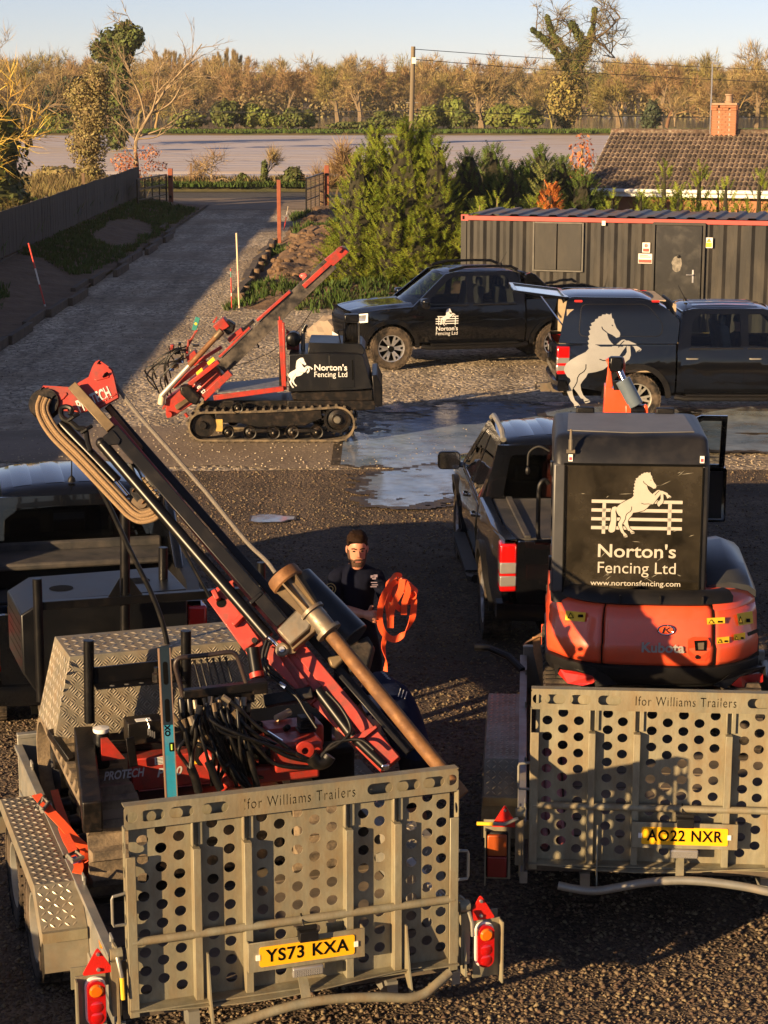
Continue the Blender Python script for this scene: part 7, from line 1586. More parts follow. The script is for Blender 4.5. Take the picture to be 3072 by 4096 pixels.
pu=MP(zA(165,450),-.03);mb=MB();mb.lathe([(0,.03),(.095,.03),(.1,.02),(.085,0),(.1,-.02),(.095,-.03),(0,-.03)],pu,mc,24);mb.build('head_pulley',BLACKW,rig)
hoses=thing('rope_bundle','bundle of tan ropes hanging in a loop from the head of the near mast','rope',TM@MP(zA(150,400),0),TRA);HM=Matrix.Translation(-(MP(zA(150,400),0)))
for i,o_ in enumerate((-42,-16,12,38)):
 base=[(165,395),(140,470),(160,560),(250,700),(430,880),(620,1080),(800,1270),(880,1350),(960,1390),(1060,1370),(1110,1320)]
 pts=[]
 for j,(x,y)in enumerate(base):
  a0=base[max(0,j-1)];b0=base[min(len(base)-1,j+1)];dx,dy=b0[0]-a0[0],b0[1]-a0[1];l_=math.hypot(dx,dy);pts.append(MP(zA(x-dy/l_*-o_*-1,y+dx/l_*o_*1),.03+.012*(i%2)))
 mb=MB(HM);mb.tube(bez(pts,5),.0135,8);mb.build('rope',ROPE,hoses,smooth=60)
r2_=thing('stay_rope','single grey rope running down the right side of the near mast','rope',TM@MP(zA(755,300),-.05),TRA);mb=MB(Matrix.Translation(-MP(zA(755,300),-.05)))
mb.tube(bez([MP(p,-.08)for p in(zA(755,290),zA(900,490),zA(1180,810),zA(1450,1120),z5(905,200),z5(1060,390),z5(1150,478),z5(1190,530))],5),.0135,8);mb.build('rope',GROPE,r2_)
headp=[(145,310),(300,318),(395,325),(440,285),(530,235),(560,150),(580,112),(612,98),(640,118),(720,172),(740,230),(778,400),(630,480),(480,522),(300,505),(200,440),(170,400)]
hd=mplate('mast_head',[zA(*p)for p in headp],-.04,.014,REDM);mplate('mast_head',[zA(p[0]+8,p[1]-10)for p in headp],-.14,.014,REDM)
mplate('head_flange',[zA(*p)for p in((590,480),(778,390),(782,402),(600,500))],-.1,.08,REDM)
for p,r_ in(((235,400),.028),((665,205),.026),((143,325),.022),((612,102),.016)):
 mline('head_bolt',[zA(*p),zA(p[0]+2,p[1]+2)],r_,BLACKW,off=-.01,n=6)
mplate('wear_boss',[zA(*p)for p in((195,400),(215,375),(290,365),(345,352),(355,370),(320,410),(250,440),(205,430))],-.025,.008,REDM)
mplate('wear_boss',[zA(*p)for p in((570,240),(600,225),(700,215),(695,232),(590,258))],-.025,.006,REDM)
pA=MP(zA(440,478),-.024);pB=MP(zA(706,352),-.024);U2=(pB-pA);V2_=mc.cross(U2).normalized()
lettering('PROTECH',.115,(pA+pB)/2,U2,V2_ if V2_.z>0 else-V2_,GREYL,hd,'maker_lettering',bold=.003,width=U2 .length,lift=.003)
mbox('rust_strut',zA(690,470),zA(960,810),.03,.02,RUST,off=-.08)
kn=thing('knotted_rope','short dark rope knotted round the shackle below the mast head','rope',TM@MP(zA(400,560),.03),TRA);mb=MB(Matrix.Translation(-MP(zA(400,560),.03)))
mb.tube(bez([MP(zA(*p),.03)for p in((375,540),(385,490),(340,470),(300,490),(310,560),(380,600),(440,650),(500,660),(520,760),(545,840))],5),.017,8)
for q in((400,555),(510,655)):mb.tube([MP(zA(q[0]-45,q[1]+30),.05),MP(zA(q[0],q[1]),.06),MP(zA(q[0]+45,q[1]-25),.04)],.012,6)
mb.build('rope',HOSE,kn)
ca=MP(zD(298,235),.15);ce=MP(zD(1640,1875),.13);td=(ce-ca).normalized();TL_=(ce-ca).length
mb=MB();mb.tube([ca+td*.28,ce+td*.25],.0425,20);mb.build('driven_tube',RUST,rig,smooth=40)
mb=MB();mb.lathe([(.075,-.005),(.10,-.02),(.105,0),(.105,.045),(.095,.055),(.07,.05),(.06,.03),(.0,.03)],ca,td,28);cap=mb.build('flared_cap',RUST,rig)
for k in range(6):
 a=6.2832*k/6;u=td.orthogonal().normalized();u=Matrix.Rotation(a,3,td)@u;mb=MB();n_=td.cross(u);mb.prism([(.04,.04),(.097,.04),(.062,.27),(.04,.27)],ca-n_*.006,u,td,.012);mb.build('cap_fin',BRONZE,cap)
mb=MB();mb.tube([ca+td*.03,ca+td*.3],.042,16);mb.build('cap_core',WORN,cap)
mb=MB();mb.lathe([(.05,.265),(.078,.265),(.078,.285),(.062,.287),(.062,.42),(.082,.422),(.082,.445),(.06,.447),(.05,.45)],ca,td,24);mb.build('clamp_collar',WORN,rig)
mplate('clamp_casting',[zD(*p)for p in((268,752),(440,575),(520,560),(600,640),(560,740),(390,885))],.0,.16,WORN,bevel=.012)
mplate('clamp_rim',[zD(*p)for p in((380,890),(395,905),(590,740),(600,640),(560,640),(545,745))],.10,.07,BRONZE,bevel=.006)
mplate('clamp_lug',[zD(*p)for p in((240,860),(290,820),(420,880),(410,920),(290,935),(245,905))],.02,.03,BRONZE,bevel=.004)
hwp=[MP(zD(400,290),-.2),MP(zD(905,800),-.2)];mb=MB();mb.tube(hwp,.125,26);mb.build('hammer_weight',pm('blue_black_steel',(.005,.007,.011),rough=.28,var=.3,dirt=(.07,.06,.05),dirtamt=.2,dscale=4),rig,smooth=40,bevel=.008)
mplate('weight_guide',[zD(*p)for p in((840,905),(1060,790),(1110,880),(1100,920),(1060,1080),(900,1120),(860,1000))],-.25,.12,BLACKW,bevel=.012)
mplate('weight_lug',[zD(*p)for p in((690,960),(830,935),(835,990),(760,1060),(715,1040))],-.1,.05,BRONZE,bevel=.012)
mbox('lower_mast',zD(215,850),zD(640,1300),.17,.13,REDM,off=-.09)
lm=mbox('lower_mast',zD(640,1300),zD(1240,1890),.15,.12,REDM,off=-.09)
mplate('mast_web',[zD(*p)for p in((150,850),(215,870),(450,1230),(420,1250),(170,1010))],-.0,.012,REDM)
mplate('mast_web',[zD(*p)for p in((300,930),(330,930),(530,1190),(500,1210))],-.01,.014,REDM)
mplate('mast_collar',[zD(*p)for p in((895,1668),(1120,1560),(1135,1580),(1010,1680),(910,1690))],-.02,.05,REDM)
for pts in(((750,1255),(790,1230),(895,1340),(850,1370)),((860,1395),(905,1370),(1015,1490),(960,1530))):
 st=mplate('warning_sticker',[zD(*p)for p in pts],-.024,.0015,YELLOWS,parent=lm,bevel=0)
 cx=sum(p[0]for p in pts)/4-30;cy=sum(p[1]for p in pts)/4-30;mplate('sticker_print',[zD(cx-22,cy+18),zD(cx+28,cy+12),zD(cx-5,cy-26)],-.0222,.001,DARK,parent=lm,bevel=0)
mline('tilt_cylinder',[zD(600,1235),zD(905,1640)],.036,BLACKM,off=.0,n=14);mline('tilt_rod',[zD(905,1640),zD(1180,1900)],.03,BLACKM,off=-.0,n=12)
mb=MB();mb.box(MP(zD(1190,1915),.0),(.05,.05,.04));mb.build('rod_end',CHROME,rig,bevel=.01)
mbox('side_rail',zD(800,1110),zD(1400,1800),.03,.03,BLACKM,off=-.04)
mbox('black_cross_arm',zD(130,1340),zD(555,1262),.07,.07,BLACKW,off=.03)
mbox('knee_bracket',z5(930,625),z5(1090,845),.115,.05,REDM,off=-.12);mplate('knee_web',[z5(*p)for p in((935,600),(1020,560),(1010,580),(1045,700),(1130,800),(1140,845),(1070,890),(1020,770))],-.16,.03,REDM)
for p in((955,660),):mb=MB();q=MP(z5(*p),-.09);mb.lathe([(.03,.0),(0,.001)],q+mc*.0,mc,12);mb.build('bracket_hole',DARK,rig)
for p,q in(((925,610),(945,650)),((1010,760),(1060,710))):mbox('bracket_flange',z5(*p),z5(*q),.03,.09,REDM,off=-.08)
mb=MB();q=MP(z5(1105,828),-.06);mb.cyl(q,q+mc*.05,.018,n=10);q=MP(z5(1075,870),-.06);mb.cyl(q,q+mc*.05,.014,n=10);mb.build('bracket_bolt',BLACKW,rig)
mline('lift_ram',[zD(25,870),zD(60,1090)],.04,BLACKM,off=-.02,n=14);mline('ram_base',[zD(55,1085),zD(65,1130)],.045,REDM,off=-.02)
# ---------------- control bank
VC=1.22
mb=MB();mb.tube(bez([Wv(*zB(*p),VC)for p in((245,530),(205,380),(186,290),(215,245),(280,235),(430,220),(580,200),(630,215),(655,265),(690,370),(722,468))],4),.014,8);mb.build('lever_guard',pm('brown_black_paint',(.03,.02,.018),rough=.45,var=.3),rig,smooth=60)
a=Wv(*zB(240,508),VC);b=Wv(*zB(860,438),VC);mb=MB();mb.beam(a,b,.06,.05);bank=mb.build('valve_bank',BLACKW,rig,bevel=.006)
mb=MB();mb.box(Wv(*zB(800,450),VC+.02),(.09,.1,.07));mb.build('bank_end_plate',BLACKW,bank,bevel=.006)
for k in range(6):
 x0=325+46*k;p=Wv(*zB(x0,258-5*k),VC+.05);q=Wv(*zB(x0+50,458-9*k),VC);mb=MB();mb.tube([p,p.lerp(q,.2),q],[.011,.006,.006],6);mb.build('control_lever',BLACKW,bank)
mb=MB();mb.box((a+b)/2+Vector((-.02,.05,-.06)),((b-a).length*.8,.09,.08));mb.build('valve_block',BLACKW,bank,bevel=.006)
rgh=random.Random(14)
def hose(pts,r_=.0105,ferr=True,nm='hydraulic_hose'):
 mb=MB();mb.tube(bez(pts,6),r_,7);h=mb.build(nm,HOSE,rig,smooth=60)
 if ferr:
  d=(Vector(pts[1])-Vector(pts[0])).normalized();mb=MB();mb.tube([Vector(pts[0])-d*.005,Vector(pts[0])+d*.045],r_*1.4,8);mb.build('hose_ferrule',WORN if rgh.random()<.5 else BRONZE,h)
 return h
starts=[(330,560),(372,600),(425,580),(462,570),(490,545),(512,560),(532,540),(560,570),(640,540),(690,540),(400,545),(445,535),(520,530)]
for i,(x,y)in enumerate(starts):
 v=VC-.04-.02*(i%3);e=rgh.choice([(460,1180),(540,1200),(640,1190),(720,1180),(780,1170),(700,1200),(1180,980)])
 m1=(x+rgh.uniform(-20,60),y+rgh.uniform(130,220));m2=((m1[0]+e[0])/2+rgh.uniform(-40,60),(m1[1]+e[1])/2+rgh.uniform(-10,60))
 hose([Wv(*zB(x,y),v),Wv(*zB(*m1),v-.06),Wv(*zB(*m2),v-.12*rgh.random()),Wv(*zB(*e),v+.0)],rgh.uniform(.009,.013))
for i in range(20):
 x,y=rgh.uniform(330,720),rgh.uniform(540,640);e=(rgh.uniform(480,1200),0);e=(e[0],1190-max(0,e[0]-820)*.45);m1=(x+rgh.uniform(-30,60),y+rgh.uniform(120,260));m2=((m1[0]+e[0])/2+rgh.uniform(-60,60),(m1[1]+e[1])/2+rgh.uniform(0,120))
 hose([Wv(*zB(x,y),VC+.05),Wv(*zB(*m1),VC+rgh.uniform(-.1,.15)),Wv(*zB(*m2),VC+rgh.uniform(-.15,.15)),Wv(*zB(*e),VC+.05)],rgh.uniform(.008,.014),ferr=rgh.random()<.5)
for pts in(((370,600),(320,740),(310,850),(420,900),(540,980),(650,1120),(720,1210)),((540,530),(640,600),(760,720),(880,810),(980,880),(1100,960),(1230,1000)),((470,580),(490,700),(600,760),(760,870),(900,1010),(1060,1050),(1230,1045)),((620,640),(700,740),(830,850),(1000,960),(1200,1010)),((455,770),(520,850),(570,1000),(640,1130),(700,1200)),((560,780),(610,900),(640,1040),(740,1190)),((700,850),(740,960),(770,1080),(800,1190)),((170,660),(240,760),(270,830),(210,920),(260,1010),(300,1060)),((240,700),(270,840),(300,960),(300,1060)),((300,680),(340,800),(310,930),(310,1060))):
 hose([Wv(*zB(*p),VC-.1-.02*(k%2))for k,p in enumerate(pts)],rgh.uniform(.011,.015))
for pts,r_ in((((300,1050),(330,1120),(360,1230)),.026),(((430,1010),(470,1100),(520,1210)),.024),(((720,920),(750,1020),(790,1190)),.02)):
 mb=MB();mb.tube([Wv(*zB(*p),VC-.12)for p in pts],r_,10);mb.build('hose_sleeve',HOSE,rig,smooth=60)
for x0 in(225,285):mb=MB();mb.tube([Wv(*zB(x0,540),VC-.03),Wv(*zB(x0+8,570),VC-.03),Wv(*zB(x0+18,670),VC-.05),Wv(*zB(x0+30,740),VC-.06)],[.014,.024,.024,.012],10);mb.build('hose_joint',BLACKM,rig,smooth=40)
for pts in(((860,110),(830,220),(850,330),(930,400),(1010,470),(1090,540),(1150,640),(1230,760)),((880,130),(850,250),(880,320),(980,410),(1080,520)),((1300,490),(1400,600),(1470,720),(1470,800),(1380,880),(1280,940),(1250,1000)),((1250,990),(1340,880),(1440,850),(1560,850),(1650,920))):
 hose([MP(zB(*p),.09)for p in pts],.011,ferr=False)
for p,q in(((860,795),(970,865)),((955,430),(1000,460))):mb=MB();mb.tube([MP(zB(*p),.12),MP(zB(*q),.12)],.016,8);mb.build('hose_union',CHROME,rig)
mb=MB();mb.box(Wv(*zB(1040,800),1.5),(.36,.2,.14));mb.build('red_body',REDM,rig,bevel=.02)
mb=MB();mb.box(Wv(*zB(1060,930),1.25),(.3,.22,.18));rb_=mb.build('red_gearbox',REDM,rig,bevel=.02)
p=Wv(*zB(1140,925),1.11);mb=MB();mb.lathe([(.02,.01),(.035,.012),(.055,.008),(.06,0)],p,(0,-1,0),18);mb.build('bearing_cap',REDM,rb_)
mb=MB();mb.box(Wv(*zB(1150,740),1.35),(.09,.09,.12));
for k in range(4):q=Wv(*zB(1150,690+26*k),1.33);mb.box(q,(.075+.01*k,.075+.01*k,.012))
mb.build('rubber_gaiter',HOSE,rig,bevel=.008)
mb=MB();mb.beam(Wv(*zB(420,930),1.4),Wv(*zB(600,1190),1.25),.1,.1);mb.build('red_carriage',REDM,rig,bevel=.015)
mb=MB();mb.box(Wv(*zB(900,1080),1.25),(.55,.12,.1));mb.build('red_crossmember',REDM,rig,bevel=.015)
mb=MB();mb.box(Wv(*zB(800,800),1.8),(.85,.35,.22));mb.build('pump_housing',DARK,rig,bevel=.02)
mb=MB();mb.box(Wv(*zB(1330,1010),1.45),(.26,.2,.22));mb.build('slew_motor',DARK,rig,bevel=.03)
for k,(x,y,v,s_)in enumerate(((480,820,1.5,.1),(620,880,1.45,.12),(760,760,1.5,.1),(700,1000,1.3,.1),(860,960,1.3,.11),(380,860,1.4,.07),(560,700,1.45,.09),(980,780,1.45,.08))):
 mb=MB();mb.box(Wv(*zB(x,y),v),(s_,s_*.8,s_*.7),Matrix.Rotation(.3*k,3,'Z'));mb.cyl(Wv(*zB(x,y),v),Wv(*zB(x+40,y-30),v-.08),s_*.25,n=8);mb.build('valve_body',(BLACKW,BRONZE,DARK,BLACKM)[k%4],rig,bevel=.01)
mb=MB();mb.tube([Wv(*zB(930,690),1.55),Wv(*zB(1030,640),1.6)],.022,10);mb.build('tan_handle',pm('tan_handle',(.4,.32,.2),rough=.6),rig)
mb=MB();mb.tube(bez([Wv(*zB(*p),VC-.1)for p in((1180,960),(1230,1010),(1290,1000),(1320,960))],4),.045,8);mb.build('hose_wrap',HOSE,rig,smooth=60)
mb=MB(TI);mb.tube(bez([aty(*z5(*p),11.85)for p in((425,150),(480,260),(560,430),(650,610),(700,740),(728,862))],5),.0165,8);mb.build('supply_hose',HOSE,rig,smooth=60)
mb=MB(TI);mb.tube(bez([aty(*z5(*p),12.3)for p in((745,340),(800,440),(870,570),(930,680))],5),.011,8);mb.build('supply_hose',HOSE,rig,smooth=60)
a=Wv(*z5(708,858),1.12);b=Wv(*z7(742,560),.82);lv=thing('spirit_level','blue spirit level standing upright among the hoses','spirit level',TM@b,TRA);d=a-b;L_=d.length;d.normalize()
u=Vector((1,0,0));u=(u-d*u.dot(d)).normalized();n_=u.cross(d)
mb=MB();mb.beam((0,0,0),d*L_,.066,.024,up=n_);body=mb.build('body',BLUEV,lv,bevel=.003)
mb=MB()
for s in(-1,1):mb.beam(u*s*.031-d*0.002,u*s*.031+d*(L_+.002),.006,.028,up=n_)
mb.build('edge_strip',pm('copper_edge',(.35,.22,.14),rough=.4,metal=.5),lv)
for f in(.60,.84):mb=MB();O=d*L_*f+n_*.0125;mb.prism(rrect(-.014,-.065,.014,.065,.013),O,u,d,.0015);mb.build('grip_slot',DARK,lv)
mb=MB();mb.prism(rrect(-.012,-.02,.016,.03,.006),d*L_*.36+n_*.0125+u*.012,u,d,.002);vw=mb.build('vial_window',DARK,lv);mb=MB();mb.tube([d*(L_*.36-.012)+n_*.015+u*.014,d*(L_*.36+.02)+n_*.015+u*.014],.006,8);mb.build('vial',pm('green_vial',(.35,.5,.05),rough=.1),vw)
mb=MB();mb.prism(rrect(-.031,-.22,.031,.22,.004),d*L_*.76+n_*.0122,u,d,.0008);mb.build('dark_reflection',pm('painted_dark_reflection',(.012,.02,.024),rough=.3,var=.3),lv)  # dark sheet paints a reflection onto the level's upper half
lettering('OX',.04,d*L_*.47+n_*.0125-u*.004,d,-u,DARK,lv,'printed_letters',bold=.002,lift=.001)
# ================================================================ SECOND TRACKED POST DRIVER, SIDE ON IN THE YARD
GY=28.4;GL=Vector((-1.68,GY,0));rg2=thing('tracked_post_driver','red tracked post driver with black engine housing and a mast slanting up to the right, in the yard','post driver',GL,R(-90))
GM=Matrix.Translation(GL)@Matrix.Rotation(R(-90),4,'Z');GI=GM.inverted()
rg2['label']='red tracked post driver, side on in the yard, its mast slanting up right'
def zG(x,y):return(580+x/1.693,950+y/1.693)
def G(x,y,d=0.0):
 return aty(*zG(x,y),GY+d)
def gplate(name,pts,d,th,mat,parent=None,bevel=.006):
 P=[G(*p,d)for p in pts];mb=MB(GI);mb.prism([(p.x,p.z)for p in P],(0,GY+d,0),(1,0,0),(0,0,1),-th);return mb.build(name,mat,parent or rg2,bevel=bevel)
def gtube(name,pts,r_,mat,d=0.0,n=10,parent=None,smooth=40):
 mb=MB(GI);mb.tube([G(p[0],p[1],p[2]if len(p)>2 else d)for p in pts],r_,n);return mb.build(name,mat,parent or rg2,smooth=smooth)
def gbeam(name,p,q,w_,dp,mat,d=0.0,parent=None,bevel=.005):
 mb=MB(GI);mb.beam(G(*p,d),G(*q,d),dp,w_,up=(0,0,1))if False else mb.beam(G(*p,d),G(*q,d),w_,dp,up=(0,-1,0));return mb.build(name,mat,parent or rg2,bevel=bevel)
cL=GI@G(392,1275);cR=GI@G(1302,1235)
M_TRK=pm('dusty_black_track',(.035,.03,.025),rough=.85,var=.35,scale=5,dirt=(.24,.18,.11),dirtamt=.85,dscale=4,dthr=.5)
for x0,x1 in((-.02,.30),(-1.32,-1.0)):
 x0,x1=-x1,-x0
 x0_,x1_=(-.30,.02)if x0<0 and x1<=.02+1e-6 else(x0,x1)
for(x0,x1)in((-.30,.0),(-1.35,-1.05)):
 b=track(rg2,x0,x1,cL.y,cR.y,.02,.225,.265,M_TRK,M_TRK,nl=46,lug=(.05,.03))
 for(cx,cy,r_)in((560,1320,.085),(708,1322,.10),(868,1322,.10),(995,1318,.10),(1160,1318,.10),(625,1155,.08)):
  c=GI@G(cx,cy);mb=MB();mb.lathe([(0,.05),(.03,.05),(.035,.02),(r_*.8,.0),(r_*.85,.03),(r_,.035),(r_,-.1),(0,-.1)],(x1-.03,c.y,c.z),(1,0,0),20);wl_=mb.build('track_roller',BLACKW,b)
  mb=MB();mb.lathe([(0,.07),(.014,.065),(.018,.05)],(x1-.03,c.y,c.z),(1,0,0),8);mb.build('roller_bolt',WORN,wl_)
 mb=MB();mb.lathe([(0,.05),(.07,.05),(.08,.02),(.15,.0),(.16,.03),(.20,.03),(.20,-.1),(0,-.1)],(x1-.05,cR.y,cR.z),(1,0,0),24)
 spk=mb.build('sprocket',BLACKW,b)
 for k in range(14):a=6.2832*k/14;mb=MB();mb.box((x1-.08,cR.y+math.cos(a)*.21,cR.z+math.sin(a)*.21),(.05,.05,.03),Matrix.Rotation(a,3,'X'));mb.build('sprocket_tooth',BLACKW,spk);mb=MB();mb.lathe([(0,.012),(.05,.01),(.055,0)],(x1,cR.y,cR.z),(1,0,0),16);mb.build('hub_cap',GALVC,spk)
 mb=MB();mb.lathe([(0,.03),(.05,.03),(.06,-.02),(.17,-.02),(.19,.01),(.19,-.12),(0,-.12)],(x1-.05,cL.y,cL.z),(1,0,0),22);mb.build('idler_wheel',BLACKW,b)
 fp_=[(GI@G(*p))for p in((470,1200),(560,1180),(600,1200),(960,1165),(1190,1165),(1200,1230),(1080,1280),(760,1290),(620,1260),(480,1260))];mb=MB();mb.prism([(p.y,p.z)for p in fp_],(x1-.16,0,0),(0,1,0),(0,0,1),.1);tf=mb.build('track_frame',BLACKW,b,bevel=.01)
 for cx in(788,1078):c=GI@G(cx,1310);mb=MB();mb.box((x1-.015,c.y,c.z),(.03,.34,.06));mb.build('bogie_arm',BLACKW,tf,bevel=.015)
 c=GI@G(500,1240);mb=MB();mb.box((x1-.1,c.y,c.z-.08),(.1,.1,.18));mb.build('yellow_tensioner',pm('dusty_yellow',(.5,.33,.06),rough=.7,var=.3,dirt=(.2,.15,.1),dirtamt=.6,dscale=8),tf)
c=GI@G(905,1205,0);lettering('SELECTRA',.055,GM.inverted()@(G(905,1200,0)+Vector((0,-.0,0))),(0,1,0),(0,0,1),GREYL,rg2,'frame_lettering',lift=.0,width=.28)if False else None
p=G(600,1110,.7);mb=MB(GI);mb.box((GL.x+.1,GY+.68,p.z-.02),(2.1,.8,.2));mb.box((GL.x+.9,GY+.68,p.z+.04),(1.3,1.2,.14));mb.build('chassis',BLACKW,rg2,bevel=.01)
a=G(465,1085);b=G(940,1022);
for d_ in(0,1.0):mb=MB(GI);mb.beam(a+Vector((0,d_,0)),b+Vector((0,d_,0)),.06,.075);fr_=mb.build('deck_frame',REDM,rg2,bevel=.006)
a2=G(490,1052);b2=G(935,1008);mb=MB(GI);mb.add([a2,b2,b2+Vector((0,1.0,.0)),a2+Vector((0,1.0,.0)),a2-Vector((0,0,.02)),b2-Vector((0,0,.02)),b2+Vector((0,1.0,-.02)),a2+Vector((0,1.0,-.02))],[(0,1,2,3),(7,6,5,4),(0,4,5,1),(1,5,6,2),(2,6,7,3),(3,7,4,0)])
mb.build('deck_plate',pm('worn_deck_plate',(.10,.10,.105),rough=.45,var=.4,scale=9,dirt=(.4,.4,.4),dirtamt=.5,dscale=14,dthr=.6),rg2)
ep=[(972,792),(1240,783),(1425,788),(1478,800),(1540,1022),(1420,1033),(975,1045)]
eng2=gplate('engine_housing',ep,.0,1.25,M_ENG,bevel=.012)
gplate('cover_lid',[(1108,712),(1465,722),(1492,762),(1480,795),(1100,785)],.15,.95,M_ENG,bevel=.015)
gplate('side_door',[(1245,800),(1415,803),(1418,1015),(1248,1022)],-.006,.012,M_ENG,parent=eng2,bevel=.003)
gplate('door_slot',[(1400,830),(1410,830),(1412,965),(1402,965)],-.009,.006,DARK,parent=eng2,bevel=0)
def fm3(u,v,w_):return GI@Vector((u,GY-w_-.002,v))
hc=G(1050,915);HZ=.80
logo(lambda u,v,w_:fm3(hc.x+u-.035,hc.z+v-.0,w_),HZ*.76,rg2,WHITE,BLACKM,tail=False,fence=False,step=1)
for tx,cx,cy,w_,bo in(("Norton's",1257,882,222,.002),('Fencing Ltd',1258,928,222,.0)):
 c=G(cx,cy);wd_=G(cx+w_/2,cy).x-G(cx-w_/2,cy).x
 lettering(tx,.125 if bo else .115,(0,0,0),(1,0,0),(0,0,1),WHITE,rg2,'housing_lettering',bold=bo,width=wd_,fmap=lambda a,b,l,c=c:fm3(c.x+a,c.z+b,.009))
gplate('rear_bumper',[(1535,935),(1570,930),(1608,1010),(1608,1140),(1570,1150),(1550,1120),(1545,1030)],.0,1.25,BLACKM,bevel=.012)
gplate('rear_skirt',[(985,1050),(1540,1030),(1540,1140),(1400,1145),(1000,1095)],.12,1.0,BLACKW)
gtube('exhaust',[(1070,775),(1070,640),(1076,615),(1092,595)],[.032,.03,.03,.026],pm('exhaust_steel',(.2,.18,.16),rough=.4,metal=.6,var=.3),.5)
gtube('exhaust_tip',[(1076,640),(1078,615),(1092,590)],.034,BLACKM,.5)
mb=MB(GI);mb.lathe([(0,-.02),(.05,-.02),(.09,.0),(.11,.02),(.115,.18),(.08,.2),(0,.2)],G(1003,692,.3),(0,1,0),22);mb.build('air_filter',BLACKM,rg2)
gplate('filter_bracket',[(955,620),(985,640),(1045,700),(1045,760),(960,760)],.5,.04,REDM)
rc=thing('hose_reel','black hose reel in a tube cage on top of the far engine housing','hose reel',G(1395,720,.4));RI=Matrix.Translation(-G(1395,720,.4))
mb=MB(RI);c=G(1397,640,.4);mb.lathe([(0,-.1),(.1,-.1),(.1,.1),(0,.1)],c,(1,0,0),20)
for k in range(9):mb.tube([c+Vector((-.09+.0225*k,math.cos(a)*.11,math.sin(a)*.15))for a in[q*6.2832/14 for q in range(14)]],.013,6,closed=True)
mb.build('hose_coil',HOSE,rc)
mb=MB(RI)
for d in(.26,.54):
 for pts in(((1345,740),(1345,575),(1450,575),(1450,740)),((1305,630),(1340,625)),((1305,630),(1330,725),(1450,735))):mb.tube([G(*p,d)for p in pts],.011,6)
mb.build('cage',BLACKM,rc);mb=MB(RI);mb.box(G(1400,545,.4),(.22,.2,.12));mb.build('reel_motor',BLACKM,rc,bevel=.02)
for d in(.05,1.05):
 gbeam('rack_upright',(915,560),(945,1032),.07,.05,REDM,d=d)
 gbeam('rack_edge',(938,575),(952,1030),.03,.07,REDM,d=d)
gplate('rack_panel',[(907,715),(925,720),(932,1005),(908,1005)],.1,.9,BLACKW)
gbeam('rack_hook',(910,535),(915,570),.02,.02,REDM,d=.05)
m0=(515,885);m1=(1262,172)
ms=gbeam('mast',m0,m1,.215,.14,pm('worn_black_mast',(.03,.027,.025),rough=.4,metal=.3,var=.4,scale=3,dirt=(.2,.16,.12),dirtamt=.6,dscale=3),d=.35)
gbeam('mast_edge',(505,805),(712,605),.035,.17,REDM,d=.33);gbeam('mast_edge',(760,560),(985,362),.04,.17,REDM,d=.33);gbeam('mast_web',(1075,330),(1262,160),.07,.150,REDM,d=.33)
gplate('mast_head',[(1215,150),(1330,62),(1382,98),(1275,195)],.24,.2,REDM);gplate('head_lug',[(1290,85),(1315,62),(1340,78),(1315,105)],.2,.06,REDM);gplate('head_lug',[(1330,60),(1352,60),(1382,95),(1360,112)],.3,.1,WORN)
mb=MB(GI);c=G(1075,260,.42);mb.ball(c,.06,14,8,(1.1,.8,.7));mb.box(c+Vector((.03,0,-.04)),(.1,.1,.08));mb.build('beacon',pm('pink_red_lens',(.7,.12,.1),rough=.3),rg2)
gplate('mast_foot',[(485,860),(560,810),(600,850),(520,900)],.3,.24,pm('clean_black',(.02,.02,.02),rough=.3))
gtube('mast_lamp',[(700,760),(755,700),(770,745)],.016,BLACKM,.5)
hm=gplate('hammer_unit',[(458,600),(530,545),(575,600),(500,650)],.2,.3,REDM,bevel=.012);gplate('hammer_frame',[(455,575),(485,532),(492,540),(468,582)],.25,.03,REDM);gplate('hammer_motor',[(520,620),(560,560),(610,590),(600,640),(560,665)],.22,.22,BLACKW,bevel=.02)
gplate('slide',[(555,690),(650,610),(665,640),(575,715)],.25,.2,REDM);gplate('slide_block',[(660,620),(730,555),(742,575),(680,630)],.3,.12,BLACKW)
gtube('driven_tube',[(522,630),(300,868)],.042,RUST,.12,16);gtube('driven_tube',[(300,868),(112,1072)],.042,pm('silvery_tube',(.42,.4,.37),rough=.35,metal=.6,var=.3,dirt=(.2,.14,.08),dirtamt=.5,dscale=6),.12,16);gtube('tube_shoe',[(118,1065),(108,1130)],.05,pm('cream_paint',(.6,.5,.33),rough=.5),.15,12);gtube('tube_collar',[(520,632),(478,677)],.055,BRONZE,.12,14)
rb2=gplate('red_body',[(285,985),(445,862),(528,950),(415,1098)],.1,.5,REDM,bevel=.012)
for a,b in(((352,1042),(492,912)),((320,1015),(470,888))):gbeam('body_rib',a,b,.02,.05,REDM,d=.07)
gbeam('red_arm',(395,1085),(580,912),.10,.16,REDM,d=.15);gbeam('red_arm',(310,985),(500,838),.06,.12,REDM,d=.0);gplate('yellow_label',[(418,848),(462,808),(478,830),(432,868)],-.01,.01,YELLOWS);gplate('yellow_label',[(345,915),(385,880),(395,900),(352,935)],-.01,.01,YELLOWS)
c0_=G(375,1015,.09);u_=(G(430,1075,.09)-G(325,960,.09)).normalized();v_=Vector((0,-1,0)).cross(u_);v_=v_ if v_.z>0 else-v_
lettering('Selectra',.13,GI@c0_,GI.to_3x3()@u_,GI.to_3x3()@v_,WHITE,rb2,'maker_lettering',shear=.2,bold=.002,width=.31,lift=.006)
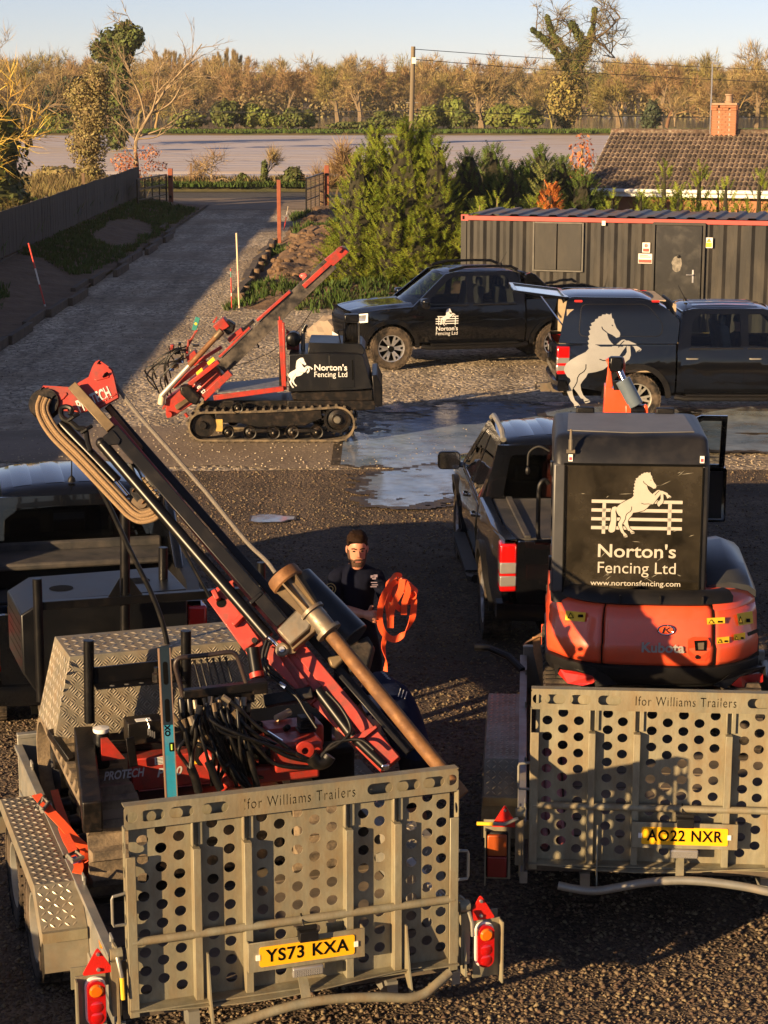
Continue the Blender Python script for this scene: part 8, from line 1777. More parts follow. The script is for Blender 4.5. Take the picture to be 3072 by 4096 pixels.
gplate('red_foot',[(140,1095),(262,1018),(300,1050),(330,1125),(190,1215),(150,1225),(140,1190)],.2,.4,REDM,bevel=.012);gplate('foot_plate',[(200,1140),(300,1075),(310,1100),(215,1170)],.15,.1,BRONZE);mb=MB(GI);mb.lathe([(0,0),(.045,0),(.05,.03),(.05,.12),(0,.12)],G(162,1200,.12),(0,1,0),14);mb.build('foot_pin',REDM,rg2)
gplate('track_motor',[(232,1010),(300,1000),(378,1085),(350,1140),(300,1120),(240,1060)],.0,.22,BLACKW,bevel=.03);gplate('red_tail',[(115,1150),(135,1130),(150,1140),(120,1170)],.2,.1,REDM);gtube('tow_pin',[(270,1190),(290,1215)],.025,REDM,.1)
gbeam('red_link',(330,860),(520,740),.05,.1,REDM,d=.3);gplate('red_bracket',[(275,810),(335,765),(370,830),(300,870)],.3,.2,REDM);gbeam('red_link',(190,1010),(420,840),.08,.08,REDM,d=.28)
gbeam('lever_tower',(270,775),(350,625),.03,.03,REDM,d=.35);gbeam('lever_tower',(285,790),(295,690),.03,.03,REDM,d=.3);gbeam('tower_rail',(300,700),(355,628),.02,.02,REDM,d=.3)
t=thing('green_level','green spirit level standing on the controls of the far post driver','spirit level',G(330,625,.35));mb=MB(Matrix.Translation(-G(330,625,.35)));a=G(332,628,.35);b=G(358,540,.35);mb.beam(a,b,.07,.03,up=(0,-1,0));mb.build('body',pm('green_level_paint',(.03,.20,.17),rough=.4),t,bevel=.003);mb=MB(Matrix.Translation(-G(330,625,.35)));c=a.lerp(b,.5);mb.lathe([(0,.017),(.02,.016),(.022,0)],c,(0,-1,0),12);mb.build('vial',YELLOWS,t)
rg3=random.Random(5)
for k in range(9):
 x0,y0=rg3 .uniform(170,330),rg3 .uniform(730,850);e=(rg3 .uniform(60,180),rg3 .uniform(950,1080));gtube('hydraulic_hose',[tuple(p)for p in[(x0,y0,.25),((x0+e[0])/2-rg3 .uniform(30,90),(y0+e[1])/2-rg3 .uniform(20,60),.2),(e[0]-20,e[1]-60,.25),(e[0],e[1],.3)]],.012,HOSE)if False else None
 pts=bez([G(x0,y0,.25),G(x0-rg3 .uniform(30,100),y0+rg3 .uniform(-20,40),.2),G(e[0]-20-rg3 .uniform(0,50),(y0+e[1])/2,.22),G(e[0],e[1],.3)],5);mb=MB(GI);mb.tube(pts,.012,6);mb.build('hydraulic_hose',HOSE,rg2,smooth=60)
for(x,y,w_,h_,m_)in((215,770,.1,.08,BLACKW),(180,760,.06,.05,REDM),(235,835,.12,.06,pm('dusty_blue',(.06,.12,.3),rough=.6)),(200,870,.12,.07,BRONZE),(260,800,.08,.1,WORN),(185,735,.05,.05,REDM),(235,720,.04,.05,BLACKM),(345,730,.09,.03,BLACKW),(180,890,.07,.05,pm('dusty_blue',(.06,.12,.3)))):
 mb=MB(GI);mb.box(G(x,y,.3),(w_,.1,h_));mb.build('valve_block',m_,rg2,bevel=.008)
for x in(160,190,225,240):gtube('control_lever',[(x+20,800),(x,735)],.007,BLACKM,.25,6)
gtube('cable',[(1215,300,.4),(1180,420,.4),(1060,600,.4),(1000,660,.4)],.006,HOSE,n=5);gtube('cable',[(560,880,.3),(700,845,.3),(850,780,.3),(945,705,.3)],.006,HOSE,n=5)
# ================================================================ ORANGE EXCAVATOR ON THE RIGHT TRAILER
KL=Vector((1.98,14.1,.5));KM=Matrix.Translation(KL)@Matrix.Rotation(TRB,4,'Z');KI=KM.inverted()
ex=thing('mini_excavator','orange mini excavator seen from behind with a dark cab on the right trailer','excavator',KL,TRB)
def kz(z):return z-KL.z
def Ky(sx,sy,y):
 o=KI@CAM;d=KI.to_3x3()@ray(sx,sy);return o+d*((y-o.y)/d.y)
HWK=.745;RB=-.88
def ksurf(x,z):
 u=min(1,abs(x)/HWK);y=RB+.34*u**4.2+.02*u*u
 return y+.03*smoothstep(.86,.98,z)+.05*smoothstep(1.02,1.14,z)**2
def Ks(sx,sy,lift=0.0):
 y=RB
 for _ in range(6):
  p=Ky(sx,sy,y);y=ksurf(p.x,p.z)
 p.y-=lift;return p
def plan(n=41,hw_=HWK,inset=0.0,z=0.7,front=.55):
 pts=[]
 for k in range(n):
  f=-1+2*k/(n-1);a=abs(f)
  if a<.8:x=f/.8*(hw_-inset)*.985;y=ksurf(f/.8*HWK*.985,z)+inset
  else:t=(a-.8)/.2;x=math.copysign(hw_-inset,f);y=ksurf(HWK*.985,z)+inset+t*(front-ksurf(HWK,z))
  pts.append(Vector((x,y,z)))
 return pts
def shell(name,zs,i0,i1,mat,parent=None,bevel=0,n=41):
 rings=[plan(n,inset=ins,z=z)[i0:i1+1]for z,ins in zs];mb=MB();mb.loft(rings,cap=False,closed=False)
 o=mb.build(name,mat,parent or ex,smooth=50)
 s_=o.modifiers.new('thickness','SOLIDIFY');s_.thickness=.012;s_.offset=-1;return o
z_b,z_t=.62,1.10
prof=[(.66,.0),(.70,-.012),(.80,-.016),(.83,-.004),(.98,.0),(1.06,.015),(1.10,.05),(1.11,.09)]
shell('left_panel',prof,0,12,ORANGE);cpan=shell('rear_bonnet',prof,12,29,ORANGE);shell('right_panel',prof[:-2],29,40,ORANGE)
mb=MB();mb.loft([[Vector((p.x,q_,z))for p,q_ in((p,p.y+dy)for p in plan(inset=ins,z=1.06)[29:41])]for z,ins,dy in((1.05,.012,0),(1.09,.018,.0),(1.125,.045,.0),(1.145,.10,.02),(1.15,.2,.05))],cap=False,closed=False);mb.build('right_shoulder',ORANGE,ex,smooth=60)
for i in(12,29):
 mb=MB();r_=[plan(inset=ins,z=z)[i]for z,ins in prof];mb.tube([p+Vector((0,-.004,0))for p in r_],.005,5);mb.build('panel_gap',DARK,ex)
shell('lower_bumper',[(.50,.06),(.53,.02),(.60,-.02),(.655,-.02),(.67,.0)],0,40,PLASTIC)
mb=MB();mb.loft([plan(inset=.04,z=z)for z in(.50,1.08)]);mb.build('body_core',DARK,ex)
mb=MB();mb.loft([[p for p in plan(inset=.1,z=1.105)]]+[[Vector((p.x,p.y,1.12))for p in plan(inset=.12,z=1.105)]]);mb.build('body_deck',PLASTIC,ex)
def kpatch(name,quad,mat,lift=.004,parent=None,th=.003):
 P=[Ks(*q,lift)for q in quad];Q=[p+Vector((0,-th,0))for p in P];k=len(P);mb=MB();mb.add(P+Q,[tuple(reversed(range(k))),tuple(range(k,2*k))]+[(i,(i+1)%k,(i+1)%k+k,i+k)for i in range(k)]);return mb.build(name,mat,parent or ex,smooth=0)
M_RREF=pm('red_reflective_panel',(.34,.012,.01),rough=.35,var=.2,coat=.5)
kpatch('left_reflector',[(2232,2690),(2240,2672),(2300,2680),(2368,2698),(2384,2715),(2370,2728),(2330,2738),(2270,2728)],M_RREF,.03)
kpatch('right_reflector',[(2925,2735),(2960,2700),(3030,2685),(3050,2690),(3050,2722),(3010,2740),(2970,2752)],M_RREF,.03)
kpatch('bumper_wing',[(2215,2650),(2240,2640),(2310,2648),(2385,2668),(2440,2705),(2468,2732),(2380,2742),(2375,2700),(2300,2672),(2235,2665),(2222,2720)],PLASTIC,.014,th=.02)
kpatch('bumper_wing',[(3060,2660),(3000,2662),(2930,2685),(2880,2720),(2850,2735),(2900,2750),(2960,2700),(3035,2682),(3062,2700)],PLASTIC,.014,th=.02)
kpatch('exhaust_grille',[(2990,2530),(3034,2512),(3036,2620),(2992,2636)],BLACKW,.003)
M_STK=YELLOWS
for q in([(2262,2440),(2343,2448),(2338,2485),(2261,2477)],[(2826,2470),(2898,2466),(2899,2490),(2828,2495)],[(2946,2452),(3008,2442),(3012,2490),(2954,2500)],[(2866,2548),(2916,2543),(2916,2568),(2867,2573)],[(2934,2535),(2980,2527),(2980,2553),(2935,2560)]):
 st=kpatch('warning_sticker',q,M_STK,.016)
 x0=q[0][0];w_=q[1][0]-x0;y0=(q[0][1]+q[3][1])/2;h_=q[3][1]-q[0][1]
 kpatch('sticker_triangle',[(x0+w_*.08,y0+h_*.32),(x0+w_*.42,y0+h_*.3),(x0+w_*.24,y0-h_*.34)],DARK,.0205,st,.0008)
 kpatch('sticker_triangle',[(x0+w_*.15,y0+h_*.22),(x0+w_*.36,y0+h_*.21),(x0+w_*.25,y0-h_*.18)],M_STK,.0222,st,.0008)
 kpatch('sticker_print',[(x0+w_*.6,y0+h_*.2),(x0+w_*.88,y0+h_*.2),(x0+w_*.86,y0-h_*.1),(x0+w_*.62,y0-h_*.1)],DARK,.0205,st,.0008)
c=Ks(2663,2518);mb=MB()
for sc_,l in((1,.02),):mb.tube([c+Vector((.056*math.cos(a),-.016,.035*math.sin(a)))for a in[k*6.2832/28 for k in range(28)]],.006,8,closed=True)
bd_=mb.build('maker_badge',CHROME,ex);mb=MB();mb.prism([(.05*math.cos(a),.03*math.sin(a))for a in[k*6.2832/24 for k in range(24)]],c+Vector((0,-.012,0)),(1,0,0),(0,0,1),.004);mb.build('badge_field',ORANGE,bd_)
mb=MB()
for pl in([(-.028,-.022),(-.014,-.022),(-.002,.022),(-.016,.022)],[(-.012,.0),(.022,.022),(.036,.022),(.0,-.002)],[(-.006,.004),(.004,.004),(.036,-.022),(.020,-.022)]):mb.prism(pl,c+Vector((0,-.0165,0)),(1,0,0),(0,0,1),.004)
mb.build('badge_letter',CHROME,bd_)
c=Ks(2649,2588)+Vector((0,-.012,0));lettering('Kubota',.10,c,(1,0,0),(0,0,1),pm('grey_badge',(.42,.40,.38),rough=.4,metal=.4),ex,'maker_lettering',width=.30,bold=.003,lift=.02)
rec=kpatch('latch_recess',[(2752,2556),(2772,2545),(2830,2548),(2842,2570),(2840,2622),(2820,2642),(2770,2640),(2750,2610)],pm('shaded_orange',(.55,.055,.018),rough=.35),.014)
kpatch('latch_pocket',[(2776,2560),(2825,2558),(2824,2600),(2780,2600)],DARK,.019,rec);kpatch('latch',[(2790,2568),(2815,2566),(2814,2594),(2792,2594)],WORN,.023,rec)
c=Ks(2788,2625);mb=MB();mb.lathe([(0,.012),(.012,.012),(.016,0)],c+Vector((0,-.018,0)),(0,-1,0),14);mb.build('key_lock',BLACKM,rec)
mb=MB();zs=((1.085,.03),(1.10,.0),(1.14,-.005),(1.175,.03),(1.18,.08));rings=[[Vector((p.x,p.y+.0,p.z))for p in plan(inset=ins,z=z)[4:33]]for z,ins in zs];mb.loft(rings,cap=False,closed=False);sill=mb.build('rear_sill',PLASTIC,ex,smooth=50)
for sx in(2480,2640,2810):p=Ks(sx,2415);mb=MB();mb.box((p.x,p.y-.0,1.13),(.012,.03,.06));mb.build('sill_rib',PLASTIC,sill)
mb=MB();mb.loft([[Vector((.39,y,1.16+h)),Vector((.54,y,1.19+h)),Vector((.68,y,1.17+h*.7)),Vector((.735,y,1.13+h*.2)),Vector((.735,y,1.08)),Vector((.39,y,1.10))]for y,h in((-.50,.0),(-.42,.06),(-.2,.12),(.2,.16),(.55,.10))]);mb.build('right_cover',pm('dark_grey_cover',(.03,.032,.036),rough=.3,var=.2),ex,smooth=50)
# ---- cab
CX0,CX1,CY0,CY1,CZ0,CZ1=-.735,.37,-.60,.55,1.12,2.36
M_CAB=pm('dark_grey_cab',(.009,.0095,.012),rough=.4,var=.2,spec=.35,dirt=(.10,.085,.07),dirtamt=.16,dscale=3,dthr=.55);M_PIL=pm('grey_pillar',(.05,.05,.052),rough=.4,var=.2)
gx0,gx1=CX0+.09,CX1-.055;gz0=Ky(2548,2366,CY0).z;gz1=Ky(2548,1866,CY0).z
def cring(z,ins,yb,dy=0):return[Vector((x,y,z+dz))for x,y,dz in[(a,b,0)for a,b in rrect(CX0+ins,yb,CX1-ins,CY1-ins,.06,4)]]
mb=MB();zr=Ky(2548,1748,CY0+.10).z;mb.loft([cring(gz1+.008,0,CY0),cring(gz1+.35*(zr-gz1),.0,CY0+.02),cring(zr-.02,.012,CY0+.09),cring(zr,.03,CY0+.12),cring(zr+.012,.07,CY0+.17)]);mb.build('cab_roof',M_CAB,ex,smooth=45)
mb=MB();mb.prism([(CX0+.1,-.35),(-.18,-.42),(CX1-.1,-.35),(CX1-.12,.4),(CX0+.12,.4)],(0,0,zr+.013),(1,0,0),(0,1,0),.006);mb.build('roof_panel',pm('dusty_roof_panel',(.12,.115,.11),rough=.5,var=.15),ex)
mb=MB();mb.loft([cring(1.04,0,CY0),cring(gz0-.008,0,CY0)]);mb.build('cab_base',M_CAB,ex,smooth=45)
for x in(CX0+.045,CX1-.03):mb=MB();mb.box((x,CY0+.05,(gz0+gz1)/2),(.09 if x<0 else .055,.1,gz1-gz0+.03));mb.build('rear_pillar',M_PIL if x<0 else M_CAB,ex,bevel=.015)
for x in(CX0+.03,CX1-.03):mb=MB();mb.box((x,CY1-.05,(gz0+gz1)/2),(.05,.08,gz1-gz0+.05));mb.box((x,0,1.24),(.05,1.1,.1));mb.build('front_pillar',M_CAB,ex,bevel=.01)
mb=MB();mb.box((CX0+.03,-.02,(gz0+gz1)/2),(.045,.05,gz1-gz0));mb.build('door_pillar',M_CAB,ex,bevel=.008)
M_KG=glass('dark_cab_glass',(.06,.055,.045))
M_KGB=pm('cab_rear_glass',(.010,.0085,.006),rough=.09,var=.4,scale=2.5,coat=.6,dirt=(.085,.07,.048),dirtamt=.4,dscale=1.6,dthr=.5)
M_KG2=glass('cab_side_glass',(.35,.38,.38))
mb=MB();mb.box(((gx0+gx1)/2,CY0+.012,(gz0+gz1)/2+.005),(gx1-gx0+.01,.008,gz1-gz0+.01));rgl=mb.build('rear_window',M_KGB,ex)
mb=MB();mb.box(((gx0+gx1)/2,CY0+.0,gz1+.012),(gx1-gx0+.03,.016,.014));mb.box(((gx0+gx1)/2,CY0,gz0-.006),(gx1-gx0+.03,.016,.012));mb.box((gx0-.006,CY0,(gz0+gz1)/2),(.01,.016,gz1-gz0));mb.box((gx1+.006,CY0,(gz0+gz1)/2),(.01,.016,gz1-gz0));mb.build('window_seal',DARK,ex)
for y0,y1 in((-.5,-.05),(.01,.5)):mb=MB();mb.box((CX0+.02,(y0+y1)/2,1.66),(.006,y1-y0,.70));mb.build('side_window',M_KG2,ex)
mb=MB();mb.box((CX1-.02,0,1.66),(.006,.98,.70));mb.build('side_window',M_KG2,ex)
mb=MB();mb.box((-.2,.0,1.22),(.5,.5,.14));mb.box((-.2,-.26,1.55),(.48,.12,.6));mb.build('seat',M_SEAT,ex,bevel=.04)
CYG=CY0+.008
def fk(u,v,w_):return Vector((u,CYG-w_,v))
def kc(sx,sy):return Ky(sx,sy,CYG)
a=kc(2366,2025);b=kc(2730,2025);cc=kc(2548,2018)
WV2=pm('grey_white_vinyl',(.42,.39,.33),rough=.5,var=.06)
logo(lambda u,v,w_:fk(cc.x+u,cc.z+v,w_),b.x-a.x,ex,WV2,pm('glass_gap',(.02,.017,.013),rough=.2),step=1)
for tx,sy,x0,x1,h_,bo in(("Norton's",2207,2390,2702,.135,.0018),('Fencing Ltd',2274,2390,2702,.12,.0),('www.nortonsfencing.com',2334,2362,2722,.055,.0005)):
 c=kc((x0+x1)/2,sy);wd_=kc(x1,sy).x-kc(x0,sy).x;lettering(tx,h_,(c.x,CYG-.002,c.z),(1,0,0),(0,0,1),WV2,rgl,'window_lettering',bold=bo,width=wd_)
rgk=random.Random(3)
for k in range(22):
 x=rgk.uniform(gx0+.03,gx1-.05);z=rgk.uniform(gz0+.05,gz1-.04);a=rgk.uniform(-.6,.9);l=rgk.uniform(.02,.10);mb=MB();d=Vector((math.cos(a),0,math.sin(a)));n_=Vector((-math.sin(a),0,math.cos(a)));q=Vector((x,CYG-.0015,z));mb.add([q,q+d*l*.5+n_*.0016,q+d*l,q+d*l*.5-n_*.0016],[(0,1,2,3)]);mb.build('scratch',pm('scratch_dust',(.30,.28,.22),rough=.8),rgl)
for x in(CX0+.12,CX1-.06):
 mb=MB();mb.box((x,CY0+.006,gz1+.055),(.03,.006,.05));s_=mb.build('white_label',WHITEP,ex);mb=MB();mb.box((x,CY0+.0025,gz1+.05),(.02,.002,.022));mb.build('label_print',pm('label_red',(.4,.05,.08)),s_)
p=Ky(2283,1800,CY0-.005);mb=MB();mb.box((p.x,p.y+.01,p.z-.01),(.06,.03,.025));mb.tube([p,p+Vector((0,0,.075))],.017,10);mb.tube([p+Vector((0,0,.075)),p+Vector((0,0,.15))],[.012,.008],8);mb.build('beacon_spigot',WORN,ex)
mb=MB();mb.tube(bez([(CX0-.02,.1,2.02),(CX0-.10,.12,2.05),(CX0-.17,.14,2.0),(CX0-.18,.14,1.9)],4),.010,8);mb.ball((CX0-.18,.14,1.86),.02,8,6,(1,1,1.6));mb.build('mirror_arm',PLASTIC,ex)
mb=MB();lp=[(CX0-.02,.16,1.30),(CX0-.08,.13,1.33),(CX0-.095,.13,1.4),(CX0-.095,.13,1.7),(CX0-.08,.13,1.77),(CX0-.05,.14,1.79),(CX0-.02,.15,1.76)];mb.tube(bez(lp,4),.017,8);mb.build('grab_handle',PLASTIC,ex)
mb=MB();mb.box((CX0-.005,CY0+.14,2.0),(.03,.07,.10));mb.box((CX0-.005,CY0+.14,1.3),(.03,.07,.10));mb.build('door_hinge',BLACKM,ex,bevel=.006)
mb=MB();mb.tube([(CX0-.0,.05,1.34),(CX0-.12,.02,1.34)],.018,8);mb.build('door_stop',PLASTIC,ex)
for x in(CX0+.25,CX1-.25):mb=MB();mb.box((x,CY1-.02,zr+.01),(.14,.08,.07));mb.build('work_lamp',PLASTIC,ex,bevel=.01)
# ---- boom at the front
def zH(x,y):return(2180+x/3.77,1230+y/3.77)
BY=1.75
def Kb(x,y,d=0.0):return Ky(*zH(x,y),BY+d)
def kplate(name,pts,d,th,mat,bevel=.01):
 P=[Kb(*p,d)for p in pts];mb=MB();mb.prism([(p.x,p.z)for p in P],(0,BY+d,0),(1,0,0),(0,0,1),-th);return mb.build(name,mat,ex,bevel=bevel)
kplate('boom',[(905,1185),(1000,1210),(1090,1245),(1170,1250),(1210,1380),(1260,1500),(1310,1800),(870,1800),(900,1350)],.1,.2,ORANGE,.015)
kplate('boom_side',[(915,790),(970,760),(1000,770),(1005,1000),(1030,1190),(1010,1215),(915,1190),(940,1000),(950,880)],.0,.06,ORANGE)
kplate('boom_side',[(1145,770),(1170,750),(1195,770),(1215,860),(1205,1040),(1170,1000),(1160,870)],.02,.06,ORANGE)
kplate('cylinder_lug',[(1205,1480),(1260,1455),(1300,1490),(1310,1800),(1215,1800)],-.15,.05,ORANGE);kplate('cylinder_lug',[(1480,1500),(1520,1455),(1555,1500),(1565,1800),(1490,1800)],-.15,.05,ORANGE)
mb=MB();mb.cyl(Kb(1290,1560,-.12),Kb(1490,1560,-.12),.05,n=14);mb.box(Kb(1395,1700,-.1),(.14,.08,.26));mb.build('cylinder_pivot',BLACKM,ex)
mb=MB();mb.cyl(Kb(1170,1090,-.1),Kb(1375,1480,-.12),.062,n=20);mb.build('boom_cylinder',pm('blue_grey_steel',(.10,.13,.16),rough=.35,var=.15),ex,bevel=.006)
mb=MB();mb.cyl(Kb(1075,850,-.05),Kb(1190,1100,-.1),.026,n=14);mb.build('cylinder_rod',CHROME,ex);mb=MB();mb.cyl(Kb(960,835,-.05),Kb(1180,835,-.05),.05,n=14);mb.box(Kb(1070,850,-.05),(.1,.1,.12));mb.build('boom_knuckle',BLACKM,ex,bevel=.012)
for x in(1060,1110):mb=MB();mb.tube([Kb(x,1105,-.05),Kb(x+15,1240,-.05)],.022,8);mb.build('boom_hose',HOSE,ex)
mb=MB();mb.box((.13,1.4,1.0),(.3,.9,.5));mb.beam((.1,1.0,.8),(.1,1.9,1.9),.22,.3);mb.build('swing_post',ORANGE,ex,bevel=.03)
for x0,x1 in((-.78,-.50),(.50,.78)):track(ex,x0,x1,-.72,.78,.0,.23,.23,RUBBER,RUBBER,nl=38,lug=(.05,.028))
mb=MB();mb.box((0,0,.3),(1.0,1.2,.2));mb.cyl((0,0,.35),(0,0,.55),.35,n=24);mb.build('undercarriage',BLACKW,ex)
mb=MB();mb.loft([[Vector((x,1.25+y,z))for y,z in((0,.02),(.05,.05),(.02,.2),(.05,.34),(.0,.36),(-.04,.2))]for x in(-.78,.78)]);mb.build('dozer_blade',ORANGE,ex,bevel=.004)
# ================================================================ LOOSE THINGS ON THE RIGHT TRAILER
TB=Matrix.Translation((1.79,11.2,0))@Matrix.Rotation(TRB,4,'Z')
M_RBAR=pm('red_worn_bar',(.26,.035,.035),rough=.6,var=.3,dirt=(.35,.3,.27),dirtamt=.8,dscale=5,dthr=.52,aniso=(1,.35,1))
for i,(x,v0,v1,dz)in enumerate(((-.86,.25,2.0,0),(-.80,.2,2.0,.0),(-.745,.3,2.05,0),(-.69,.2,1.95,0),(-.635,.3,2.0,0),(-.77,.45,2.0,.05),(-.71,.4,1.9,.05))):
 bl_=['leftmost red steel bar against the side panel of the right trailer','second red bar from the left side panel of the right trailer','third red bar from the left side panel of the right trailer','fourth red bar from the left side panel of the right trailer','rightmost red bar, nearest the ramp of the right trailer','upper left red bar lying on top of the others','upper right red bar lying on top of the others'][i]
 a=TB@Vector((x,v0,.52+dz));d=TB@Vector((x-.02+.015*(i%3),v1,.52+dz))-a;mb=MB();mb.tube([(0,0,0),d*.02,d*.98,d],[.02,.026,.026,.02],10);o=mb.build('steel_bar',M_RBAR,smooth=40);o.location=a
 tag(o,bl_,'steel bar','red bars in the right trailer')
rs=thing('ratchet_strap','brown ratchet strap draped over the front corner of the right trailer','ratchet strap',TB@Vector((-.6,3.5,.88)),TRB)
M_BST=pm('brown_webbing',(.32,.17,.07),rough=.8,var=.25,scale=30);mb=MB();W_=Vector((0,1,0))
mb.ribbon([((-.34,0,.0),(.3,1,0)),((-.22,.06,.06),(.2,1,0)),((-.05,.08,.05),(0,1,0)),((.15,.08,.07),(0,1,0)),((.4,.06,.05),(0,1,0)),((.6,.05,-.05),(0,1,0))],.1,.006);mb.ribbon([((-.25,.03,.05),(1,.2,0)),((-.24,-.06,-.05),(1,.2,0)),((-.2,-.16,-.2),(1,.2,0)),((-.16,-.22,-.34),(1,.2,0)),((.0,-.3,-.28),(.3,1,0)),((.2,-.22,-.18),(.3,1,0))],.06,.006);mb.tube([(.1,.0,.08),(.1,.16,.08)],.05,12);mb.build('webbing',M_BST,rs,smooth=40)
mb=MB();mb.tube([(-.12,-.02,.05),(-.02,.04,.17),(.04,.14,.18),(-.06,.16,.06)],.012,8);mb.build('ratchet_handle',CHROME,rs)
bl=thing('jockey_handle','black bent handle sticking out from the front corner of the right trailer','handle',TB@Vector((-.95,3.2,.75)));mb=MB();mb.tube([(0,0,0),(-.1,.18,.06),(-.25,.28,.1),(-.36,.3,.1)],[.03,.03,.026,.03],8);mb.build('lever',BLACKM,bl)
# ================================================================ PEOPLE AND STRAPS
def zC(x,y):return(1200+x/2.212,2050+y/2.212)
def skin_body(name,verts,edges,parent,mats,matf,sub=2,root=0):
 """one continuous figure grown over a skeleton; verts = (point, radius x, radius y)"""
 me=bpy.data.meshes.new(name);me.from_pydata([tuple(v[0])for v in verts],edges,[]);o=bpy.data.objects.new(name,me);COL.objects.link(o)
 m=o.modifiers.new('skin','SKIN');m.use_smooth_shade=True;m.branch_smoothing=.6;sv=me.skin_vertices[0].data
 for i,v in enumerate(verts):sv[i].radius=(v[1],v[2]if len(v)>2 else v[1]);sv[i].use_root=(i==root)
 s_=o.modifiers.new('sub','SUBSURF');s_.levels=sub;s_.render_levels=sub
 dg=bpy.context.evaluated_depsgraph_get();m2=bpy.data.meshes.new_from_object(o.evaluated_get(dg));bpy.data.objects.remove(o)
 for mm in mats:m2 .materials.append(mm)
 for p in m2 .polygons:p.material_index=matf(p.center);p.use_smooth=True
 b=bpy.data.objects.new(name,m2);link(b,parent);return b
def seg_d(p,a,b):
 a=Vector(a);b=Vector(b);t=max(0,min(1,(p-a).dot(b-a)/(b-a).length_squared));return(p-(a+(b-a)*t)).length
def fingers(mb,wrist,hand_dir,palm_n,side,curl=.5,s=1.0,spread=.1):
 """palm with four unequal bent fingers and a thumb from the side of the palm"""
 h=Vector(hand_dir).normalized();n_=Vector(palm_n);n_=(n_-h*n_.dot(h)).normalized();sd_=h.cross(n_)*side;w0=Vector(wrist)
 mb.loft([[w0+h*a*s+sd_*(wd*math.cos(t))*s+n_*(th*math.sin(t))*s for t in[k*.7854 for k in range(8)]]for a,wd,th in((-.02,.026,.021),(.02,.034,.02),(.06,.043,.018),(.092,.042,.014))])
 for i,(off,l)in enumerate(((.032,.072),(.011,.08),(-.011,.074),(-.031,.058))):
  b=w0+h*.088*s+sd_*off*s;d=(h+sd_*off*spread*12).normalized();pts=[b-d*.01*s];ang=0;q=b.copy()
  for k,f in enumerate((.45,.32,.23)):
   ang+=curl*(.7 if k==0 else .9);dd=d*math.cos(ang)+n_*math.sin(ang);q=q+dd*l*f*s;pts.append(q.copy())
  mb.tube(pts,[.0095*s,.0095*s,.0085*s,.0065*s],7)
 b=w0+h*.025*s+sd_*.034*s;d1=(h*.55+sd_*.7+n_*.35).normalized();p1=b+d1*.04*s;d2=(h*.8+sd_*.15+n_*.6).normalized();mb.tube([b-d1*.01,p1,p1+d2*.032*s,p1+d2*.05*s],[.013*s,.011*s,.0095*s,.006*s],7)
# ---- standing man
MX=aty(*zC(505,330),14.9);mp=Vector((MX.x,14.9,0));man=thing('person','bearded man in a navy T-shirt standing and gathering orange straps','person',mp)
def ml(x,y,yy):return aty(*zC(x,y),yy)-mp
hc_=ml(505,325,14.86)
nk=ml(505,480,14.93);ch_=ml(500,640,14.93);wa=ml(510,900,14.95);pe_=Vector((.01,.06,.93))
sR=ml(310,555,14.95);sL=ml(672,545,14.93);eR=ml(315,850,14.86);wR=ml(590,905,14.62);eL=ml(765,800,14.80);wL=ml(845,745,14.58)
V_=[(pe_,.165,.12),(wa,.165,.12),(ch_,.20,.135),(Vector((nk.x,nk.y,nk.z-.03)),.085,.075),(Vector((nk.x,nk.y-.01,nk.z+.06)),.058,.06),(sR*1.04-nk*.04,.082),(sR.lerp(eR,.4),.062),(eR,.048),(eR.lerp(wR,.4),.046),(wR,.03),(sL*1.04-nk*.04,.082),(sL.lerp(eL,.4),.062),(eL,.048),(eL.lerp(wL,.4),.044),(wL,.03),(pe_+Vector((-.10,0,-.09)),.105,.10),(Vector((-.13,.03,.50)),.07),(Vector((-.135,.06,.12)),.05),(pe_+Vector((.10,0,-.09)),.105,.10),(Vector((.13,.0,.50)),.07),(Vector((.14,.03,.12)),.05)]
E_=[(0,1),(1,2),(2,3),(3,4),(3,5),(5,6),(6,7),(7,8),(8,9),(3,10),(10,11),(11,12),(12,13),(13,14),(0,15),(15,16),(16,17),(0,18),(18,19),(19,20)]
M_SHORT=pm('dark_shorts_cloth',(.006,.006,.010),rough=.9,var=.2,spec=.1)
def mf(p):
 if p.z<.46:return 1
 if p.z>nk.z+.03 and(p-nk).length<.14:return 1
 for a,b in((eR,wR),(eL,wL)):
  if seg_d(p,a,b)<.075 and(p-a).length>.0 and(p-b).length<(a-b).length*1.02:return 1
 return 0 if p.z>.9 else 2
skin_body('body',V_,E_,man,[NAVY,SKIN,M_SHORT],mf)
sk=MB();M_=head(sk,None,hc_+Vector((0,0,-.0)),(.10,-1,-.20));sk.build('head',SKIN,man,smooth=60)
hr=MB();rings=[]
for j in range(9):
 f=j/8;ring_=[]
 for k in range(36):
  a=k*6.2832/36;sa=math.sin(a);hl=.098 if sa>.6 else(.085 if sa>.42 else(.03 if sa>.28 else(.045 if sa>-.1 else(.01 if sa>-.45 else-.05))));z=hl+(.142-hl)*math.sin(f*1.5708);q=min(1,max(0,(z+.02)/.162));rr=math.sqrt(max(.03,1-max(0,(z-.03)/.116)**3.2))if z>.03 else 1.0
  th_=.0035+.008*smoothstep(.05,.12,z);nn_=noise.noise((math.cos(a)*9,sa*9,z*90))*.007+.004*smoothstep(.09,.14,z);ring_.append(M_@Vector(((.0775*rr+th_+nn_)*math.cos(a),(.0975*rr+th_+nn_)*sa-.004,z+.006*rr*0+nn_)))
 rings.append(ring_)
hr.loft(rings);hr.build('hair',HAIR,man,smooth=60)
bd2=MB();M_BEARD=pm('brown_beard',(.06,.028,.014),rough=.9,var=.4,scale=120,bump=.003,bscale=260)
ring=[]
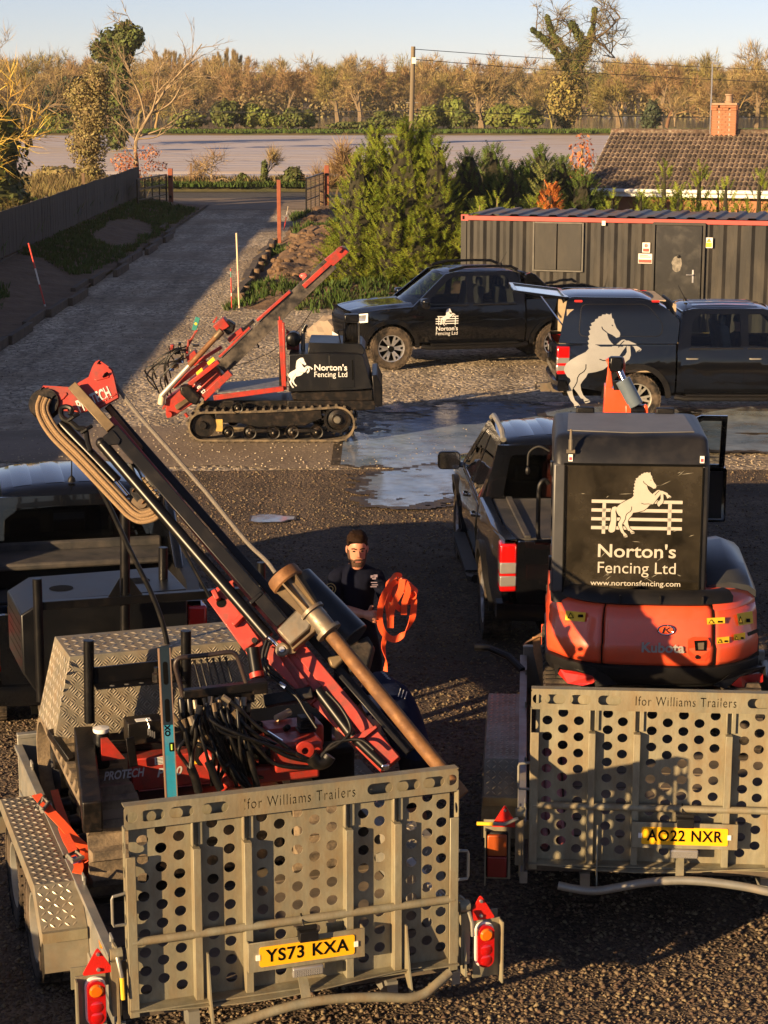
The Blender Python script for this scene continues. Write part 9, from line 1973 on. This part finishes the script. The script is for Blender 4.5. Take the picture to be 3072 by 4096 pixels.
for z,rx,ry,oy,lo in((.015,.0775,.094,.0,1),(-.03,.0765,.094,.006,1),(-.07,.070,.086,.014,0),(-.105,.063,.076,.026,0),(-.122,.054,.058,.032,0),(-.128,.03,.035,.034,0)):
 r_=[]
 for k in range(21):
  a=R(-8+196*k/20);mid=abs(a-math.pi/2)<.95
  sc_=.90 if(lo and mid)else 1.025
  r_.append(M_@Vector((rx*math.cos(a)*sc_,ry*math.sin(a)*sc_+oy,z)))
 ring.append(r_)
bd2 .loft(ring,cap=False,closed=False);bd2 .tube([M_@Vector((-.04,.098,-.062)),M_@Vector((-.018,.112,-.044)),M_@Vector((.018,.112,-.044)),M_@Vector((.04,.098,-.062))],.0085,6);bd2 .build('beard',M_BEARD,man,smooth=60)
f_=MB();f_.tube([M_@Vector((-.022,.110,-.058)),M_@Vector((0,.114,-.057)),M_@Vector((.022,.110,-.058))],.006,6);f_.build('mouth',pm('lip',(.36,.13,.10),rough=.5),man)
f_=MB()
for s in(-1,1):f_.tube([M_@Vector((s*.052,.080,.040)),M_@Vector((s*.034,.093,.047)),M_@Vector((s*.014,.097,.041))],.0048,6)
f_.build('eyebrows',HAIR,man)
for s in(-1,1):f_=MB();f_.ball(M_@Vector((s*.031,.088,.022)),.0105,8,6,(1.3,.6,.6));f_.build('eye',DARK,man)
hd_=MB();fingers(hd_,wR,wR-eR,Vector((0,.3,1)).cross(wR-eR)*-1,-1,curl=.85,s=1.15);hd_.build('right_hand',SKIN,man,smooth=60)
hd_=MB();fingers(hd_,wL,Vector((.05,-.12,1)),Vector((-.1,-1,.0)),1,curl=.3,s=1.1);hd_.build('left_hand',SKIN,man,smooth=60)
for x,s in((-.135,1),(.14,1)):
 mb=MB();mb.loft([[Vector((x+a*math.cos(k*.6283),b*math.sin(k*.6283)+y,z))for k in range(10)]for z,a,b,y in((.0,.05,.14,-.04),(.05,.052,.14,-.04),(.10,.05,.10,.0),(.16,.05,.06,.04))]);mb.build('boot',pm('tan_boot',(.22,.13,.07),rough=.7),man,smooth=60)
def badge(name,c,r_,n_,mat,parent,up=(0,0,1)):
 n_=Vector(n_).normalized();u=Vector(up).cross(n_).normalized();v=n_.cross(u);mb=MB();mb.tube([c+u*r_*math.cos(k*.3927)+v*r_*math.sin(k*.3927)for k in range(16)],r_*.09,5,closed=True);mb.tube([c+u*r_*.5*math.cos(k*.6283)+v*r_*.5*math.sin(k*.6283)for k in range(10)],r_*.1,5,closed=True);return mb.build(name,mat,parent)
c=ml(278,665,14.84)+Vector((-.005,-.035,0));badge('sleeve_badge',c,.042,(-.35,-1,.15),pm('gold_print',(.35,.25,.08),rough=.6),man)
c=ml(655,580,14.80);mb=MB();
for sx,sz in((0,0),(.012,.018),(-.012,.012),(0,-.035),(.006,-.055),(-.004,-.07)):mb.box(c+Vector((sx,-.0,sz)),(.03 if sz>-.02 else .05,.006,.02 if sz>-.02 else .006))
mb.build('chest_logo',pm('dim_print',(.22,.17,.22),rough=.7),man)
so=aty(*zC(850,640),14.55);st=thing('webbing_strap','bright orange webbing strap gathered in loops in the standing man\'s hands','strap',so)
def srib(pts,wd=.055,dy=0.0,tw=(1,.1,0)):
 k=len(pts);P=bez([aty(*zC(p[0],p[1]),14.55+(p[2]if len(p)>2 else dy))-so for p in pts],6);mb=MB();path=[]
 for i,p in enumerate(P):
  d=(P[min(i+1,len(P)-1)]-P[max(i-1,0)]).normalized();f=i/(len(P)-1);t=Vector(tw).normalized()if not callable(tw)else Vector(tw(f)).normalized();t=(t-d*t.dot(d));
  if t.length<.05:t=d.orthogonal()
  path.append((p,t.normalized()))
 mb.ribbon(path,wd,.004);mb.build('strap_loop',STRAP,st,smooth=40)
srib([(760,640,.0),(800,600,-.03),(850,560,-.03),(890,570,.02),(880,610,.05),(820,640,.05)],.05,tw=(.4,.6,.9))
srib([(850,600,-.04),(760,700,-.05),(715,830,-.05),(705,960,-.04),(745,1070,-.03),(830,1122,-.03),(920,1070,-.02),(985,960,-.02),(1005,850,-.01),(1005,760,0),(990,700,.02)],.05,tw=lambda f:(math.cos(f*1.2)*1.0,.25,.3+f))
srib([(905,590,-.05),(890,690,-.07),(835,800,-.08),(805,900,-.08),(800,1022,-.08)],.05,tw=(1,.15,.15))
srib([(800,660,.0),(770,780,-.01),(785,900,-.01),(795,1018,-.0)],.042,tw=(1,-.3,.1))
srib([(920,600,-.04),(955,690,-.06),(925,800,-.06),(918,905,-.06)],.048,tw=(1,.2,-.1))
srib([(930,610,.02),(990,660,.0),(1030,700,-.02),(1020,745,-.02),(970,740,.0),(940,690,.03)],.045,tw=(.2,.8,.5))
srib([(755,1095,-.03),(738,1180,-.03),(752,1260,-.02),(762,1330,-.03),(756,1405,-.03)],.04,tw=lambda f:(math.cos(2.6*f),math.sin(2.6*f),.1))
srib([(860,650,.03),(795,720,.02),(830,800,.0),(880,850,-.02),(890,855,-.02)],.045,tw=(.7,.4,.5))
srib([(780,620,.03),(830,590,.03),(910,590,.05),(980,640,.05),(1010,690,.04)],.05,tw=(.2,1,.2))
srib([(870,600,.0),(905,640,-.02),(960,720,-.03),(965,800,.0),(905,845,.02)],.05,tw=(.8,.3,.4))
# ---- bending man
bp_=Vector((.12,12.62,0));bm_=thing('person','person in navy clothes bending over beside the near trailer, back to the camera','person',bp_)
def bl(x,y,yy):return aty(*zC(x,y),yy)-bp_
hipc=bl(1010,2000,12.55);mid_=bl(890,1740,12.6);shc=bl(680,1570,12.7);nk2=bl(560,1620,12.7);hd2=bl(480,1720,12.7)
sh1=bl(640,1700,12.45);el1=bl(680,1830,12.38);wr1=bl(560,1960,12.35);sh2=bl(720,1480,12.95);el2=bl(560,1640,13.0);wr2=bl(480,1800,12.9)
V_=[(hipc,.17,.15),(mid_,.165,.16),(shc,.17,.15),(nk2,.07),(sh1,.085),(el1,.055),(wr1,.034),(sh2,.085),(el2,.055),(wr2,.034),(hipc+Vector((.02,-.12,-.16)),.12),(Vector((hipc.x-.05,-.15,.42)),.075),(Vector((hipc.x+.03,-.10,.10)),.055),(hipc+Vector((.04,.14,-.16)),.12),(Vector((hipc.x-.02,.2,.42)),.075),(Vector((hipc.x+.06,.25,.10)),.055)]
E_=[(0,1),(1,2),(2,3),(2,4),(4,5),(5,6),(2,7),(7,8),(8,9),(0,10),(10,11),(11,12),(0,13),(13,14),(14,15)]
M_NAVY2=pm('blue_navy_cloth',(.006,.010,.032),rough=.9,spec=.1,var=.25,scale=20,bump=.006,bscale=14)
def mf2(p):
 for a,b in((el1,wr1),(el2,wr2)):
  if seg_d(p,a,b)<.065 and(p-b).length<(a-b).length*1.0:return 1
 if(p-nk2).length<.08:return 1
 if p.z<.40:return 1
 return 2 if p.z<hipc.z-.1 else 0
skin_body('body',V_,E_,bm_,[M_NAVY2,SKIN,M_SHORT],mf2)
sk=MB();M2=head(sk,None,hd2,(-.8,-.15,-.75),up=Vector((-.5,0,.8)));sk.build('head',SKIN,bm_,smooth=60)
hr=MB();hr.loft([[M2@Vector((rx*math.cos(k*.4488),ry*math.sin(k*.4488)+oy,z+.04*max(0,math.sin(k*.4488))*(i==0)))for k in range(14)]for i,(z,rx,ry,oy)in enumerate(((.01,.082,.098,-.012),(.06,.084,.102,-.01),(.11,.072,.09,-.01),(.14,.04,.05,-.01),(.15,.005,.01,-.01)))]);hr.build('hair',HAIR,bm_,smooth=60)
hd_=MB();fingers(hd_,wr1,wr1-el1,(0,1,-.3),1,.6);hd_.build('left_hand',SKIN,bm_,smooth=60);hd_=MB();fingers(hd_,wr2,wr2-el2,(0,-1,-.3),-1,.6);hd_.build('right_hand',SKIN,bm_,smooth=60)
for x,y in((hipc.x+.03,-.10),(hipc.x+.06,.25)):
 mb=MB();mb.loft([[Vector((x-.05+a*math.cos(k*.6283),b*math.sin(k*.6283)+y,z))for k in range(10)]for z,a,b in((.0,.14,.05),(.05,.14,.052),(.10,.10,.05),(.16,.06,.05))]);mb.build('boot',pm('tan_boot',(.22,.13,.07)),bm_,smooth=60)
bpy.context.view_layer.update()
def on_body(parent,name,sx,sy,dark=False):
 o=[c for c in parent.children if c.name.startswith('body')][0];org=CAM-parent.location;d=ray(sx,sy).normalized();ok,loc,nn,_=o.ray_cast(org,d);return(loc,nn)if ok else(None,None)
PR=pm('white_print',(.55,.55,.55),rough=.7)
for k in range(6):
 l,n_=on_body(bm_,'p',*zC(700+14*k,1398+14*k));l2,n2=on_body(bm_,'p',*zC(740+12*k,1408+14*k))
 if l and l2:mb=MB();mb.tube([l+n_*.002,l2+n2*.002],.003,4);mb.build('printed_line',PR,bm_)
for k in range(3):
 l,n_=on_body(bm_,'p',*zC(868+28*k,1630+8*k));l2,n2=on_body(bm_,'p',*zC(890+26*k,1560+14*k))
 if l and l2:mb=MB();mb.tube([l+n_*.002,l2+n2*.002],.004,4);mb.build('printed_line',PR,bm_)
l,n_=on_body(bm_,'p',*zC(575,1655))
if l:mb=MB();u=n_.orthogonal().normalized();v=n_.cross(u);mb.prism([(.035*math.cos(k*.3927),.035*math.sin(k*.3927))for k in range(16)],l+n_*.004,u,v,.002);mb.build('sleeve_badge',PR,bm_)
# ---- orange ratchet straps tying the machine down on the near trailer
rt=thing('ratchet_strap','orange ratchet strap with two steel ratchets on the left side of the near trailer','ratchet strap',TM@Wz(*zF(420,800),.87),TRA);RO=Wz(*zF(420,800),.87)
def trib(pts,wd=.05,tw=(1,.25,.1),mat=STRAP,nm='webbing'):
 P=bez([Wz(*zF(p[0],p[1]),p[2])-RO for p in pts],5);mb=MB();path=[]
 for i,p in enumerate(P):
  d=(P[min(i+1,len(P)-1)]-P[max(i-1,0)]).normalized();t=Vector(tw);t=(t-d*t.dot(d)).normalized();path.append((p,t))
 mb.ribbon(path,wd,.005);return mb.build(nm,mat,rt,smooth=40)
trib([(405,770,0.800),(470,850,0.810),(560,960,0.820),(700,1110,0.800),(820,1250,0.780),(930,1350,0.750),(1000,1430,0.700)],.06);trib([(600,720,0.700),(640,860,0.700),(690,1000,0.700),(740,1130,0.700),(800,1230,0.700)],.05);trib([(690,1130,0.780),(740,1260,0.790),(790,1350,0.800),(830,1450,0.810),(870,1560,0.800),(850,1640,0.780)],.055);trib([(860,1380,0.780),(900,1450,0.760),(1000,1500,0.720)],.09);trib([(880,1560,0.720),(920,1600,0.680),(1010,1620,0.640)],.12)
trib([(795,1465,0.825),(850,1520,0.820)],.05,mat=pm('blue_label',(.02,.12,.5),rough=.5),nm='strap_label')
for(x,y,z,x2,y2)in((395,920,.84,490,790),(710,1460,.84,870,1395)):
 a=Wz(*zF(x,y),z)-RO;b=Wz(*zF(x2,y2),z)-RO;mb=MB();mb.tube([a,b],.012,8);o=mb.build('ratchet_handle',CHROME,rt);mb=MB();c=(a+b)/2;d=Vector((.02,-.09,.0));mb.beam(a.lerp(b,.2),a.lerp(b,.2)+d,.006,.03);mb.beam(a.lerp(b,.8),a.lerp(b,.8)+d,.006,.03);mb.tube([a.lerp(b,.1)+d,a.lerp(b,.9)+d],.012,8);mb.build('ratchet_frame',GALVC,rt)
